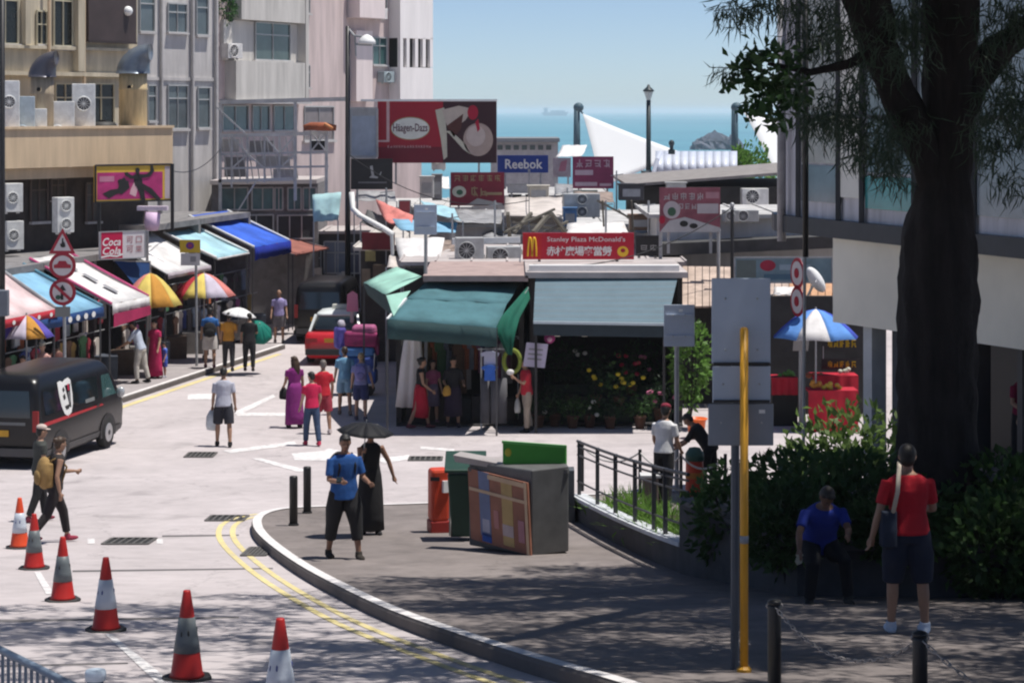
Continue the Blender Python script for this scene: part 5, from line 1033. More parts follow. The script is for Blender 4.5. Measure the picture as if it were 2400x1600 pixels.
t = T('red_bundle', 'red brown bundle of sheeting on the steel frame beside the lamp post', 'bundle', W(745, 302, 74)); B(MB().tube([W(712, 300, 74), W(730, 296, 74), W(760, 297, 74), W(788, 300, 74)], [(0.10,0.10), (0.15,0.14), (0.16,0.15), (0.10,0.10)], 10), 'roll', M('sheeting_rust', (0.32, 0.09, 0.04), 0.8, 0.4, 4), t, True); B(MB().tube([W(760, 290, 73.75), W(780, 302, 73.75)], [(0.06,0.10),(0.06,0.08)], 8), 'flap', M('sheeting_orange', (0.5, 0.2, 0.08)), t, True)

def sign(name, label, u0, v0, u1, v1, Y, mm, legs=0.0, th=0.08, yaw=0.0, frame=None, cat='sign', group='signs over the market roofs', zfoot=None):
    p = W(u0, v1, Y); q = W(u1, v1, Y + yaw); t = T(name, label, cat, (p + q) / 2, group=group); wv = q - p; wv.z = 0
    bd = Board(p, wv, (0, 0, VZ(v0, Y) - p.z), th); bd.base('panel', mm, t)
    if frame: bd.frame(0.07, 0.1, 'frame', frame, t)
    if legs:
        for k in (0.15, 0.85): a = bd.at(k, 0.3, -th - 0.05); B(MB().bar(a, a - Vector((0,0,legs)), 0.07), 'leg', m_steel, t)
    return t, bd
def glyphs(bd, t, txt, s0, s1, y, h, mm, lay=2, bold=True):
    n = len(txt)
    for i, ch in enumerate(txt):
        if ch != ' ': bd.text(ch, s0 + (s1-s0)*(i+0.5)/n, y, h, mm, t, lay, bold=bold, name='letter')
w_txt = M('letter_white', (0.78, 0.77, 0.75), 0.6, 0.04); y_txt = M('letter_yellow', (0.80, 0.48, 0.03), 0.5, 0.04); k_txt = M('letter_black', (0.02, 0.02, 0.02), 0.6)
# ice cream billboard
m_hd = M('billboard_red', (0.34, 0.006, 0.025), 0.45, 0.06); m_hdk = M('billboard_maroon', (0.16, 0.004, 0.02), 0.45, 0.1)
t, bd = sign('billboard', 'big red ice cream billboard with a white oval logo and a scoop', 885, 238, 1164, 382, 78, m_hd, 1.4, 0.25, cat='billboard')
B(MB().slab([bd.at(-0.14, 1.0, 0.1), bd.at(1.005, 1.0, 0.1), bd.at(1.005, 1.035, 0.1), bd.at(-0.14, 1.035, 0.1)], (0, 0.4, 0)), 'top_edge', m_whitep, t)
bd.rect(0.55, 0.0, 1.0, 1.0, 'print_dark_field', M('billboard_dark', (0.035, 0.006, 0.012), 0.45), t, 1); bd.rect(0.0, 0.0, 0.55, 0.26, 'print_maroon_band', m_hdk, t, 1)
bd.rect(0.075, 0.36, 0.10, 1.0, 'print_pale_strip', M('strip_pink', (0.62, 0.42, 0.42)), t, 2); bd.rect(0, 0.34, 0.10, 0.37, 'print_pale_strip', M('strip_pink', (0.62, 0.42, 0.42)), t, 3)
bd.oval(0.275, 0.56, 0.165, 0.19, 'logo_rim', M('logo_gold', (0.35, 0.25, 0.12)), t, 2); bd.oval(0.275, 0.56, 0.158, 0.175, 'logo_oval', M('logo_cream', (0.72, 0.72, 0.66)), t, 3); bd.text('Häagen-Dazs', 0.275, 0.555, 0.17, M('logo_ink', (0.12, 0.05, 0.07)), t, 4, width=0.29, bold=True)
marks(bd, t, 16, 0.08, 0.45, 0.265, 0.045, M('strip_pink', (0.62, 0.42, 0.42)), 3)
# dish, sauce and scoop as flat print
bd.poly([(0.485,0.86),(0.56,0.90),(0.58,0.5),(0.585,0.1),(0.555,0.05),(0.53,0.40)], 'print_dish_edge', M('print_ivory', (0.55, 0.52, 0.42)), t, 2)
bd.poly([(0.54,0.86),(0.68,0.93),(0.80,0.88),(0.74,0.70),(0.62,0.52),(0.58,0.62)], 'print_cream_swirl', M('print_cream', (0.52, 0.44, 0.38)), t, 3); bd.poly([(0.58,0.60),(0.72,0.80),(0.70,0.55),(0.64,0.42)], 'print_sauce', M('print_sauce', (0.09, 0.03, 0.025)), t, 4); bd.poly([(0.56,0.52),(0.60,0.48),(0.72,0.22),(0.78,0.14),(0.74,0.30),(0.62,0.52)], 'print_wafer', M('print_ivory', (0.55, 0.52, 0.42)), t, 4)
bd.oval(0.845, 0.38, 0.125, 0.27, 'print_scoop', M('print_scoop', (0.42, 0.32, 0.28)), t, 4); bd.oval(0.825, 0.44, 0.08, 0.17, 'print_scoop_light', M('print_scoop_light', (0.55, 0.45, 0.41)), t, 5, 20); bd.oval(0.80, 0.82, 0.045, 0.12, 'print_berry', M('print_berry', (0.40, 0.01, 0.04)), t, 5, 18); bd.poly([(0.82,0.66),(0.845,0.72),(0.86,0.55),(0.84,0.5)], 'print_berry_drip', M('print_berry', (0.40, 0.01, 0.04)), t, 6)
t, bd = sign('glass_panel', 'pale blue grey upright panel left of the ice cream billboard', 822, 255, 884, 368, 77.6, M('panel_bluegrey', (0.36, 0.42, 0.50), 0.3, 0.15), 1.2, frame=m_steel, cat='panel'); bd.rect(0.05, 0.85, 0.95, 0.97, 'top_band', m_steel, t)
t, bd = sign('black_sign', 'black shop sign with a thin pale figure and lettering under the billboard', 822, 372, 920, 444, 76.5, m_blackp, 1.0)
bd.poly([(0.46,0.75),(0.52,0.78),(0.56,0.45),(0.66,0.40),(0.64,0.36),(0.44,0.38),(0.50,0.46)], 'figure_mark', M('letter_grey', (0.40, 0.40, 0.40)), t, 2); bd.poly([(0.68,0.46),(0.72,0.58),(0.74,0.57),(0.71,0.45)], 'figure_mark', M('letter_grey', (0.40, 0.40, 0.40)), t, 2); bd.rect(0.18, 0.20, 0.86, 0.25, 'lettering_bar', M('letter_grey2', (0.16, 0.16, 0.17)), t, 2)
t, bd = sign('blue_sign', 'blue shoe shop sign with white lettering over the market', 1166, 364, 1285, 405, 82, M('sign_blue', (0.012, 0.045, 0.26), 0.45, 0.05), 0.8); bd.text('Reebok', 0.52, 0.5, 0.55, w_txt, t, width=0.74, bold=True)
t, bd = sign('dark_red_sign', 'dark red restaurant sign with gold lettering and a bowl below the billboard', 1056, 404, 1182, 482, 70, M('sign_darkred', (0.20, 0.012, 0.03), 0.5, 0.2), 0.7)
gold = M('letter_gold', (0.34, 0.25, 0.14)); marks(bd, t, 6, 0.05, 0.95, 0.82, 0.20, gold); bd.oval(0.16, 0.42, 0.13, 0.17, 'bowl_print', M('print_ivory', (0.55, 0.52, 0.42)), t, 2); bd.oval(0.17, 0.40, 0.06, 0.08, 'bowl_food', M('print_green', (0.05, 0.12, 0.07)), t, 3); marks(bd, t, 2, 0.36, 0.70, 0.42, 0.30, gold); bd.rect(0.66, 0.32, 0.96, 0.40, 'print_bar', gold, t, 2); bd.poly([(0.3,0.02),(0.98,-0.0),(0.98,0.06),(0.5,0.22)], 'print_fish', M('print_grey_food', (0.38, 0.36, 0.34)), t, 2)
t, bd = sign('purple_sign', 'purple red sign with pale lettering left of the white sail', 1342, 367, 1438, 442, 86, M('sign_purple', (0.24, 0.035, 0.10), 0.5, 0.15), 0.8); mv = M('letter_mauve', (0.52, 0.38, 0.46)); marks(bd, t, 4, 0.06, 0.94, 0.78, 0.26, mv); bd.rect(0.06, 0.42, 0.5, 0.58, 'print_bar', mv, t, 2); bd.rect(0.06, 0.08, 0.6, 0.2, 'print_bar', mv, t, 2); bd.rect(0.66, 0.08, 0.95, 0.16, 'print_bar', mv, t, 2)
t, bd = sign('faded_poster', 'faded grey pink poster beside the blue shoe sign', 1296, 370, 1338, 415, 85, M('poster_faded', (0.36, 0.30, 0.34), 0.6, 0.3), 0.8); bd.poly([(0.3,0.3),(0.7,0.3),(0.8,0.9),(0.45,0.8)], 'figure_print', M('poster_rose', (0.36, 0.14, 0.20)), t, 1)
t, bd = sign('faded_maroon_sign', 'faded maroon menu sign with a bowl of noodles in front of the dark hall', 1546, 440, 1688, 544, 57.0, M('sign_fadedmaroon', (0.27, 0.085, 0.11), 0.6, 0.25), 0.9)
pal = M('letter_ash', (0.50, 0.45, 0.46)); marks(bd, t, 5, 0.05, 0.74, 0.80, 0.17, pal); marks(bd, t, 3, 0.3, 0.62, 0.58, 0.15, pal); bd.rect(0.62, 0.42, 0.97, 0.64, 'price_block', pal, t, 2); bd.rect(0.76, 0.76, 0.98, 0.90, 'print_bar', M('letter_rose', (0.42, 0.22, 0.25)), t, 2); bd.oval(0.2, 0.50, 0.14, 0.20, 'bowl_print', pal, t, 2); bd.oval(0.2, 0.46, 0.07, 0.10, 'bowl_food', M('print_green', (0.05, 0.12, 0.07)), t, 3)
bd.poly([(0.0,0.0),(1.0,0.0),(1.0,0.10),(0.42,0.34),(0.16,0.26)], 'plate_print', M('print_pale', (0.48, 0.47, 0.47)), t, 2); bd.oval(0.40, 0.19, 0.07, 0.07, 'food_print', k_txt, t, 3, 14); bd.oval(0.56, 0.14, 0.07, 0.06, 'food_print', k_txt, t, 3, 14); bd.oval(0.04, 0.28, 0.05, 0.09, 'chilli_print', M('print_berry', (0.40, 0.01, 0.04)), t, 3, 14)
# burger restaurant sign
t, bd = sign('burger_sign', 'long red burger restaurant sign with golden arches over the slate awning', 1225, 546, 1486, 608, 56, M('sign_scarlet', (0.46, 0.008, 0.03), 0.45, 0.05), 0.5, 0.12)
bd.rect(0.0, 0.0, 0.17, 1.0, 'logo_square', M('sign_scarlet2', (0.50, 0.012, 0.02), 0.45, 0.04), t, 1)
mbx = MB()
def arch(s0, s1):
    pts = []
    for i in range(17): k = i/16; pts.append(bd.at(s0 + (s1-s0)*k, 0.12 + 0.70*(1 - abs(2*k-1)**2.6), 0.02))
    return pts
for s0, s1 in ((0.045, 0.087), (0.083, 0.125)): B(MB().tube(arch(s0, s1), 0.024, 6), 'golden_arch', y_txt, t, True)
bd.text("Stanley Plaza McDonald's", 0.57, 0.74, 0.24, w_txt, t, width=0.70); glyphs(bd, t, '赤柱廣場麥當勞', 0.215, 0.80, 0.32, 0.36, w_txt)
bd.oval(0.90, 0.30, 0.05, 0.20, 'emblem', y_txt, t, 2, 18); bd.oval(0.90, 0.34, 0.022, 0.08, 'emblem_hole', m_hd, t, 3, 12)
t, bd = sign('black_sign', 'black box sign with pale lettering right of the red burger sign', 1490, 552, 1545, 600, 57.6, m_blackp, 0.4); marks(bd, t, 2, 0.15, 0.95, 0.4, 0.3, M('letter_grey', (0.40, 0.40, 0.40)))
# dance poster and drink sign on the left
t, bd = sign('dance_billboard', 'pink and yellow billboard with two black dancing silhouettes', 224, 388, 402, 474, 62.8, M('poster_yellow', (0.66, 0.42, 0.05), 0.5, 0.1), 0.0, 0.12, yaw=1.5, cat='billboard', group=None); bd.frame(0.05, 0.05, 'frame', m_blackp, t)
bd.rect(0.02, 0.06, 0.88, 0.80, 'pink_field', M('poster_magenta', (0.46, 0.035, 0.17), 0.5, 0.25), t, 1); bd.rect(0.91, 0.05, 0.98, 0.95, 'grey_strip', M('poster_grey', (0.5, 0.42, 0.45)), t, 1); bd.rect(0.05, 0.55, 0.24, 0.70, 'print_block', M('poster_rose2', (0.52, 0.20, 0.30)), t, 2)
bd.poly([(0.46,0.35),(0.52,0.60),(0.56,0.45),(0.52,0.12),(0.44,0.2)], 'print_highlight', M('poster_pale_pink', (0.68, 0.42, 0.46)), t, 2)
def sil(pts, lay=3): bd.poly(pts, 'dancer_silhouette', k_txt, t, lay)
def sil_tube(path, w_):
    P = [Vector(p) for p in path]; L, Q = [], []
    for i, p in enumerate(P):
        d = (P[min(i+1, len(P)-1)] - P[max(i-1, 0)]).normalized(); nrm = Vector((-d.y*0.55, d.x)); L.append(tuple(p + nrm*w_[i])); Q.append(tuple(p - nrm*w_[i]))
    return L + Q[::-1]
sil(sil_tube([(0.55,0.78),(0.55,0.58),(0.565,0.42)], [0.03,0.10,0.09])); sil(sil_tube([(0.565,0.45),(0.60,0.25),(0.62,0.02)], [0.08,0.06,0.05]), 4); sil(sil_tube([(0.56,0.45),(0.70,0.30),(0.83,0.02)], [0.08,0.07,0.05]), 5); sil(sil_tube([(0.56,0.68),(0.68,0.70),(0.74,0.82),(0.73,0.97)], [0.06,0.05,0.045,0.03]), 6); sil(sil_tube([(0.54,0.68),(0.46,0.66),(0.40,0.74),(0.39,0.80)], [0.06,0.05,0.05,0.04]), 7); bd.oval(0.54, 0.84, 0.03, 0.08, 'dancer_silhouette', k_txt, t, 8, 14)
sil(sil_tube([(0.13,0.16),(0.22,0.26),(0.32,0.30)], [0.10,0.09,0.06])); sil(sil_tube([(0.30,0.22),(0.37,0.40),(0.36,0.52),(0.30,0.60)], [0.07,0.13,0.12,0.04]), 4); bd.oval(0.36, 0.58, 0.028, 0.07, 'dancer_silhouette', k_txt, t, 5, 14)
B(MB().bar(W(404, 384, 64.3), W(404, 540, 64.3), 0.09), 'post', m_blackp, t); B(MB().bar(W(232, 476, 62.9), W(232, 560, 62.9), 0.09), 'post', m_blackp, t)
t, bd = sign('drink_sign', 'red and white soft drink sign with script lettering above the blue tarpaulin', 236, 544, 340, 608, 60.8, M('sign_white', (0.66, 0.62, 0.63), 0.45, 0.06), 0.0, 0.12, yaw=0.8, group=None); bd.frame(0.03, 0.03, 'frame', m_steel, t)
bd.rect(0.0, 0.0, 0.49, 1.0, 'red_half', M('drink_red', (0.48, 0.008, 0.06), 0.45, 0.05), t, 1); bd.text('Coca', 0.25, 0.63, 0.30, w_txt, t, 2, width=0.42, bold=True, slant=0.25); bd.text('Cola', 0.25, 0.30, 0.28, w_txt, t, 2, width=0.42, bold=True, slant=0.25); bd.poly([(0.0,0.10),(0.2,0.16),(0.36,0.12),(0.49,0.2),(0.49,0.13),(0.36,0.06),(0.2,0.10),(0.0,0.04)], 'swoosh', w_txt, t, 2)
glyphs(bd, t, '可口', 0.55, 0.96, 0.68, 0.26, M('letter_faded_red', (0.42, 0.22, 0.24))); glyphs(bd, t, '可樂', 0.55, 0.96, 0.34, 0.26, M('letter_faded_red', (0.42, 0.22, 0.24)))
B(MB().bar(W(345, 540, 62), W(345, 860, 62), 0.07), 'post', m_steel, t)
t = T('pink_lightbox', 'pale lilac paper lantern box under the dance billboard', 'lamp', W(358, 535, 63)); B(MB().tube([W(356, 540, 62.8), W(356, 525, 62.8), W(358, 497, 62.8)], [(0.17,0.17), (0.22,0.22), (0.22,0.22)], 14), 'box', M('lilac', (0.70, 0.50, 0.68), 0.6), t, True); B(MB().box(W(358, 488, 62.8), (0.85, 0.3, 0.12)), 'bracket', M('bracket_lilac', (0.66, 0.56, 0.64)), t)

# ================================================================== SEAFRONT
def sail(label, P, mm, mast):
    t = T('shade_sail', label, 'sail', P[0], group='white sails on the seafront')
    mb = MB(); n = 14; a, b, c = [W(*p) for p in P]
    for i in range(n+1):
        for j in range(n+1-i):
            s_, q = i/n, j/n; r_ = 1 - s_ - q; p = a*r_ + b*s_ + c*q
            pull = 3.2 * (s_*q + q*r_ + r_*s_); cen_ = (a+b+c)/3
            p = p.lerp(cen_, 0.045*pull); p.y += 1.2*s_*q; mb.v.append(tuple(p))
    idx = {}; k = 0
    for i in range(n+1):
        for j in range(n+1-i): idx[(i,j)] = k; k += 1
    for i in range(n):
        for j in range(n-i):
            mb.f.append((idx[(i,j)], idx[(i+1,j)], idx[(i,j+1)]))
            if j < n-i-1: mb.f.append((idx[(i+1,j)], idx[(i+1,j+1)], idx[(i,j+1)]))
    solid(B(mb, 'membrane', mm, t, True), 0.02)
    u, v0, v1, Y = mast; B(MB().tube([W(u, v1, Y), W(u, v0, Y)], [0.22, 0.17], 10), 'mast', M('mast_teal', (0.05, 0.10, 0.13), 0.6), t, True); B(MB().ell(W(u + 4, v0 + 6, Y), (0.3, 0.3, 0.28), 10, 8), 'mast_head', M('mast_teal', (0.05, 0.10, 0.13), 0.6), t, True)
    B(MB().tube([W(u, v0 + 6, Y), W(P[0][0], P[0][1], P[0][2])], 0.05, 6), 'stay', M('mast_teal', (0.05, 0.10, 0.13), 0.6), t)
m_sail = M('sail_white', (0.84, 0.85, 0.85), 0.85, 0.03, 0.3, trans=0.3)
sail('tall white shade sail left of the black seafront lamp', [(1366, 266, 128), (1408, 440, 126), (1610, 362, 134)], m_sail, (1352, 246, 400, 128))
sail('white shade sail against the glazed building', [(1744, 264, 118), (1826, 428, 116), (2040, 330, 124)], m_sail, (1722, 246, 400, 120))
tarp('small white seafront canopy left of the tall sail', [(1302, 368, 122), (1362, 366, 122), (1376, 340, 126), (1318, 340, 126)], c_white)
t = T('seafront_lamp', 'black seafront lamp post with a lantern head beside the tall sail', 'lamp post', W(1520, 420, 112)); mk = M('lamp_black_green', (0.02, 0.035, 0.04), 0.5)
B(MB().tube([W(1520, 450, 112), W(1520, 380, 112), W(1520, 235, 112)], [0.16, 0.13, 0.11], 10), 'post', mk, t, True); c_ = W(1520, 235, 112)
B(MB().lathe([(0.10, 0), (0.24, 0.42), (0.22, 0.44), (0, 0.44)], c_, 12), 'lantern', M('lantern_glass', (0.45, 0.52, 0.52), 0.2), t); B(MB().lathe([(0.30, 0.44), (0.26, 0.52), (0.10, 0.66), (0.05, 0.78), (0, 0.8)], c_, 12), 'lantern_cap', mk, t, True)
for u in (1574,):
    t = T('seafront_post', 'short dark post rising from the silver roof by the sail', 'post', W(u, 420, 104)); B(MB().tube([W(u, 430, 104), W(u, 340, 104)], 0.09, 8), 'shaft', mk, t); B(MB().ell(W(u, 336, 104), (0.14, 0.14, 0.16), 10, 8), 'finial', mk, t, True); B(MB().box(W(u, 362, 104), (0.3, 0.3, 0.45)), 'speaker_box', mk, t)
# silver curved roof pavilion
t = T('pavilion', 'seafront pavilion with a pale silver curved roof', 'pavilion', W(1630, 420, 102)); m_silver = M('silver_roof', (0.55, 0.58, 0.66), 0.4, 0.08)
B(wall_prism([(UX(1520, 103), 103), (UX(1728, 103), 103), (UX(1728, 103), 109), (UX(1520, 103), 109)], 0, VZ(408, 103)), 'wall', M('pavilion_dark', (0.03, 0.035, 0.04)), t)
NP = 10
for i in range(NP):
    u0, u1 = 1536 + (1728-1536)*i/NP, 1536 + (1728-1536)*(i+0.99)/NP; mb = MB()
    for v, Y in ((404, 101.5), (380, 101.7), (364, 103), (356, 106), (354, 109)): mb.v += [tuple(W(u0, v, Y)), tuple(W(u1, v, Y))]
    for j in range(4): mb.f.append((2*j, 2*j+1, 2*j+3, 2*j+2))
    solid(B(mb, 'roof_panel', m_silver, t, True), 0.05)
B(MB().tube([W(1532, 404, 101.4), W(1540, 375, 101.6), W(1548, 358, 104)], 0.1, 8), 'roof_edge', m_silver, t)
t = T('pier_building', 'long low grey building on the shore left of the sail mast', 'building', W(1240, 380, 136)); 
B(wall_prism([(UX(1150, 136), 136), (UX(1308, 136), 136), (UX(1308, 136), 142), (UX(1150, 136), 142)], 0, VZ(334, 136)), 'wall', M('pier_wall', (0.34, 0.33, 0.34), 0.85, 0.2), t); B(wall_prism([(UX(1146, 135.5), 135.5), (UX(1312, 135.5), 135.5), (UX(1312, 135.5), 142.5), (UX(1146, 135.5), 142.5)], VZ(333, 136), VZ(324, 136)), 'roof', M('pier_roof', (0.20, 0.21, 0.22), 0.8), t)
for i in range(7): u = 1172 + i*19; B(MB().box(W(u, 346, 135.95), (0.32, 0.06, 0.28)), 'window', m_win, t)
for (lab, u, v, Y, rx, z1) in (('round sunlit green tree beside the right sail', 1765, 360, 112, 1.05, VZ(345, 112)), ('dark green tree behind the silver pavilion roof', 1735, 380, 110, 0.6, VZ(352, 110))):
    p = W(u, v, Y); shrub(lab, p.x, Y, rx, 1.0, 2.2, z1, 900, leaf_mat('shore_leaf', (0.10, 0.22, 0.03), 0.4), (0.2, 0.4), 'tree', 'trees on the seafront', 'shore_tree'); 
# islet and ship
t = T('rock_islet', 'dark rocky islet in the bay with a pointed top', 'islet', (UX(1680, 770), 770, -6)); m_rock = M('islet_rock', (0.10, 0.115, 0.15), 0.9, 0.4, 0.4, bump=0.5, bscale=1.5)
for (u, v, rx, rz_) in ((1676, 330, 5.5, 5.2), (1655, 340, 5.0, 3.2), (1700, 340, 5.0, 3.6), (1718, 345, 3.0, 3.8), (1645, 347, 4.0, 1.8)):
    mb = MB(); mb.ell((UX(u, 770), 770 + rng.uniform(-3, 3), -6), (rx, 5, rz_ + 1.0), 10, 8)
    mb.v = [(x + rng.normal()*0.5, y + rng.normal()*0.5, z + rng.normal()*0.45) for x, y, z in mb.v]; B(mb, 'rock', m_rock, t)
p = W(1675, 304, 770); B(MB().add([p, p + Vector((-4, -2, -4)), p + Vector((4, -2, -4)), p + Vector((4, 3, -4)), p + Vector((-4, 3, -4))], [(0,1,2), (0,2,3), (0,3,4), (0,4,1), (4,3,2,1)]), 'peak', m_rock, t)
t = T('cargo_ship', 'small pale cargo ship on the horizon', 'ship', (UX(1300, 6000), 6000, -6)); m_shipc = M('ship_pale', (0.42, 0.50, 0.56), 0.6, 0.05)  # pale hull colour has the distance haze painted in
p = Vector((UX(1300, 6000), 6000, -6)); B(MB().slab([p + Vector((-36, 0, 9)), p + Vector((-30, 0, -1)), p + Vector((30, 0, -1)), p + Vector((38, 0, 10))], (0, 12, 0)), 'hull', m_shipc, t); B(MB().box(p + Vector((-24, 6, 15)), (10, 10, 14)), 'bridge', m_shipc, t); B(MB().box(p + Vector((8, 6, 12)), (38, 10, 5)), 'deck_load', m_shipc, t)

# ================================================================== STREET FURNITURE
m_post = M('post_black', (0.018, 0.018, 0.019), 0.45, 0.2); m_back = M('sign_back_grey', (0.42, 0.475, 0.56), 0.5, 0.12, 1.2); m_grpole = M('pole_grey', (0.30, 0.31, 0.32), 0.5, 0.2)
# lamp posts
t = T('lamp_post', 'tall black lamp post with a grey box at the left picture edge', 'lamp post', G(5, 1075)); p = G(5, 1075); B(MB().tube([p, p + Vector((0,0,11))], [0.07, 0.055], 10), 'shaft', m_post, t, True); q = W(6, 740, p.y - 0.12); B(MB().box(q + Vector((0, 0, 0.27)), (0.26, 0.18, 0.55)), 'box', M('box_slate', (0.16, 0.18, 0.21), 0.6), t, bevel=0.02); B(MB().lathe([(0.13, 0), (0.11, 0.5), (0.08, 0.9)], p, 12), 'base', m_post, t, True)
t = T('lamp_post', 'black street lamp with a white shade in front of the pink tower', 'lamp post', (UX(815, 74), 74, 0)); p = Vector((UX(815, 74), 74, 0)); B(MB().tube([p, W(815, 62, 74)], [0.10, 0.075], 10), 'shaft', m_post, t, True); B(MB().tube([W(815, 66, 74), W(830, 84, 73.9), W(848, 86, 73.8)], 0.04, 8), 'arm', m_grpole, t); c_ = W(860, 104, 73.8); B(MB().lathe([(0.30, 0), (0.28, 0.12), (0.16, 0.26), (0.05, 0.32), (0, 0.33)], c_, 16), 'shade', m_whitep, t, True); B(MB().bar(W(832, 84, 73.9), W(834, 132, 73.9), 0.05), 'bracket', m_grpole, t); B(MB().bar(W(834, 104, 73.9), W(872, 106, 73.9), 0.07), 'bracket_arm', m_grpole, t)
t = T('lamp_post', 'tall dark pole rising in front of the glazed building', 'lamp post', (UX(1882, 36.5), 36.5, zg(36.5))); p = Vector((UX(1882, 36.5), 36.5, zg(36.5))); B(MB().tube([W(1888, 602, 36.5), W(1888, 300, 36.5), W(1888, -120, 36.5)], [0.05, 0.05, 0.05], 10), 'shaft', m_post, t, True); B(MB().tube([p, W(1886, 603, 36.5)], 0.028, 8), 'lower_shaft', m_grpole, t); B(MB().lathe([(0.10, 0), (0.08, 0.3), (0.03, 0.4)], p, 12), 'base', m_post, t, True)
# traffic signs on the left
def disc(t, c, r, mm, nm, n=(0, -1, 0), th=0.01, k=28, off=0.0):
    n = Vector(n).normalized(); x = Vector((0,0,1)).cross(n).normalized(); up = n.cross(x); c = Vector(c) + n*off
    return B(MB().slab([c + x*math.cos(a)*r + up*math.sin(a)*r for a in [2*PI*i/k for i in range(k)]], n*th), nm, mm, t)
m_sred = M('sign_red_paint', (0.36, 0.012, 0.035), 0.4, 0.08); m_swhite = M('sign_white_paint', (0.62, 0.58, 0.58), 0.4, 0.06)
SY = 52.2; base = Vector((UX(152, SY), SY, zg(SY)))
t = T('traffic_sign', 'pole with red warning triangle above two round red signs', 'traffic sign', base); B(MB().tube([base, W(150, 545, SY)], 0.04, 8), 'pole', m_grpole, t)
tri = [W(148, 534, SY), W(178, 594, SY), W(116, 594, SY)]; cn = (tri[0]+tri[1]+tri[2])/3
B(MB().slab([p + Vector((0,-0.06,0)) for p in (tri[0], tri[2], tri[1])], (0, -0.012, 0)), 'triangle', m_sred, t); B(MB().slab([cn.lerp(p, 0.66) + Vector((0,-0.073,0)) for p in (tri[0], tri[2], tri[1])], (0, -0.006, 0)), 'triangle_field', m_swhite, t)
bd = Board(W(138, 590, SY) + Vector((0,-0.08,0)), (UX(158, SY)-UX(138, SY), 0, 0), (0,0,0.34), 0.004); bd.poly([(0.3,0.35),(0.55,0.3),(0.85,0.35),(0.8,0.6),(0.6,0.75),(0.62,0.95),(0.45,0.95),(0.4,0.6),(0.2,0.55)], 'walker_symbol', k_txt, t, 1)
for v, kind in ((622, 'car'), (684, 'turn')):
    c_ = W(148, v, SY); disc(t, c_, 0.315, m_sred, 'disc', off=0.06); disc(t, c_, 0.235, m_swhite, 'disc_field', off=0.074)
    bd = Board(c_ + Vector((-0.2, -0.088, -0.2)), (0.4, 0, 0), (0, 0, 0.4), 0.004)
    if kind == 'car': bd.poly([(0.0,0.35),(1,0.35),(1,0.55),(0.8,0.6),(0.7,0.78),(0.3,0.78),(0.2,0.6),(0,0.55)], 'car_symbol', m_sred, t, 1)
    else: bd.poly([(0.40,0.05),(0.56,0.05),(0.56,0.6),(0.72,0.6),(0.5,0.95),(0.26,0.6),(0.40,0.6)], 'arrow_symbol', k_txt, t, 1); bd.poly([(-0.12,0.95),(0.0,1.08),(1.12,0.05),(1.0,-0.08)], 'slash', m_sred, t, 2); bd.oval(0.25, 0.2, 0.16, 0.14, 'symbol_blob', M('symbol_green', (0.05, 0.12, 0.08)), t, 1, 12)
B(MB().box(W(148, 730, SY) + Vector((0,-0.06,0)), (0.36, 0.012, 0.24)), 'lower_plate', M('plate_grey', (0.25, 0.26, 0.24)), t)
# yellow parking sign
SY = G(460, 868).y; base = Vector((UX(461, SY), SY, zg(SY) + PAV)); t = T('parking_sign', 'yellow square parking sign with white plate on a thin grey pole', 'traffic sign', base); B(MB().tube([base, W(459, 562, SY)], 0.04, 8), 'pole', m_grpole, t)
bd = Board(W(422, 592, SY) + Vector((0,-0.05,0)), (UX(470, SY)-UX(422, SY), 0, 0), (0,0,0.37), 0.02); bd.base('yellow_plate', M('plate_yellow', (0.55, 0.38, 0.02), 0.45, 0.06), t); bd.oval(0.5, 0.55, 0.2, 0.28, 'blue_disc', M('disc_violet', (0.12, 0.03, 0.22)), t, 1); bd.oval(0.5, 0.55, 0.10, 0.13, 'red_centre', M('disc_red', (0.3, 0.03, 0.12)), t, 2)
bd = Board(W(424, 622, SY) + Vector((0,-0.05,0)), (UX(469, SY)-UX(424, SY), 0, 0), (0,0,0.35), 0.02); bd.base('white_plate', M('plate_pale', (0.48, 0.48, 0.50), 0.45), t); bd.rect(0.5, 0.3, 0.8, 0.75, 'print_block', M('print_grey', (0.25, 0.25, 0.27)), t, 1)
# grey sign backs
def signback(label, u0, v0, u1, v1, pu, vbase, pav, extra=None):
    b0 = G(pu, vbase, PAV if pav else 0.0); Y = b0.y; t = T('sign_back', label, 'sign', b0, group='signs seen from behind'); B(MB().tube([b0, W(pu, v0 + 4, Y)], 0.042, 8), 'pole', m_grpole, t)
    B(MB().slab([W(u0, v1, Y - 0.08), W(u1, v1, Y - 0.08), W(u1, v0, Y - 0.08), W(u0, v0, Y - 0.08)], (0, 0.02, 0)), 'plate', m_back, t, bevel=0.008)
    for k in (0.25, 0.75): v = v0 + (v1-v0)*k; B(MB().bar(W(u0 + 5, v, Y - 0.1), W(u1 - 5, v, Y - 0.1), 0.04, 0.03), 'stiffener', m_back, t)
    for k in (0.25, 0.75):
        for x in (0.3, 0.7): v = v0 + (v1-v0)*k; B(MB().ell(W(u0 + (u1-u0)*x, v, Y - 0.118), (0.014, 0.01, 0.014), 8, 6), 'bolt', m_steel, t)
    B(MB().box(W(u0 + (u1-u0)*0.55, v0 + (v1-v0)*0.14, Y - 0.083), (0.07, 0.004, 0.05)), 'sticker', m_whitep, t)
    return t
signback('small grey sign back on a pole left of the large grey one', 1556, 714, 1628, 812, 1586, 1152, True)
signback('pale grey sign back on a pole above the white tarpaulin', 970, 480, 1024, 550, 998, 990, False)
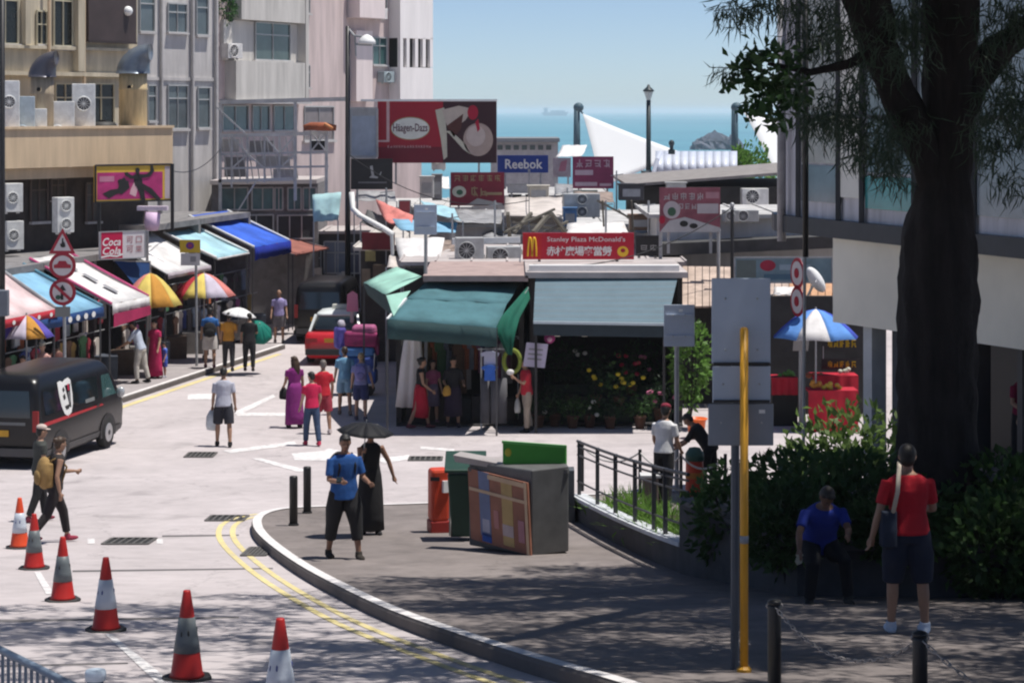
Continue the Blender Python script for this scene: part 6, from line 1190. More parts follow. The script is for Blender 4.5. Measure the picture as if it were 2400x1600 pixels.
b0 = G(1722, 1568, PAV); Y = b0.y; t = T('sign_back', 'large tall grey sign back of three stacked panels behind the yellow pole', 'sign', b0, group='signs seen from behind'); B(MB().tube([b0, W(1724, 660, Y)], 0.035, 8), 'pole', M('pole_slate', (0.06, 0.075, 0.10), 0.5), t)
for (u0, u1, v0, v1, k) in ((1668, 1806, 652, 852, 0), (1670, 1806, 858, 944, 1), (1660, 1813, 946, 1044, 2)): B(MB().slab([W(u0, v1, Y - 0.05 - 0.004*k), W(u1, v1, Y - 0.05 - 0.004*k), W(u1, v0, Y - 0.05 - 0.004*k), W(u0, v0, Y - 0.05 - 0.004*k)], (0, 0.015, 0)), 'panel', (m_back, m_back, M('sign_back_dark', (0.22, 0.24, 0.275), 0.55, 0.12))[k], t, bevel=0.006)
for (x_, v_) in ((1700, 700), (1775, 700), (1700, 820), (1775, 820), (1695, 900), (1780, 900), (1690, 990), (1785, 990)): B(MB().ell(W(x_, v_, Y - 0.056), (0.009, 0.006, 0.009), 8, 6), 'bolt', m_steel, t)
B(MB().box(W(1786, 964, Y - 0.06), (0.05, 0.003, 0.03)), 'sticker', m_whitep, t)
for v in (852, 940): B(MB().bar(W(1672, v, Y - 0.07), W(1804, v, Y - 0.07), 0.02), 'strap', m_post, t)
# yellow pole
b0 = G(1744, 1574, PAV); Y = b0.y; t = T('yellow_pole', 'slim mustard yellow pole with a grey band in the foreground', 'pole', b0); my = M('pole_mustard', (0.60, 0.30, 0.025), 0.45, 0.14, 3); B(MB().tube([b0, W(1744, 772, Y)], 0.034, 14), 'shaft', my, t, True); B(MB().ell(W(1744, 772, Y), (0.034, 0.034, 0.02), 12, 6), 'cap', my, t, True); B(MB().tube([W(1744, 1272, Y), W(1744, 1254, Y)], 0.0365, 14), 'band', M('band_grey', (0.22, 0.24, 0.28), 0.5), t, True); B(MB().lathe([(0.06, 0), (0.06, 0.03), (0.036, 0.05)], b0, 14), 'base', my, t)
# turned traffic sign on the right
b0 = G(1876, 1004); Y = b0.y; t = T('traffic_sign', 'grey pole with round signs turned edge on beside the blue parasol', 'traffic sign', b0); B(MB().tube([b0, W(1876, 605, Y)], 0.04, 8), 'pole', m_grpole, t)
nd = Vector((-1.0, -0.34, 0))
for v in (640, 706): c_ = W(1874, v, Y); disc(t, c_, 0.36, m_sred, 'disc', nd, off=0.05); disc(t, c_, 0.28, m_swhite, 'disc_field', nd, off=0.062); disc(t, c_, 0.12, m_sred, 'symbol', nd, off=0.075, k=12)
B(MB().slab([W(1858, 822, Y - 0.08), W(1894, 822, Y - 0.08), W(1902, 748, Y - 0.08), W(1864, 748, Y - 0.08)], (0, 0.02, 0)), 'lower_plate', M('plate_grey2', (0.26, 0.25, 0.24), 0.6), t)
# pink topped marker post near the taxi
b0 = G(824, 850); t = T('marker_post', 'grey marker post with a pink plate standing behind the loaded cart', 'post', b0); Y = b0.y; B(MB().tube([b0, W(826, 700, Y)], 0.06, 10), 'shaft', M('post_lilac_grey', (0.42, 0.40, 0.44), 0.6), t); B(MB().slab([W(812, 730, Y-0.08), W(840, 730, Y-0.08), W(838, 690, Y-0.08), W(826, 682, Y-0.08), W(814, 690, Y-0.08)], (0,0.02,0)), 'plate', M('plate_pink', (0.44, 0.16, 0.27), 0.5), t)
# bollards
def bollard(name, label, b, h, r, group):
    t = T(name, label, 'bollard', b, group=group); B(MB().lathe([(r*1.0, 0), (r, h - 0.03), (r*0.9, h - 0.008), (0, h)], b, 18), 'shaft', m_post, t, True); B(MB().lathe([(r*1.25, 0), (r*1.25, 0.03), (r, 0.035)], b, 18), 'collar', m_post, t); return t
for (u, v, vt, lab) in ((688, 1231, 1114, 'black bollard on the kerb corner, the nearer of the pair'), (720, 1202, 1092, 'black bollard on the kerb corner, the farther of the pair')): b0 = G(u, v, PAV); bollard('bollard', lab, b0, (v - vt) * b0.y / FPX, 0.066, 'bollards on the kerb corner')
m_chain = M('chain_steel', (0.36, 0.33, 0.31), 0.5, 0.2, metal=0.4); CH = []
for (u, Y, vt, lab) in ((1815, 15.2, 1412, 'black chain post in the foreground nearest the yellow pole'), (2156, 13.6, 1487, 'black chain post in the foreground below the man in red')):
    b0 = Vector((UX(u, Y), Y, zg(Y) + PAV)); top = VZ(vt, Y); t = bollard('chain_post', lab, b0, top - b0.z, 0.047, 'chain posts in the foreground'); B(MB().ell((b0.x, b0.y, top + 0.005), (0.05, 0.05, 0.022), 14, 8), 'cap', m_post, t, True); B(MB().tube([(b0.x + 0.055*math.cos(a), b0.y, top - 0.02 + 0.022*math.sin(a)) for a in [2*PI*i/12 for i in range(13)]], 0.006, 6), 'eyelet', m_chain, t); CH.append(Vector((b0.x, b0.y - 0.02, top - 0.02)))
def chain(label, a, b, sag, n):
    t = T('chain', label, 'chain', a, group='chains between the foreground posts'); P = []
    for i in range(n + 1): k = i/n; p = a.lerp(b, k); p.z -= sag * 4 * k * (1-k); P.append(p)
    lk_me = None
    for i in range(n):
        c_ = (P[i] + P[i+1]) / 2; d = (P[i+1] - P[i]); L_ = d.length * 0.68; d.normalize(); x = d.cross(Vector((0,1,0))).normalized(); y = d.cross(x)
        w = x if i % 2 else y; pts = [c_ + d*L_*math.cos(a) + w*0.011*math.sin(a) for a in [2*PI*j/10 for j in range(11)]]; B(MB().tube(pts, 0.0045, 5), 'link', m_chain, t, True)
chain('sagging chain between the two foreground posts', CH[0], CH[1], 0.24, 40); chain('chain leading off to the right from the second post', CH[1], CH[1] + Vector((1.1, -1.3, -0.02)), 0.25, 30)
# traffic cones
m_cred = M('cone_red', (0.42, 0.018, 0.015), 0.5, 0.12); m_cwht = M('cone_band', (0.52, 0.57, 0.64), 0.4, 0.12); m_cgry = M('cone_band_grey', (0.13, 0.15, 0.16), 0.5, 0.2); m_cblk = M('cone_rubber', (0.035, 0.035, 0.035), 0.75, 0.2); m_cor = M('cone_orange', (0.66, 0.07, 0.02), 0.5, 0.1); m_blueink = M('cone_ink', (0.07, 0.09, 0.24), 0.6)
def make_cone(label, u, v, bandm, bodym, h=0.75, tilt=0.0):
    b = G(u, v); t = T('traffic_cone', label, 'traffic cone', b, rz=random.uniform(-0.3, 0.3), group='traffic cones along the road', local=True)
    prof = [(0.155, 0.03), (0.135, 0.06), (0.112, 0.22), (0.082, 0.42), (0.076, 0.44), (0.055, 0.60), (0.032, 0.74), (0.028, 0.75), (0.0, 0.75)]
    def sub(z0, z1, grow=0.0):
        def r_at(z):
            for (r0, a0), (r1, a1) in zip(prof, prof[1:]):
                if a0 <= z <= a1: return r0 + (r1-r0)*(z-a0)/(a1-a0)
            return prof[-1][0]
        return [(r_at(z) + grow, z) for z in (z0, (2*z0+z1)/3, (z0+2*z1)/3, z1)]
    B(MB().lathe(prof, (0,0,0), 24), 'body', bodym, t, True, world=False); B(MB().lathe(sub(0.24, 0.53, 0.004), (0,0,0), 24), 'reflective_band', bandm, t, True, world=False)
    mb = MB(); s_ = 0.20; k = 0.07; octo = [(s_,k),(k,s_),(-k,s_),(-s_,k),(-s_,-k),(-k,-s_),(k,-s_),(s_,-k)]
    B(MB().slab([(x, y, 0.0) for x, y in octo], (0,0,0.035)), 'base', m_cblk, t, bevel=0.01, world=False)
    for a in (-1.9, -1.2, -0.4, 0.5): 
        r_ = 0.092; x, y = math.cos(a - PI/9)*r_, math.sin(a - PI/9)*r_; B(MB().ell((x*0.905, y*0.905, 0.39 + 0.04*math.sin(a*5)), (0.010, 0.010, 0.028), 8, 6), 'printed_mark', m_blueink if bandm is m_cwht else m_cblk, t, True, world=False)
    return t
for (lab, u, v, bm_, bo) in (('nearest traffic cone, dark banded, touching the lower picture edge', 438, 1592, m_cgry, m_cred), ('traffic cone with a white band cut off by the lower picture edge', 657, 1690, m_cwht, m_cred), ('traffic cone with white blue marked band at the start of the white line', 248, 1478, m_cwht, m_cred), ('grey banded traffic cone behind the white banded one', 147, 1408, m_cgry, m_cred), ('grey banded traffic cone in front of the orange one', 80, 1333, m_cgry, m_cred), ('orange traffic cone with white band nearest the black van', 46, 1284, m_cwht, m_cor)): make_cone(lab, u, v, bm_, bo)
# fence and bollard at the bottom left
t = T('fence', 'blue grey metal fence cut by the bottom left corner', 'fence', (-4.2, 17.5, 2.6)); m_fence = M('fence_bluegrey', (0.16, 0.21, 0.28), 0.45, 0.15)
fa, fb_ = W(-120, 1462, 18.6), W(250, 1645, 16.4)
B(MB().tube([fa, fb_], 0.032, 10), 'top_rail', m_fence, t, True); B(MB().tube([fa - Vector((0,0,0.85)), fb_ - Vector((0,0,0.85))], 0.025, 8), 'bottom_rail', m_fence, t)
for i in range(28): p = fa.lerp(fb_, i/27); B(MB().bar(p, p - Vector((0,0,0.85)), 0.022), 'baluster', m_fence, t)
t = T('capped_post', 'blue post with a pale domed cap at the bottom edge beside the fence', 'bollard', G(224, 1700)); p = W(224, 1580, 16.6); B(MB().tube([p, Vector((p.x, p.y, zg(16.6)))], 0.06, 14), 'shaft', M('post_blue', (0.03, 0.07, 0.12), 0.5), t, True); B(MB().lathe([(0.078, -0.04), (0.08, 0.02), (0.07, 0.035), (0, 0.04)], p, 18), 'cap', M('cap_pale', (0.45, 0.53, 0.62), 0.4), t, True)
# bins and the recycling box
b0 = G(1028, 1246, PAV); t = T('red_bin', 'upright red litter bin beside the dark green wheelie bin', 'bin', b0); mr = M('bin_red', (0.56, 0.055, 0.02), 0.5, 0.2); B(MB().box(b0 + Vector((0, 0, 0.58)), (0.29, 0.30, 0.80), rz=0.25), 'body', mr, t, bevel=0.05); B(MB().box(b0 + Vector((0, 0, 0.095)), (0.31, 0.32, 0.19), rz=0.25), 'base_ring', M('bin_red_dark', (0.28, 0.02, 0.015), 0.5), t, bevel=0.02); B(MB().box(b0 + Vector((0.12, -0.13, 0.72)), (0.12, 0.05, 0.18), rz=0.6), 'label', m_whitep, t); B(MB().box(b0 + Vector((-0.05, -0.145, 0.84)), (0.14, 0.05, 0.06)), 'slot', m_blackp, t)
b0 = G(1092, 1264, PAV); t = T('wheelie_bin', 'dark green wheelie bin with its lid pushed back', 'bin', b0); mg = M('bin_green', (0.012, 0.045, 0.03), 0.5, 0.2)
mb = MB(); B(mb.add([b0 + Vector(v) for v in ((-0.2,-0.22,0.08),(0.2,-0.22,0.08),(0.2,0.25,0.08),(-0.2,0.25,0.08),(-0.27,-0.3,1.02),(0.27,-0.3,1.02),(0.27,0.34,1.02),(-0.27,0.34,1.02))], [(0,1,5,4),(1,2,6,5),(2,3,7,6),(3,0,4,7),(4,5,6,7),(0,3,2,1)]), 'body', mg, t, bevel=0.03); B(MB().slab([b0 + Vector(v) for v in ((-0.31,-0.36,1.04),(0.30,-0.34,1.04),(0.30,0.36,1.22),(-0.31,0.36,1.22))], (0,0,0.05)), 'lid', mg, t, bevel=0.015); B(MB().tube([b0 + Vector((-0.27,0.4,1.12)), b0 + Vector((0.27,0.4,1.12))], 0.025, 8), 'handle', mg, t)
for x in (-0.2, 0.2): B(MB().tube([b0 + Vector((x-0.03, 0.22, 0.1)), b0 + Vector((x+0.03, 0.22, 0.1))], 0.1, 16), 'wheel', m_blackp, t)
B(MB().box(b0 + Vector((-0.235, -0.2, 0.55)), (0.02, 0.03, 0.9)), 'edge_strip', M('bin_edge', (0.25, 0.32, 0.29)), t)
b0 = G(1230, 1300, PAV); Y = b0.y; t = T('recycling_box', 'big grey metal box with open pale flap beside the bins', 'container', b0); mgx = M('box_charcoal', (0.10, 0.10, 0.10), 0.6, 0.25)
xl, xr = UX(1096, Y), UX(1334, Y); zt = VZ(1098, Y) ; B(MB().slab([(xl, Y + 0.9, b0.z - 0.04), (UX(1246, Y), Y, b0.z - 0.02), (xr, Y + 0.25, b0.z), (xr - 0.1, Y + 1.25, b0.z)], (0, 0, zt - b0.z)), 'body', mgx, t, bevel=0.02)
B(MB().slab([W(1062, 1066, Y + 0.9), W(1180, 1088, Y + 0.5), W(1180, 1100, Y + 0.5), W(1066, 1082, Y + 0.9)], (0.1, 0.35, 0.0)), 'flap', M('flap_grey', (0.34, 0.31, 0.30), 0.6), t); B(MB().bar(W(1100, 1098, Y + 0.85), W(1332, 1104, Y + 0.22), 0.06), 'rim', mgx, t)
t = T('plastic_board', 'bright green flat plastic panel standing on top of the grey box', 'board', W(1250, 1098, Y + 0.5)); mcg = M('crate_green', (0.045, 0.28, 0.03), 0.5, 0.12); A0, A1 = W(1178, 1096, Y + 0.55), W(1326, 1106, Y + 0.45)
zt2 = VZ(1036, Y + 0.5); B(MB().slab([A0, A1, Vector((A1.x, A1.y, zt2 - 0.05)), Vector((A0.x, A0.y, zt2))], (0.02, 0.12, 0)), 'side', mcg, t, bevel=0.01); B(MB().bar(Vector((A0.x - 0.01, A0.y - 0.01, zt2)), Vector((A1.x + 0.01, A1.y - 0.01, zt2 - 0.05)), 0.035), 'rim', M('crate_green_light', (0.12, 0.42, 0.10), 0.5), t)
B(MB().ell(A0 + Vector((0.08, -0.01, 0.22)), (0.05, 0.012, 0.06), 10, 8), 'sticker', M('sticker_yellow', (0.5, 0.45, 0.05)), t)
# flattened cardboard with coloured strips leaning on the box
t = T('poster_board', 'brown poster board with blue and yellow stripes leaning on the grey box', 'board', W(1170, 1290, Y - 0.1)); P0, P1 = W(1104, 1262, Y + 0.80), W(1244, 1302, Y - 0.08); Q0, Q1 = W(1096, 1096, Y + 0.86), W(1236, 1116, Y - 0.02)
bd = Board(P0, P1 - P0, Q0 - P0, 0.03); bd.base('panel', M('card_brown', (0.27, 0.115, 0.075), 0.7, 0.25), t)
for (a0, a1, b0_, b1, cc, nm) in ((0.18, 0.36, 0.10, 1.0, (0.14, 0.17, 0.28), 'blue_stripe'), (0.20, 0.36, 0.02, 0.14, (0.02, 0.08, 0.34), 'blue_stripe'), (0.56, 0.74, 0.05, 0.95, (0.42, 0.29, 0.12), 'yellow_stripe'), (0.56, 0.74, 0.18, 0.34, (0.40, 0.32, 0.32), 'pale_patch'), (0.42, 0.50, 0.25, 0.5, (0.36, 0.16, 0.15), 'pink_patch'), (0.82, 0.92, 0.15, 0.45, (0.36, 0.17, 0.20), 'pink_patch'), (0.22, 0.34, 0.16, 0.34, (0.34, 0.34, 0.42), 'pale_patch')): bd.rect(a0, b0_, a1, b1, nm, M('card_%.2f_%.2f' % (cc[0], cc[2]), cc, 0.7, 0.2), t, 1 if nm.endswith('stripe') else 2)
bd.rect(0.02, 0.70, 0.99, 0.745, 'cross_strip', M('card_tan', (0.50, 0.36, 0.24), 0.7), t, 3); bd.rect(0.95, 0.0, 0.99, 1.0, 'edge_strip', M('card_tan', (0.50, 0.36, 0.24), 0.7), t, 4); bd.rect(0.35, 0.92, 0.99, 0.98, 'edge_strip', M('card_tan', (0.50, 0.36, 0.24), 0.7), t, 5)
# small bin, orange bin and rope behind the railing
b0 = G(1524, 1200, PAV); t = T('post_box', 'brown grey litter box on a post behind the railing', 'bin', b0); B(MB().box(W(1524, 1150, b0.y), (0.26, 0.26, 0.55)), 'box', M('box_taupe', (0.16, 0.12, 0.11), 0.7), t, bevel=0.02); B(MB().box(W(1524, 1113, b0.y), (0.34, 0.34, 0.04)), 'lid', M('lid_pale', (0.55, 0.55, 0.55)), t); B(MB().bar(b0, W(1524, 1185, b0.y), 0.08), 'post', m_post, t)
b0 = G(1628, 1172, PAV); t = T('orange_bin', 'orange red litter bin with a green lid behind the railing', 'bin', b0); B(MB().lathe([(0.15, 0), (0.17, 0.05), (0.16, 0.35), (0.155, 0.7), (0.15, 0.72)], b0, 20), 'body', M('bin_orange_red', (0.50, 0.05, 0.02), 0.5, 0.15), t, True); B(MB().lathe([(0.165, 0.70), (0.165, 0.82), (0.10, 0.92), (0, 0.94)], b0, 20), 'lid', M('lid_green', (0.03, 0.09, 0.07), 0.5), t, True); B(MB().lathe([(0.163, 0.40), (0.163, 0.5)], b0, 20), 'band', M('band_ochre', (0.42, 0.16, 0.03)), t)
t = T('rope_barrier', 'pale rope strung between posts behind the railing', 'rope', G(1560, 1160, PAV)); pr = [G(1365, 1150, PAV), G(1500, 1165, PAV), G(1596, 1175, PAV), G(1700, 1178, PAV)]
for p in pr: B(MB().tube([p, p + Vector((0,0,0.85))], 0.03, 8), 'post', m_post, t)
for a, b in zip(pr, pr[1:]): P = [a.lerp(b, k/8) + Vector((0,0,0.8 - 0.22*4*(k/8)*(1-k/8))) for k in range(9)]; B(MB().tube(P, 0.018, 6), 'rope', M('rope_pale', (0.5, 0.48, 0.46)), t, True)

# ================================================================== VEHICLES
def ring_loft(levels, corner=0.22, k=6):
    """body lofted from rounded rectangles: (z, x_rear, x_front, half width, corner radius)"""
    mb = MB(); rings = []
    for lv in levels:
        z, xr, xf, hw = lv[:4]; r_ = lv[4] if len(lv) > 4 else corner; r_ = min(r_, hw*0.9, (xf-xr)/2*0.9); pts = []
        for cx, cy, a0 in ((xf - r_, hw - r_, 0), (xr + r_, hw - r_, PI/2), (xr + r_, -hw + r_, PI), (xf - r_, -hw + r_, 1.5*PI)):
            for i in range(k+1): a = a0 + PI/2*i/k; pts.append((cx + r_*math.cos(a), cy + r_*math.sin(a), z))
        rings.append(pts)
    n = len(rings[0])
    for rg in rings: mb.v += rg
    for j in range(len(rings)-1):
        for i in range(n): mb.f.append((j*n+i, j*n+(i+1) % n, (j+1)*n+(i+1) % n, (j+1)*n+i))
    mb.f.append(tuple(range(n))[::-1]); mb.f.append(tuple((len(rings)-1)*n + i for i in range(n)))
    return mb
m_tyre = M('tyre_rubber', (0.018, 0.018, 0.018), 0.85, 0.2); m_rim = M('rim_silver', (0.42, 0.42, 0.43), 0.35, 0.1, metal=0.5); m_vglass = glass_mat('vehicle_glass', (0.012, 0.018, 0.02), 0.05)
def wheel(t, x, y, r_=0.33, w_=0.2):
    s_ = 1 if y > 0 else -1
    wh = B(MB().tube([(x, y - s_*w_, r_), (x, y - s_*w_*0.9, r_), (x, y - s_*0.02, r_), (x, y, r_)], [r_*0.9, r_, r_, r_*0.92], 24), 'wheel', m_tyre, t, True, world=False)
    B(MB().tube([(x, y + s_*0.002, r_), (x, y + s_*0.012, r_)], [r_*0.62, r_*0.58], 20), 'rim', m_rim, wh, world=False)
    B(MB().tube([(x, y + s_*0.012, r_), (x, y + s_*0.02, r_)], r_*0.16, 12), 'hub', m_blackp, wh, world=False)
def van(label, loc, head, paint, logo=False):
    rz = math.atan2(head[1], head[0]); t = T('van', label, 'van', loc, rz, local=True)
    LV = [(0.24,-2.22,2.20,0.78,0.2),(0.34,-2.32,2.32,0.84,0.22),(0.75,-2.35,2.35,0.85,0.2),(0.98,-2.35,2.28,0.85,0.2),(1.06,-2.35,2.20,0.845,0.2),(1.5,-2.32,1.80,0.805,0.16),(1.78,-2.27,1.50,0.76,0.16),(1.90,-2.18,1.32,0.70,0.2),(1.96,-2.0,1.1,0.58,0.25),(1.98,-1.7,0.8,0.40,0.25)]
    B(ring_loft(LV), 'body', paint, t, True, world=False)
    def hw(z):
        for a, b in zip(LV, LV[1:]):
            if a[0] <= z <= b[0]: return a[3] + (b[3]-a[3])*(z-a[0])/(b[0]-a[0])
        return 0.5
    def side(x0, x1, z0, z1, sgn, nm, m, d=0.006, slant=0.0, parent=None):
        return B(MB().slab([(x0, sgn*(hw(z0)+d), z0), (x1, sgn*(hw(z0)+d), z0), (x1 - slant, sgn*(hw(z1)+d), z1), (x0, sgn*(hw(z1)+d), z1)][::(1 if sgn < 0 else -1)], (0, sgn*0.004, 0)), nm, m, parent or t, world=False)
    teal = glass_mat('door_glass_teal', (0.05, 0.11, 0.11), 0.08)
    for sg in (-1, 1):
        side(1.02, 1.78, 1.12, 1.60, sg, 'door_window', teal, 0.006, 0.32); side(-2.05, 0.78, 1.14, 1.62, sg, 'side_window', m_vglass, 0.005, 0.0)
        for x in (0.88, -0.75): side(x - 0.008, x + 0.008, 0.4, 1.7, sg, 'door_seam', m_blackp, 0.004)
        side(0.62, 0.80, 0.98, 1.02, sg, 'door_handle', m_blackp, 0.02)
        side(-2.3, 2.1, 0.30, 0.42, sg, 'sill_trim', M('van_sill', (0.06, 0.06, 0.062), 0.5), 0.012)
        for x in (-1.28, 1.30):
            B(MB().slab([(x + 0.44*math.cos(a), sg*0.857, 0.33 + 0.42*math.sin(a)) for a in [PI*i/14 for i in range(15)]] + [(x - 0.44, sg*0.857, 0.24), (x + 0.44, sg*0.857, 0.24)], (0, sg*0.004, 0)), 'wheel_arch', m_blackp, t, world=False); wheel(t, x, sg*0.875, 0.33)
        B(MB().ell((1.72, sg*0.98, 1.16), (0.07, 0.10, 0.12), 10, 8), 'mirror', M('mirror_pale', (0.45, 0.47, 0.48), 0.2, metal=0.3) if logo else m_blackp, t, True, world=False)
        B(MB().ell((2.24, sg*0.66, 0.82), (0.10, 0.17, 0.12), 10, 8), 'headlight', M('headlight', (0.6, 0.62, 0.62), 0.1), t, True, world=False)
        B(MB().box((-2.335, sg*0.76, 1.05), (0.05, 0.12, 0.42)), 'tail_light', M('tail_light', (0.30, 0.01, 0.012), 0.3), t, world=False)
    B(MB().slab([(2.26, -0.68, 1.02), (2.26, 0.68, 1.02), (1.62, 0.60, 1.72), (1.62, -0.60, 1.72)], (0.03, 0, 0.03)), 'windscreen', m_vglass, t, world=False); B(MB().slab([(-2.36, 0.66, 1.12), (-2.36, -0.66, 1.12), (-2.30, -0.60, 1.66), (-2.30, 0.60, 1.66)], (-0.012, 0, 0)), 'rear_window', m_vglass, t, world=False)
    B(MB().box((-2.37, 0, 0.42), (0.08, 1.5, 0.16)), 'rear_bumper', M('van_sill', (0.06, 0.06, 0.062), 0.5), t, world=False); B(MB().box((2.36, 0, 0.45), (0.08, 1.5, 0.22)), 'front_bumper', paint, t, world=False)
    B(MB().box((-2.372, 0.05, 0.80), (0.02, 0.48, 0.13)), 'number_plate', M('plate_amber', (0.55, 0.30, 0.02), 0.5), t, world=False); B(MB().box((2.41, 0, 0.50), (0.02, 0.48, 0.12)), 'number_plate', m_whitep, t, world=False)
    if logo:
        y = -0.865; wpt = M('van_print_white', (0.72, 0.72, 0.70), 0.5, 0.05)
        def pl(pts, nm, m, d): B(MB().slab([(x, -(hw(z) + 0.008 + d), z) for x, z in pts], (0, -0.003, 0)), nm, m, t, world=False)
        sh = [(-1.30,1.72),(-1.16,1.74),(-1.02,1.70),(-0.90,1.74),(-0.72,1.76),(-0.62,1.70),(-0.60,1.40),(-0.62,1.20),(-0.72,1.04),(-0.90,0.97),(-1.08,1.05),(-1.20,1.22),(-1.28,1.45)]
        pl(sh, 'logo_shield', wpt, 0.0); pl([(-1.02,1.60),(-1.10,1.56),(-1.06,1.50),(-0.98,1.52)], 'logo_eye', k_txt, 0.004); pl([(-1.10,1.42),(-1.00,1.46),(-0.96,1.36),(-1.06,1.33)], 'logo_mark', k_txt, 0.004); pl([(-0.82,1.62),(-0.74,1.64),(-0.74,1.50),(-0.82,1.50)], 'logo_red_mark', M('logo_red', (0.4, 0.01, 0.05)), 0.004); pl([(-0.84,1.46),(-0.72,1.48),(-0.72,1.26),(-0.82,1.24)], 'logo_grey_mark', M('logo_grey', (0.12, 0.12, 0.13)), 0.004); pl([(-1.04,1.20),(-0.76,1.22),(-0.84,1.13),(-0.98,1.12)], 'logo_mouth', k_txt, 0.004)
        pl([(-2.25,0.96),(-2.1,1.00),(0.95,1.00),(1.05,0.96),(-2.1,0.92)], 'red_stripe', M('stripe_red', (0.40, 0.012, 0.02), 0.4), 0.0); pl([(0.05,1.12),(0.55,1.12),(0.55,1.20),(0.05,1.20)], 'side_lettering', M('van_grey_print', (0.16, 0.17, 0.17)), 0.004)
        B(MB().box((-2.373, -0.2, 1.0), (0.015, 0.7, 0.06)), 'rear_lettering', M('van_grey_print', (0.16, 0.17, 0.17)), t, world=False); B(MB().box((-2.373, 0.45, 1.0), (0.015, 0.25, 0.06)), 'rear_lettering', M('van_grey_print', (0.16, 0.17, 0.17)), t, world=False)
    return t
m_vblack = M('van_black_paint', (0.007, 0.007, 0.008), 0.30, 0.1, 1.0, spec=0.38)
van('black delivery van with a white shield logo and red side stripe', (-9.93, 47.4, zg(47.4)), (0.2, 0.98), m_vblack, True)
van('plain black van parked behind the taxi at the end of the street', (UX(772, 73.2), 73.2, 0), (0.05, 0.998), m_vblack)
# taxi
t = T('taxi', 'red taxi with a pale silver roof seen from behind', 'taxi', (UX(800, 67), 67.2, 0), math.atan2(1, 0.04), local=True); m_taxi = M('taxi_red', (0.46, 0.012, 0.02), 0.3, 0.06, spec=0.6); m_taxr = M('taxi_silver', (0.62, 0.66, 0.66), 0.35, 0.06)
B(ring_loft([(0.20,-2.2,2.2,0.74,0.2),(0.32,-2.32,2.3,0.83,0.2),(0.62,-2.34,2.32,0.85,0.22),(0.88,-2.30,2.22,0.83,0.25),(0.95,-2.2,2.1,0.78,0.28)]), 'body', m_taxi, t, True, world=False)
B(ring_loft([(0.93,-1.85,1.15,0.76,0.2),(1.15,-1.62,0.85,0.71,0.2),(1.38,-1.35,0.42,0.62,0.2)]), 'cabin_glass', m_vglass, t, True, world=False); B(ring_loft([(1.37,-1.38,0.45,0.635,0.22),(1.45,-1.28,0.35,0.60,0.25),(1.49,-1.0,0.1,0.42,0.25)]), 'roof', m_taxr, t, True, world=False)
for sx, sy in ((-1.75, 1), (-1.75, -1), (1.0, 1), (1.0, -1)): B(MB().bar((sx, sy*0.74, 0.93), (-1.34 if sx < 0 else 0.42, sy*0.61, 1.40), 0.07), 'roof_pillar', m_taxr, t, world=False)
B(MB().box((-0.3, 0, 1.56), (0.14, 0.5, 0.14)), 'roof_sign', M('taxi_sign', (0.7, 0.68, 0.6)), t, bevel=0.02, world=False)
for sg in (-1, 1):
    B(MB().box((-2.30, sg*0.62, 0.72), (0.06, 0.34, 0.16)), 'tail_light', M('tail_light', (0.30, 0.01, 0.012), 0.3), t, world=False)
    for x in (-1.35, 1.35): wheel(t, x, sg*0.86, 0.31)
B(MB().box((-2.34, 0, 0.40), (0.09, 1.6, 0.18)), 'rear_bumper', m_blackp, t, bevel=0.02, world=False); B(MB().box((-2.345, 0, 0.74), (0.015, 0.48, 0.12)), 'number_plate', M('plate_amber', (0.55, 0.30, 0.02), 0.5), t, world=False)
# loaded hand cart
b0 = G(835, 925); t = T('hand_cart', 'hand cart stacked high with maroon, blue and violet bundles', 'cart', b0); x0, y0, z0 = b0
B(MB().box((x0, y0, z0 + 0.30), (0.95, 0.6, 0.05)), 'deck', m_steel, t); B(MB().tube([(x0 + 0.45, y0 + 0.3, z0 + 0.3), (x0 + 0.5, y0 + 0.35, z0 + 1.1), (x0 + 0.5, y0 - 0.25, z0 + 1.1), (x0 + 0.45, y0 - 0.3, z0 + 0.3)], 0.02, 8), 'handle', m_steel, t)
for dx in (-0.35, 0.35):
    for dy in (-0.22, 0.22): B(MB().tube([(x0+dx, y0+dy-0.03, z0+0.13), (x0+dx, y0+dy+0.03, z0+0.13)], 0.13, 16), 'wheel', m_tyre, t)
def bundle(c, d, cc, nm, rz_=0.0):
    mb = MB().box(c, d, rz=rz_); mb.v = [(x + rng.normal()*0.02, y + rng.normal()*0.02, z + rng.normal()*0.02) for x, y, z in mb.v]
    return B(mb, nm, M('bundle_%.2f_%.2f' % (cc[0], cc[2]), cc, 0.75, 0.35, 5, bump=0.6, bscale=9), t, bevel=0.07)
for dx, dz, d, cc, nm, rz_ in ((0.05, 0.50, (1.0, 0.6, 0.36), (0.02, 0.07, 0.30), 'blue_bundle', 0.0), (-0.22, 0.85, (0.5, 0.55, 0.34), (0.05, 0.14, 0.40), 'blue_bundle', 0.2), (0.28, 0.84, (0.5, 0.55, 0.32), (0.02, 0.05, 0.22), 'navy_bundle', -0.15), (0.02, 1.14, (0.9, 0.5, 0.26), (0.06, 0.18, 0.42), 'blue_bundle', 0.1),
        (0.12, 1.47, (0.85, 0.5, 0.40), (0.24, 0.02, 0.10), 'maroon_case', 0.05), (0.22, 1.74, (0.62, 0.45, 0.18), (0.34, 0.09, 0.20), 'rose_bundle', -0.1), (-0.42, 1.50, (0.24, 0.4, 0.55), (0.10, 0.08, 0.36), 'violet_bundle', 0.3), (-0.38, 1.86, (0.2, 0.3, 0.2), (0.40, 0.38, 0.44), 'pale_bundle', 0.2), (0.52, 1.30, (0.16, 0.3, 0.5), (0.30, 0.05, 0.14), 'maroon_bundle', 0.0)): bundle((x0 + dx, y0, z0 + dz), d, cc, nm, rz_)

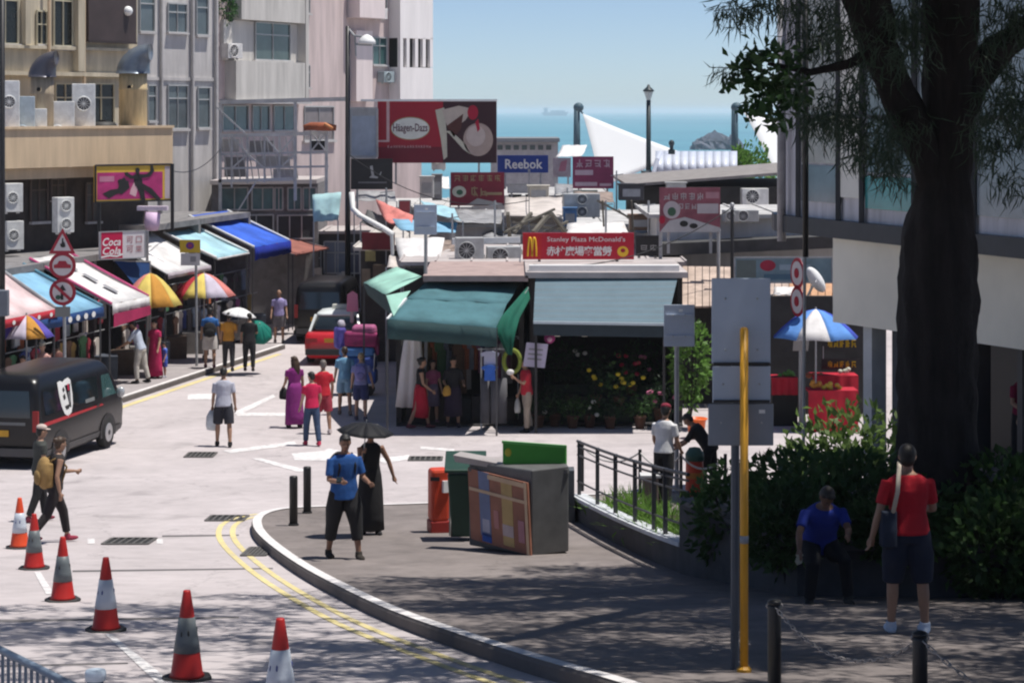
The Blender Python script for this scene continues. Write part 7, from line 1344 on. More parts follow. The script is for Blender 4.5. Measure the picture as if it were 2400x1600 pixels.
# ================================================================== PEOPLE
def skin_m(k): return M('skin_%d' % k, [(0.42,0.26,0.18),(0.33,0.19,0.125),(0.24,0.13,0.085),(0.16,0.085,0.055)][k], 0.6, 0.08, 6)
m_hair = M('hair_black', (0.012, 0.010, 0.009), 0.55, 0.3, 12); m_hairb = M('hair_brown', (0.05, 0.028, 0.016), 0.55, 0.3, 12)
def fab(col): return M('fabric_%.3f_%.3f_%.3f' % col, col, 0.9, 0.22, 4.0, bump=0.7, bscale=8.0)
def remesh(o, vox, it=3):
    r_ = o.modifiers.new('surface', 'REMESH'); r_.mode = 'VOXEL'; r_.voxel_size = vox; r_.use_smooth_shade = True
    s_ = o.modifiers.new('soften', 'SMOOTH'); s_.factor = 0.5; s_.iterations = it; return o
def rotx(v, a): c, s_ = math.cos(a), math.sin(a); return Vector((v.x, v.y*c - v.z*s_, v.y*s_ + v.z*c))
PEOPLE = {}
def person(key, label, u=None, v=None, face=0, h=1.7, pav=False, lean=0, legs=((0,0),(0,0)), arms=((0,8,12,0),(0,8,12,0)), head=(0,0), skin=1, wide=1.0,
           top=((0.3,0.3,0.3), 0.6, 0.0), bottom=('trousers', (0.03,0.03,0.04), 1.9), hair=('short', None), shoe=(0.03,0.03,0.03), vox=0.013, loc=None, seat=None, group='people in the street', hat=None):
    s = h / 1.72; L_ = R(lean)
    base = loc if loc is not None else G(u, v, PAV if pav else 0.0)
    t = T('person', label, 'person', base, R(face), group, local=True)
    V = Vector; b = MB(); sk = skin_m(skin); hair_m = hair[1] or m_hair
    # --- legs by forward kinematics
    thigh, shin = 0.43, 0.40; J = []
    for i, sx in enumerate((-1, 1)):
        p, k = R(legs[i][0]), R(legs[i][1]); sp = R(legs[i][2]) if len(legs[i]) > 2 else R(3)
        hip = V((sx*0.09*wide, 0, 0)); kd = V((sx*math.sin(sp), math.sin(p)*math.cos(sp), -math.cos(p)*math.cos(sp))); kn = hip + kd*thigh
        ad = V((sx*math.sin(sp)*0.5, math.sin(p-k), -math.cos(p-k))).normalized(); J.append((hip, kn, kn + ad*shin))
    hz = 0.085 - min(j[2].z for j in J) if seat is None else seat/s
    J = [tuple(q + V((0,0,hz)) for q in j) for j in J]; pel = V((0, 0, hz + 0.04))
    def tor(z, y=0.0, x=0.0): return pel + rotx(V((x, y, z)), -L_)          # point on the leaning torso, z above the pelvis
    def ring(b_, rows, grow=0.0):
        b_.tube([tor(z, y) * s for z, y, rx, ry in rows], [((rx*wide + grow)*s, (ry*wide + grow)*s) for z, y, rx, ry in rows], 18)
    TR = [(-0.10,0,0.13,0.095),(-0.02,0,0.165,0.115),(0.08,0.005,0.155,0.11),(0.17,0.008,0.138,0.10),(0.28,0.008,0.15,0.105),(0.38,0.005,0.165,0.108),(0.45,0,0.16,0.095),(0.50,-0.005,0.10,0.075),(0.53,-0.005,0.060,0.058)]
    ring(b, TR); b.tube([tor(0.50) * s, tor(0.56, 0.012) * s, tor(0.62, 0.02) * s], [0.056*s, 0.05*s, 0.05*s], 12)
    # --- head, turned by yaw and pitch
    hy, hp = R(head[0]), R(head[1]); hm = Euler((-L_ - hp, 0, hy), 'XYZ').to_matrix(); hc = tor(0.665, 0.025)
    def hd(x, y, z): return (hc + hm @ V((x, y, z))) * s
    b.ell(hd(0,0,0.01), (0.075*s, 0.092*s, 0.105*s), 16, 12, hm); b.ell(hd(0,0.028,-0.05), (0.056*s, 0.062*s, 0.062*s), 12, 8, hm); b.ell(hd(0,0.098,-0.012), (0.014*s, 0.02*s, 0.024*s), 8, 6, hm)
    for sx in (-1, 1): b.ell(hd(sx*0.076, -0.005, 0.0), (0.012*s, 0.02*s, 0.030*s), 8, 6, hm)
    # --- limbs
    for i, (hip, kn, an) in enumerate(J):
        b.tube([q*s for q in (hip + V((0,0,0.03)), hip.lerp(kn, 0.35), hip.lerp(kn, 0.75), kn, kn.lerp(an, 0.3) + V((0,-0.008,0)), kn.lerp(an, 0.7), an)], [r_*s for r_ in (0.088*wide, 0.084*wide, 0.066*wide, 0.054, 0.056, 0.044, 0.036)], 12)
        fm = 1.0; b.ell((an + V((0,0.05,-0.045)))*s, (0.042*s, 0.115*s, 0.036*s), 12, 8)
    A = []
    for i, sx in enumerate((-1, 1)):
        a, ab, e, inn = [R(q) for q in arms[i]]; sh = tor(0.44, 0, sx*0.172*wide)
        ud = rotx(V((sx*math.sin(ab), math.sin(a)*math.cos(ab), -math.cos(a)*math.cos(ab))), 0); el = sh + ud*0.28
        fd = V((sx*(math.sin(ab)*0.6 - math.sin(inn)), math.sin(a+e), -math.cos(a+e))).normalized(); wr = el + fd*0.245
        A.append((sh, el, wr, fd)); b.tube([q*s for q in (sh, sh.lerp(el, 0.4), el, el.lerp(wr, 0.35), wr)], [r_*s for r_ in (0.056, 0.046, 0.038, 0.038, 0.026)], 12)
        # hand: palm, four curled fingers, thumb from the side of the palm
        px = fd.cross(V((sx, 0.2, 0.1))).normalized(); pn = px.cross(fd).normalized(); hs = s
        b.tube([wr*s, (wr + fd*0.045)*s, (wr + fd*0.09)*s], [(0.026*hs, 0.020*hs), (0.040*hs, 0.019*hs), (0.040*hs, 0.017*hs)], 10)
        side = px
        for f_, (off_, ln) in enumerate(((-0.030, 0.062), (-0.010, 0.074), (0.010, 0.070), (0.030, 0.055))):
            q0 = wr + fd*0.085 + side*off_; q1 = q0 + fd*ln*0.5 - pn*sx*ln*0.12; q2 = q1 + fd*ln*0.35 - pn*sx*ln*0.36; b.tube([q*s for q in (q0 - fd*0.02, q1, q2)], [0.0095*s, 0.009*s, 0.007*s], 8)
        q0 = wr + fd*0.03 - side*0.032; q1 = q0 + fd*0.03 - side*0.022; q2 = q1 + fd*0.03 - side*0.004; b.tube([q*s for q in (q0, q1, q2)], [0.012*s, 0.0105*s, 0.008*s], 8)
    remesh(B(b, 'body', sk, t, True, world=False), vox)
    # --- face
    fx = MB()
    for sx in (-1, 1): B(MB().ell(hd(sx*0.031, 0.086, 0.012), (0.012*s, 0.007*s, 0.008*s), 8, 6, hm), 'eye', M('eye_dark', (0.03, 0.022, 0.02), 0.3), t, True, world=False)
    B(MB().ell(hd(0, 0.088, -0.058), (0.022*s, 0.008*s, 0.006*s), 8, 6, hm), 'mouth', M('lip', (0.22, 0.08, 0.07), 0.5), t, True, world=False)
    # --- hair
    if hair[0] != 'bald':
        hb = MB(); hb.ell(hd(0, -0.018, 0.034), (0.083*s, 0.092*s, 0.092*s), 16, 12, hm); hb.ell(hd(0, -0.045, -0.015), (0.072*s, 0.060*s, 0.075*s), 14, 10, hm); hb.ell(hd(0, 0.055, 0.085), (0.062*s, 0.035*s, 0.026*s), 12, 8, hm)
        if hair[0] == 'long':
            hb.tube([hd(0,-0.05,0.03), hd(0,-0.085,-0.08), hd(0,-0.10,-0.20), hd(0,-0.10,-0.33)], [(0.078*s,0.05*s),(0.088*s,0.045*s),(0.085*s,0.035*s),(0.05*s,0.02*s)], 12)
            for sx in (-1, 1): hb.tube([hd(sx*0.06,0,0.03), hd(sx*0.082,-0.01,-0.05), hd(sx*0.09,-0.01,-0.2)], [0.03*s, 0.028*s, 0.014*s], 8)
        if hair[0] == 'bun': hb.ell(hd(0,-0.10,0.05), (0.045*s, 0.045*s, 0.045*s), 10, 8)
        remesh(B(hb, 'hair', hair_m, t, True, world=False), vox*0.9, 2)
    if hat:
        B(MB().ell(hd(0, -0.01, 0.075), (0.088*s, 0.10*s, 0.062*s), 16, 10, hm), 'hat', fab(hat), t, True, world=False); B(MB().ell(hd(0, 0.06, 0.052), (0.085*s, 0.10*s, 0.010*s), 16, 8, hm), 'hat_brim', fab(hat), t, True, world=False)
    # --- clothes
    tc, sl_, drop = top
    if tc is not None:
        c = MB(); rows = [(-0.04 - drop,0,0.172,0.125)] + [r_ for r_ in TR[2:7]] + [(0.49,-0.004,0.115,0.082),(0.512,-0.004,0.082,0.072)]; ring(c, rows, 0.017)
        if sl_ > 0:
            for sh, el, wr, fd in A:
                end = sh.lerp(el, min(1, sl_)) if sl_ <= 1 else el.lerp(wr, sl_ - 1); pts = [sh + (el-sh)*-0.04, sh.lerp(el, min(0.4, sl_*0.5)), end] if sl_ <= 1 else [sh, sh.lerp(el, 0.5), el, end]
                rr = [0.060, 0.060, 0.060] if sl_ <= 1 else [0.072, 0.064, 0.052, 0.042]; c.tube([q*s for q in pts], [q*s for q in rr], 12)
        remesh(B(c, 'shirt', fab(tc), t, True, world=False), vox*1.05, 6)
    kind, bc, ln = bottom
    if kind in ('trousers', 'shorts'):
        c = MB(); ring(c, [(-0.11,0,0.14,0.105), TR[1], TR[2], (0.11,0.005,0.15,0.108)], 0.014)
        for hip, kn, an in J:
            end = hip.lerp(kn, min(1, ln)) if ln <= 1 else kn.lerp(an, ln - 1); g = 0.032 if kind == 'shorts' else 0.016
            pts = [hip + V((0,0,0.03)), hip.lerp(kn, 0.4), end] if ln <= 1 else [hip + V((0,0,0.03)), hip.lerp(kn, 0.5), kn, end]
            rr = [0.096*wide, (0.082+g)*wide, (0.066+g*1.2)*wide] if ln <= 1 else [0.096*wide, (0.080+g)*wide, 0.062+g, 0.046+g]; c.tube([q*s for q in pts], [q*s for q in rr], 14)
        remesh(B(c, kind, fab(bc), t, True, world=False), vox*1.05, 2)
    else:
        c = MB(); hem = ln; rows = []
        mid = (J[0][2] + J[1][2]) / 2; kmid = (J[0][1] + J[1][1]) / 2
        pts = [tor(0.14), tor(0.0), pel.lerp(kmid, 0.5), kmid, kmid.lerp(mid, 0.5), mid]; rd = [(0.158,0.118),(0.19,0.14),(0.215,0.165),(0.225,0.185),(0.235,0.20),(0.25,0.21)]
        nseg = 2 + int(round(hem * 2)); c.tube([q*s for q in pts[:nseg+1]], [(a_*s*wide, b_*s) for a_, b_ in rd[:nseg+1]], 22)
        for k_ in range(len(c.v)):
            a_ = (k_ % 22); f_ = 1 + 0.05*math.sin(a_*1.71*2) * min(1, (k_ // 22)/2); q = V(c.v[k_]); cc_ = pts[k_ // 22]*s; c.v[k_] = tuple(cc_ + (q - cc_)*f_)
        o_ = B(c, 'dress_skirt' if kind == 'dress' else 'skirt', fab(bc), t, True, world=False)
    if shoe is not None:
        for hip, kn, an in J:
            c = MB(); c.ell((an + V((0,0.055,-0.048)))*s, (0.052*s, 0.138*s, 0.040*s), 14, 10); c.tube([(an + V((0,0.0,0.03)))*s, (an + V((0,0.005,-0.04)))*s], [0.048*s, 0.054*s], 12); remesh(B(c, 'shoe', fab(shoe), t, True, world=False), vox*0.9, 2)
    PEOPLE[key] = (t, base, s, A, J, tor, hd)
    return t
def wpt(key, p):                                           # local (unscaled) point of a person -> world
    t, base, s, A, J, tor, hd = PEOPLE[key]; return Vector(base) + Matrix.Rotation(t.rotation_euler[2], 3, 'Z') @ (Vector(p) * s)
def backpack(key, label, col, sz=(0.15, 0.10, 0.22), zc=0.27):
    t0, base, s, A, J, tor, hd = PEOPLE[key]; c = wpt(key, tor(zc, -0.19)); rz = t0.rotation_euler[2]
    t = T('backpack', label, 'backpack', c, rz, 'bags carried by people', local=True); b = MB(); b.ell((0,0,0), (sz[0]*1.15, sz[1], sz[2]*1.1), 14, 10); b.box((0,0.03,-0.03), (sz[0]*1.9, sz[1]*1.2, sz[2]*1.6)); remesh(B(b, 'sack', fab(col), t, True, world=False), 0.018, 4)
    b2 = MB(); b2.ell((0,-sz[1]*0.9,-0.06), (sz[0]*0.8, 0.05, sz[2]*0.5), 12, 8); B(b2, 'pocket', fab(tuple(q*0.8 for q in col)), t, True, world=False)
    for sx in (-1, 1): B(MB().tube([(sx*0.10*s, 0.06*s, sz[2]*0.8), (sx*0.11*s, 0.20*s, sz[2]*1.05), (sx*0.115*s, 0.33*s, 0.08), (sx*0.12*s, 0.24*s, -sz[2]*0.7)], 0.016, 8), 'strap', fab(tuple(q*0.7 for q in col)), t, True, world=False)
    return t
def handbag(key, label, hand, col, sz=(0.14, 0.06, 0.16), cat='bag', name='bag', dz=-0.28):
    t0, base, s, A, J, tor, hd = PEOPLE[key]; sh, el, wr, fd = A[hand]; top_ = wpt(key, wr + fd*0.09); c = top_ + Vector((0,0,dz)); t = T(name, label, cat, c, t0.rotation_euler[2], 'bags carried by people', local=True)
    b = MB(); n = 14; b.tube([(0,0,-sz[2]), (0.01,0,-sz[2]*0.5), (0,0,sz[2]*0.4), (0,0,sz[2])], [(sz[0]*0.8, sz[1]*0.9), (sz[0], sz[1]), (sz[0]*0.85, sz[1]*0.8), (sz[0]*0.35, sz[1]*0.35)], n); B(b, 'sack', fab(col), t, True, world=False)
    B(MB().tube([(-0.04,0,sz[2]*0.9), (0,0,-dz), (0.04,0,sz[2]*0.9)], 0.010, 6), 'handle', fab(col), t, world=False); return t
def umbrella(key, label, hand, col, r_=0.48, hh=0.20, tilt=(0,0), up=0.95, cat='umbrella', at=None):
    t0, base, s, A, J, tor, hd = PEOPLE[key]; sh, el, wr, fd = A[hand]; g = wpt(key, wr + fd*0.06) if at is None else Vector(at)
    t = T('umbrella', label, 'umbrella', g, 0, 'umbrellas held by people', local=True); m = Euler((R(tilt[0]), R(tilt[1]), 0)).to_matrix(); mt = M('brolly_%.2f_%.2f' % (col[0], col[1]), col, 0.7, 0.15, 2.0, trans=0.12 if max(col) > 0.1 else 0.0, spec=0.25); n = 8
    def q(p): return tuple(m @ Vector(p))
    for k in range(n):
        b = MB(); a0, a1 = 2*PI*k/n, 2*PI*(k+1)/n
        for j in range(6):
            f_ = j/5
            for i in range(4): w = i/3; a = a0 + (a1-a0)*w; pin = 1 - 0.06*math.sin(PI*w)*f_; b.v.append(q((r_*f_*pin*math.cos(a), r_*f_*pin*math.sin(a), up - hh*f_**1.8)))
        for j in range(5):
            for i in range(3): z = j*4+i; b.f.append((z, z+1, z+5, z+4))
        solid(B(b, 'gore', mt, t, True, world=False), 0.004); B(MB().bar(q((0,0,up-0.03)), q((r_*0.97*math.cos(a0), r_*0.97*math.sin(a0), up - hh)), 0.007), 'rib', m_steel, t, world=False)
    B(MB().tube([q((0,0,-0.02)), q((0,0,up+0.05))], 0.009, 8), 'shaft', m_steel, t, world=False); B(MB().tube([q((0,0,-0.10)), q((0,0,0.05))], 0.016, 8), 'grip', m_blackp, t, world=False)
    return t
BK, NV, WH = (0.014,0.014,0.016), (0.022,0.03,0.07), (0.62,0.62,0.63)
person('red', 'man in red T-shirt and navy shorts seen from behind under the big tree', 2128, 1483, 4, 1.78, True, 0, ((2,4,5),(-3,2,4)), ((-8,17,16,-4),(14,12,70,15)), (-10,4), 1, 1.12, ((0.42,0.008,0.02),0.75,0.0), ('shorts',(0.012,0.017,0.035),1.05), ('short',None), (0.62,0.68,0.78), 0.011)
t = T('shoulder_bag', 'dark navy shoulder bag with a pale strap on the man in red', 'bag', wpt('red', (-0.20,-0.06,0.98)), R(4), 'bags carried by people', local=True); b = MB(); b.box((0,0,0), (0.14, 0.16, 0.34)); b.ell((0,0,-0.02), (0.09, 0.10, 0.19), 12, 8); remesh(B(b, 'sack', fab((0.02,0.028,0.05)), t, True, world=False), 0.014, 4); B(MB().tube([(0.03,-0.07,0.15), (0.07,-0.09,0.36), (0.10,-0.03,0.58), (0.12,0.04,0.62)], [(0.022,0.008)]*4, 8), 'strap', fab((0.55,0.47,0.38)), t, True, world=False)
person('sit', 'seated man in blue shirt on the planter wall leaning forward', face=188, h=1.70, lean=28, legs=((78,78,10),(74,76,10)), arms=((52,3,34,22),(34,24,20,2)), head=(12,22), skin=3, wide=1.2, top=((0.012,0.03,0.24),0.7,0.0), bottom=('trousers',(0.008,0.008,0.010),1.95), vox=0.012, loc=Vector((UX(1922, 24.5), 24.62, 2.02)), seat=0.60)
handbag('sit', 'small pale packet in the hands of the seated man', 1, (0.4,0.38,0.3), (0.04,0.02,0.05), 'packet', 'packet', -0.03)
person('blu', 'man in bright blue T-shirt and black knee trousers looking at a phone', 806, 1308, 205, 1.70, True, 2, ((14,6,5),(-8,6,6)), ((8,14,74,10),(12,10,80,22)), (-15,14), 2, 1.14, ((0.014,0.075,0.26),0.8,0.06), ('shorts',BK,1.55), ('short',None), (0.03,0.025,0.02), 0.012)
backpack('blu', 'black backpack on the man in bright blue', BK)
t = T('phone', 'dark phone held by the man in bright blue', 'phone', wpt('blu', PEOPLE['blu'][3][1][2]), 0, local=True); A_b = PEOPLE['blu'][3][1]; B(MB().box((0,-0.04,0.03), (0.075, 0.10, 0.012), rx=0.6), 'case', m_blackp, t, world=False); B(MB().box((0,-0.045,0.04), (0.065, 0.09, 0.006), rx=0.6), 'screen', m_vglass, t, world=False)
person('wom', 'woman in sleeveless black dress walking under a black umbrella', 868, 1252, 196, 1.64, True, 0, ((4,6,3),(-4,4,3)), ((-4,30,10,0),(22,6,118,8)), (12,0), 2, 0.95, (BK,0,0.0), ('dress',BK,1.6), ('bun',None), BK, 0.012)
# arms index 0 is the person's own left
umbrella('wom', 'black umbrella over the woman in the black dress', 1, (0.010,0.010,0.012), 0.44, 0.14, (4,5), 0.44)
person('gry', 'man in pale grey T-shirt and dark shorts walking away in mid road', 524, 1046, 8, 1.72, False, 4, ((10,10,4),(-9,8,4)), ((4,8,12,0),(-4,10,16,0)), (0,20), 1, 1.05, ((0.42,0.43,0.50),0.75,0.03), ('shorts',(0.025,0.026,0.035),0.95), ('short',None), BK, 0.013)
handbag('gry', 'white plastic carrier bag held by the man in grey', 0, (0.58,0.62,0.64), (0.15,0.10,0.22), dz=-0.22)
person('rd1', 'woman in crimson T-shirt and blue jeans with red shoes', 731, 1044, 20, 1.62, False, 3, ((12,8,3),(-10,10,3)), ((6,10,20,0),(0,10,30,10)), (20,10), 0, 0.95, ((0.52,0.012,0.07),0.6,0.02), ('trousers',(0.035,0.06,0.12),1.93), ('short',None), (0.45,0.03,0.08), 0.013)
person('rd2', 'person in red T-shirt walking just behind the woman in jeans', 758, 1016, 15, 1.68, False, 2, ((8,6,3),(-8,8,3)), ((4,10,20,0),(0,10,25,5)), (0,5), 1, 1.0, ((0.50,0.014,0.03),0.6,0.02), ('shorts',(0.30,0.03,0.05),0.9), ('short',M('hair_grey', (0.14,0.12,0.11), 0.6)), (0.4,0.35,0.35), 0.014)
person('pur', 'woman with long brown hair in a long purple dress', 690, 1002, 25, 1.66, False, 0, ((4,4,3),(-4,6,3)), ((4,10,60,15),(0,8,15,0)), (20,5), 1, 1.0, ((0.22,0.02,0.17),0.5,0.0), ('dress',(0.20,0.018,0.16),2.0), ('long',m_hairb), (0.03,0.02,0.03), 0.013)
handbag('pur', 'black handbag of the woman in purple', 0, BK, (0.12,0.06,0.14), dz=-0.16)
person('bck', 'person in blue white patterned top with a backpack walking away', 846, 985, 0, 1.62, False, 3, ((10,8,3),(-8,8,3)), ((4,10,20,0),(0,16,30,0)), (0,0), 0, 1.0, ((0.22,0.24,0.45),0.6,0.0), ('shorts',(0.03,0.04,0.12),0.9), ('bun',M('hair_fair', (0.30,0.22,0.12), 0.5)), (0.1,0.1,0.14), 0.014)
backpack('bck', 'violet blue backpack of the person beside the loaded cart', (0.20,0.19,0.42), (0.13,0.09,0.19))
person('lbl', 'person in light blue shirt and shorts beside the loaded cart', 808, 972, 10, 1.66, False, 2, ((8,6,3),(-8,8,3)), ((4,10,20,0),(0,10,25,0)), (0,5), 1, 1.0, ((0.16,0.34,0.50),0.7,0.0), ('shorts',(0.20,0.34,0.46),0.8), ('short',m_hairb), (0.2,0.16,0.14), 0.014)
person('skr', 'woman in black top and bright red skirt walking to the right', 985, 1004, 275, 1.68, False, 2, ((18,8,2),(-14,12,2)), ((-10,6,16,0),(10,6,40,5)), (10,0), 1, 0.95, (BK,0,0.0), ('skirt',(0.42,0.012,0.035),1.1), ('bun',None), (0.12,0.03,0.04), 0.014)
person('pnk', 'girl in pink top behind the woman in the red skirt', 1014, 992, 200, 1.5, False, 0, ((4,4,3),(-4,4,3)), ((8,8,20,0),(8,8,20,0)), (0,0), 0, 0.9, ((0.40,0.10,0.20),0.6,0.0), ('skirt',(0.20,0.16,0.24),0.6), ('long',None), (0.2,0.1,0.15), 0.015)
person('drk', 'woman in dark dress and cardigan by the clothes stall', 1062, 1000, 190, 1.64, False, 2, ((4,4,3),(-4,4,3)), ((14,14,66,14),(10,14,60,14)), (8,12), 1, 1.0, ((0.022,0.022,0.026),0.9,0.0), ('dress',(0.035,0.025,0.05),1.1), ('short',None), (0.05,0.04,0.05), 0.014)
handbag('drk', 'orange yellow bag on the arm of the woman by the clothes stall', 1, (0.50,0.28,0.05), (0.10,0.06,0.12), dz=-0.06)
person('pol', 'man in red polo shirt and beige trousers standing before the flower stall', 1235, 1012, 110, 1.70, False, 4, ((6,6,3),(-6,8,3)), ((30,10,95,10),(0,8,20,0)), (0,6), 1, 1.0, ((0.52,0.03,0.05),0.7,0.03), ('trousers',(0.36,0.30,0.24),1.93), ('short',None), BK, 0.014)
handbag('pol', 'pale carrier bag held by the man in the red polo', 1, (0.50,0.50,0.47), (0.11,0.07,0.17), dz=-0.20)
person('wht', 'man in white T-shirt and black trousers behind the small grey sign pole', 1556, 1188, 330, 1.74, True, 4, ((8,6,3),(-6,6,3)), ((10,10,30,5),(6,10,40,10)), (10,12), 1, 1.0, (WH,0.7,0.0), ('trousers',BK,1.9), ('short',None), BK, 0.013, hat=(0.20,0.02,0.04))
person('cro', 'stooping person in black clothes beside the orange bin', 1664, 1166, 70, 1.62, True, 38, ((14,20,4),(-4,12,4)), ((30,10,30,5),(36,8,30,5)), (0,10), 2, 1.05, (BK,0.9,0.05), ('trousers',BK,1.95), ('short',None), BK, 0.013)
person('tan', 'woman in black with a tan backpack hurrying past the cones', 128, 1272, 300, 1.64, False, 6, ((24,14,2),(-22,18,2)), ((26,10,60,0),(-18,14,26,0)), (10,4), 1, 0.95, ((0.03,0.025,0.025),0.0,0.0), ('trousers',(0.022,0.018,0.020),1.85), ('bun',m_hairb), (0.26,0.03,0.06), 0.012)
backpack('tan', 'tan brown backpack on the hurrying woman', (0.30,0.19,0.07), (0.15,0.12,0.23), 0.20)
person('cap', 'woman with a pale cap walking between the cones and the black van', 92, 1222, 300, 1.60, False, 2, ((14,8,3),(-12,10,3)), ((6,8,20,0),(0,8,24,0)), (0,5), 1, 1.0, ((0.05,0.055,0.05),0.6,0.0), ('trousers',(0.02,0.02,0.022),1.9), ('short',None), (0.2,0.03,0.05), 0.013, hat=(0.55,0.45,0.40))
person('bl2', 'person in blue shirt and pale shorts walking away under the far umbrellas', 492, 862, 5, 1.70, True, 2, ((8,8,3),(-8,8,3)), ((4,10,24,0),(4,10,24,0)), (0,6), 1, 1.05, ((0.03,0.14,0.40),0.7,0.0), ('shorts',(0.50,0.47,0.45),0.9), ('short',None), (0.2,0.08,0.1), 0.016)
backpack('bl2', 'black backpack on the person in pale shorts', BK, (0.17,0.10,0.2), 0.16)
person('org', 'person in orange T-shirt holding a white umbrella in the far street', 536, 870, 0, 1.64, True, 2, ((6,6,3),(-6,6,3)), ((4,10,30,0),(20,6,110,0)), (0,6), 1, 1.0, ((0.52,0.24,0.03),0.7,0.02), ('trousers',(0.025,0.025,0.03),1.85), ('short',None), BK, 0.016)
umbrella('org', 'white umbrella over the person in orange', 1, (0.80,0.80,0.80), 0.50, 0.22, (0,8), 0.50)
person('grn', 'person in dark clothes beneath a low green umbrella', 584, 870, 0, 1.62, True, 3, ((6,6,3),(-6,6,3)), ((4,10,30,0),(16,6,100,0)), (0,6), 1, 1.05, (BK,0.8,0.05), ('trousers',BK,1.9), ('short',None), BK, 0.016)
umbrella('grn', 'bottle green umbrella held low behind the far walker', 1, (0.01,0.20,0.15), 0.46, 0.36, (38,20), 0.16)
person('far', 'far man in white and violet shirt standing by the shop doorway', 654, 804, 185, 1.70, False, 0, ((3,3,3),(-3,3,3)), ((6,10,24,0),(6,10,24,0)), (0,6), 1, 1.05, ((0.34,0.30,0.55),0.7,0.02), ('shorts',(0.14,0.13,0.14),0.9), ('bald',None), (0.15,0.12,0.12), 0.016)
person('lwh', 'man in pale blue shirt bending over goods at the left shops', 330, 898, 75, 1.72, True, 18, ((10,14,4),(-8,8,4)), ((30,8,30,5),(36,8,24,5)), (0,14), 1, 1.0, ((0.42,0.47,0.56),0.9,0.02), ('trousers',(0.50,0.47,0.42),1.9), ('short',None), BK, 0.015)
person('crm', 'woman in crimson dress outside the left shops', 363, 886, 150, 1.58, True, 0, ((3,3,3),(-3,3,3)), ((6,8,20,0),(6,8,20,0)), (0,6), 0, 1.0, ((0.46,0.02,0.10),0.6,0.0), ('dress',(0.40,0.012,0.08),1.6), ('short',None), BK, 0.015)
person('kid', 'small child in blue standing beside the woman in crimson', 386, 884, 120, 0.95, True, 0, ((3,3,3),(-3,3,3)), ((6,10,20,0),(6,10,20,0)), (0,6), 0, 1.1, ((0.06,0.13,0.50),0.7,0.0), ('shorts',(0.05,0.08,0.35),0.9), ('short',None), (0.5,0.5,0.55), 0.013)
person('hd1', 'shopper in a straw hat behind the black van', 100, 962, 160, 1.66, True, 0, ((3,3,3),(-3,3,3)), ((6,8,30,0),(6,8,30,0)), (0,10), 0, 1.0, ((0.52,0.30,0.26),0.3,0.0), ('trousers',BK,1.9), ('short',None), BK, 0.015, hat=(0.60,0.55,0.42))
person('hd2', 'shopper in a bright pink top behind the black van', 54, 985, 170, 1.52, True, 0, ((3,3,3),(-3,3,3)), ((6,8,30,0),(6,8,30,0)), (0,10), 1, 1.0, ((0.62,0.08,0.14),0.6,0.0), ('trousers',BK,1.9), ('short',None), BK, 0.015)
person('hd3', 'dark haired shopper in brown behind the black van', 134, 955, 20, 1.62, True, 0, ((3,3,3),(-3,3,3)), ((6,8,30,0),(6,8,30,0)), (0,10), 2, 1.0, ((0.14,0.06,0.05),0.6,0.0), ('trousers',BK,1.9), ('short',None), BK, 0.015)
# raised floor of the glazed building with a person behind the trunk
t = T('shop_plinth', 'raised dark floor at the foot of the glazed building', 'platform', (8.2, 37.6, 0.5)); a, b_ = FW.at(2130, 700, -0.32), FW.at(2600, 700, -0.32); B(wall_prism([(a.x, a.y), (b_.x, b_.y), (b_.x - nn.x*2.1, b_.y - nn.y*2.1), (a.x - nn.x*2.1, a.y - nn.y*2.1)], 0.2, 1.72), 'block', m_planter, t); B(wall_prism([(a.x, a.y), (b_.x, b_.y), (b_.x - nn.x*2.1, b_.y - nn.y*2.1), (a.x - nn.x*2.1, a.y - nn.y*2.1)], 1.723, 1.78), 'paving', m_pave, t)
q = FW.at(2302, 900, -0.8); person('bhd', 'person in a dark red shirt half hidden behind the tree trunk', face=200, h=1.62, legs=((3,3,3),(-3,3,3)), arms=((10,10,40,5),(10,10,60,10)), top=((0.22,0.015,0.05),0.7,0.0), bottom=('trousers',BK,1.9), hair=('short',M('hair_white', (0.4,0.4,0.4), 0.6)), vox=0.014, loc=Vector((q.x, q.y, 1.78)))
handbag('bhd', 'brown paper bag held by the person behind the trunk', 1, (0.22,0.16,0.11), (0.13,0.09,0.12), dz=-0.1)

# ================================================================== MORE OF THE MARKET
# end of the street: glass cabinets, posters and goods
FE8 = Face((-8.6, 78.5), (-4.7, 78.5))
for (u0, u1, v0, v1, mm) in ((640, 690, 588, 660, M('cab_dark', (0.03, 0.03, 0.035), 0.3)), (760, 812, 566, 640, M('cab_blue', (0.16, 0.20, 0.28), 0.2)), (818, 868, 570, 640, M('cab_violet', (0.10, 0.11, 0.17), 0.2)), (700, 752, 580, 650, M('cab_brown', (0.10, 0.06, 0.055), 0.4))):
    FE8.window(u0, v0, u1, v1, h8, 2, 0.35, mm, m_wframe, False, name='display_window')
for (u, v, cc, k) in ((716, 632, (0.42, 0.38, 0.36), 4), (740, 660, (0.30, 0.10, 0.11), 3), (795, 650, (0.6, 0.58, 0.56), 3), (850, 660, (0.35, 0.28, 0.22), 3)):
    for i in range(k): B(MB().box(W(u + i*11, v + rng.uniform(-6, 6), 78.2), (0.16, 0.2, rng.uniform(0.2, 0.4))), 'goods_box', M('goods_%.2f' % cc[0], cc, 0.7, 0.2), h8)
FE7 = Face((-4.5, 66), (-2.9, 66))
B(MB().slab([W(848, 545, 65.6), W(925, 545, 65.6), W(925, 585, 65.6), W(848, 585, 65.6)], (0, 0.1, 0)), 'fascia_board', M('fascia_darkred', (0.16, 0.012, 0.02), 0.6, 0.2), h7)
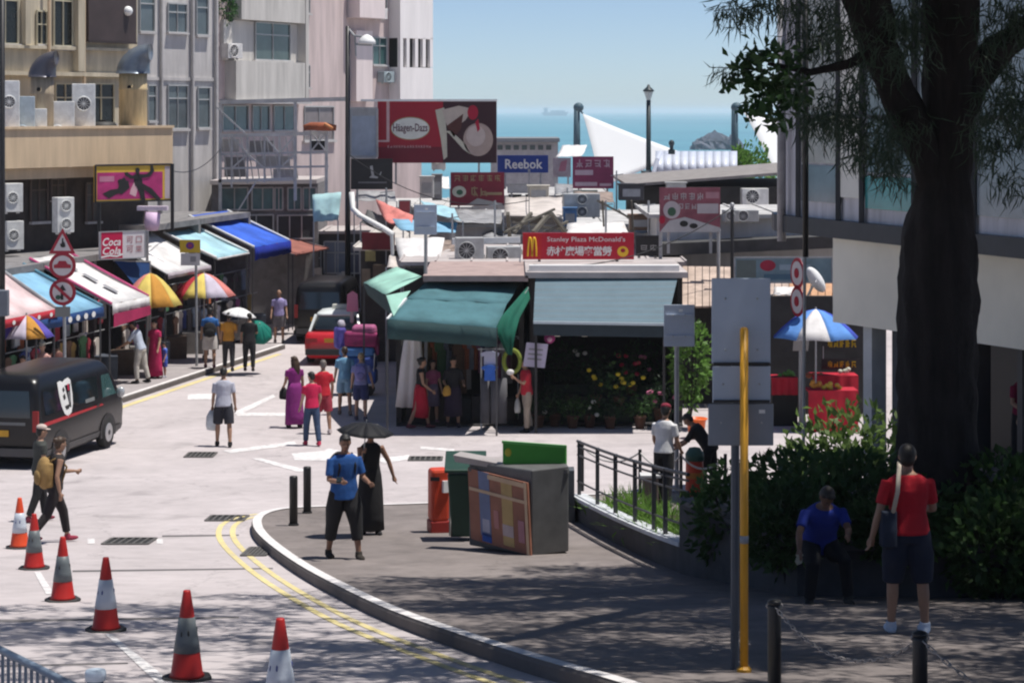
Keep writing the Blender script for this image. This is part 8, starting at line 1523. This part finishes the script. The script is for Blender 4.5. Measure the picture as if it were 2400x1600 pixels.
for (u, v, w_, h_, cc) in ((868, 600, 0.3, 0.3, (0.24, 0.20, 0.08)), (890, 640, 0.4, 0.5, (0.10, 0.07, 0.05)), (858, 650, 0.25, 0.5, (0.18, 0.14, 0.10))): B(MB().box(W(u, v, 65.5), (w_, 0.1, h_)), 'hanging_goods', M('hang_%.2f' % cc[0], cc, 0.8, 0.3), h7)
# small shop signs and boxes on the roofs
for (lab, u0, v0, u1, v1, Y, cc, txt, tc_) in (
    ('small white sign board on the hall roof under the blue shoe sign', 1190, 432, 1250, 452, 83.5, (0.62, 0.62, 0.60), '', None),
    ('narrow green sign below the purple red one', 1342, 446, 1400, 462, 85.6, (0.10, 0.22, 0.16), '', None),
    ('pale blue poster board on the roof behind the burger sign', 1318, 470, 1358, 505, 72, (0.38, 0.52, 0.62), '', None),
    ('dull red board leaning on the roof left of the grey sign back', 935, 470, 962, 500, 73, (0.34, 0.06, 0.07), '', None),
    ('small black board on the white roof below the shoe sign', 1192, 456, 1222, 470, 83.8, (0.04, 0.045, 0.05), '', None),
    ('second small black board on the white roof below the shoe sign', 1232, 456, 1272, 470, 83.8, (0.05, 0.05, 0.06), '', None)):
    t, bd = sign('roof_board', lab, u0, v0, u1, v1, Y, M('board_%.2f_%.2f' % (cc[0], cc[1]), cc, 0.6, 0.2), 0.3); bd.frame(0.03, 0.03, 'frame', m_steel, t)
for (lab, u, v, Y, w_, d_, h_, cc) in (
    ('white roof cabinet left of the dark red sign', 1000, 465, 80, 0.5, 0.5, 0.75, (0.62, 0.62, 0.60)), ('grey roof cabinet beside the white one', 1024, 470, 80.4, 0.35, 0.5, 0.9, (0.24, 0.24, 0.25)),
    ('blue plastic barrel on the roof above the burger sign', 1336, 530, 66, 0.4, 0.4, 0.5, (0.10, 0.22, 0.42)), ('rusty crate on the roof right of the burger sign', 1500, 540, 63, 0.6, 0.5, 0.4, (0.20, 0.13, 0.09)), ('pale roof cabinet behind the faded maroon sign', 1585, 470, 79, 0.7, 0.6, 0.6, (0.50, 0.50, 0.48)),
    ('dark ventilation box on the long hall', 1480, 470, 79.4, 0.9, 0.6, 0.55, (0.06, 0.06, 0.065)), ('cream roof cabinet in the middle of the white roof', 1262, 470, 74, 0.7, 0.6, 0.45, (0.56, 0.52, 0.44))):
    t, p = roof_box('roof_cabinet', lab, 'cabinet', u, v, Y, w_, h_, d_, M('cab_%.2f_%.2f' % (cc[0], cc[2]), cc, 0.6, 0.25)); t['group'] = 'cabinets on the market roofs'; B(MB().box(p + Vector((0, d_/2, h_ + 0.03)), (w_*1.12, d_*1.12, 0.05)), 'lid', M('cab_%.2f_%.2f' % (cc[0], cc[2]), cc, 0.6, 0.25), t); B(MB().box(p + Vector((0, -0.01, h_*0.5)), (w_*0.7, 0.02, h_*0.5)), 'door', m_steel, t)
# overhead cables
for i, (a, b, s_, lab) in enumerate((((815, 360, 74), (1240, 470, 66), 0.7, 'thin black cable from the lamp post to the burger sign roof'), ((1240, 400, 80), (1240, 545, 57), 0.2, 'thin cable hanging behind the burger sign'), ((1716, 486, 56.6), (1250, 620, 54), 0.5, 'thin cable from the black pole to the corner stalls'), ((516, 350, 74.5), (402, 400, 64.3), 0.3, 'thin cable from the white lattice to the dance billboard'))):
    A, Bp = W(*a), W(*b); t = T('cable', lab, 'cable', A, group='overhead cables'); P = [A.lerp(Bp, k/14) - Vector((0, 0, s_*4*(k/14)*(1-k/14))) for k in range(15)]; B(MB().tube(P, 0.014, 5), 'wire', m_blackp, t); B(MB().box(A, (0.08, 0.08, 0.12)), 'clamp', m_steel, t)
# greenery on the balcony of the grey block
p = W(530, 30, 83.4); shrub('green potted shrub on the upper balcony of the grey block', p.x, 83.3, 0.42, 0.4, p.z - 0.35, p.z + 0.75, 350, leaf_mat('balcony_leaf', (0.05, 0.13, 0.04)), (0.10, 0.2), 'plant', 'plants on the balconies', 'balcony_plant'); 
# second kerb-side planter blooms: pale flowers on the sunlit shrub
# more low roofs, sheets and poles between the signs
m_tin = M('tin_sheet', (0.30, 0.30, 0.31), 0.6, 0.4, 2.0, metal=0.2); m_tin2 = M('tin_sheet_rusty', (0.26, 0.20, 0.17), 0.8, 0.45, 2.0); m_sheetb = cloth('sheet_blue_grey', (0.30, 0.36, 0.42))
for (lab, q, mm) in (
    ('rusty tin sheet sloping above the teal awning', [(1010, 590, 61.5), (1100, 588, 61.5), (1095, 562, 63.5), (1005, 564, 63.5)], m_tin2),
    ('grey tin lean-to left of the burger sign', [(1130, 556, 65.5), (1225, 552, 65.5), (1220, 528, 68), (1130, 530, 68)], m_tin),
    ('grey tin roof below the dark red sign', [(1062, 520, 66.5), (1180, 524, 66.5), (1175, 492, 69.5), (1065, 490, 69.5)], m_tin),
    ('blue grey sheet over poles right of the burger sign', [(1490, 545, 64), (1560, 548, 64), (1555, 512, 67), (1488, 510, 67)], m_sheetb),
    ('rusty tin roof in front of the purple red sign', [(1345, 470, 76), (1440, 474, 76), (1436, 450, 80), (1345, 448, 80)], m_tin2),
    ('grey tin roof right of the faded poster', [(1300, 455, 80), (1345, 456, 80), (1342, 432, 84), (1300, 430, 84)], m_tin),
    ('dark tin roof beside the white gutter', [(845, 520, 69), (905, 548, 66), (930, 520, 67), (860, 490, 72)], M('tin_dark', (0.10, 0.10, 0.10), 0.7, 0.4)),
    ('weathered tin roof under the black shop sign', [(830, 470, 77), (930, 472, 77), (925, 448, 79), (835, 446, 79)], m_tin)):
    tarp(lab, q, mm, 'roof_sheet')
for i, (u, v0, v1, Y, lab) in enumerate(((1160, 470, 560, 65, 'thin pole beside the dark red sign'), (1445, 400, 470, 84, 'thin pole right of the purple red sign'), (1420, 470, 545, 63, 'thin pole above the burger sign emblem'), (1520, 470, 560, 61, 'thin pole left of the faded maroon sign'), (1060, 500, 570, 63, 'thin pole left of the dark red sign'), (1330, 440, 500, 76, 'thin pole under the faded poster'), (905, 440, 500, 75, 'thin pole right of the black shop sign'))):
    t = T('roof_pole', lab, 'pole', W(u, v1, Y), group='thin poles on the market roofs'); B(MB().tube([W(u, v1 + 25, Y), W(u, v0, Y)], 0.03, 6), 'shaft', mm if False else m_steel, t); B(MB().bar(W(u - 14, v0 + 12, Y), W(u + 16, v0 + 8, Y), 0.03), 'crossbar', m_steel, t)

# ================================================================== HAZE: sea air from the camera to the horizon
hz_m = bpy.data.materials.new('sea_haze'); hz_m.use_nodes = True; hn = hz_m.node_tree
for nd_ in list(hn.nodes):
    if nd_.type == 'BSDF_PRINCIPLED': hn.nodes.remove(nd_)
pv = hn.nodes.new('ShaderNodeVolumePrincipled'); pv.inputs['Color'].default_value = (0.90, 0.94, 1.0, 1); pv.inputs['Density'].default_value = 0.00016; pv.inputs['Anisotropy'].default_value = 0.2
hn.links.new(pv.outputs[0], hn.nodes['Material Output'].inputs['Volume'])
hz = B(MB().box((0, 15200 - 200, 4.5), (33000, 31500, 31)), 'haze', hz_m); hz['kind'] = 'stuff'; hz['label'] = 'pale sea haze filling the air to the horizon'
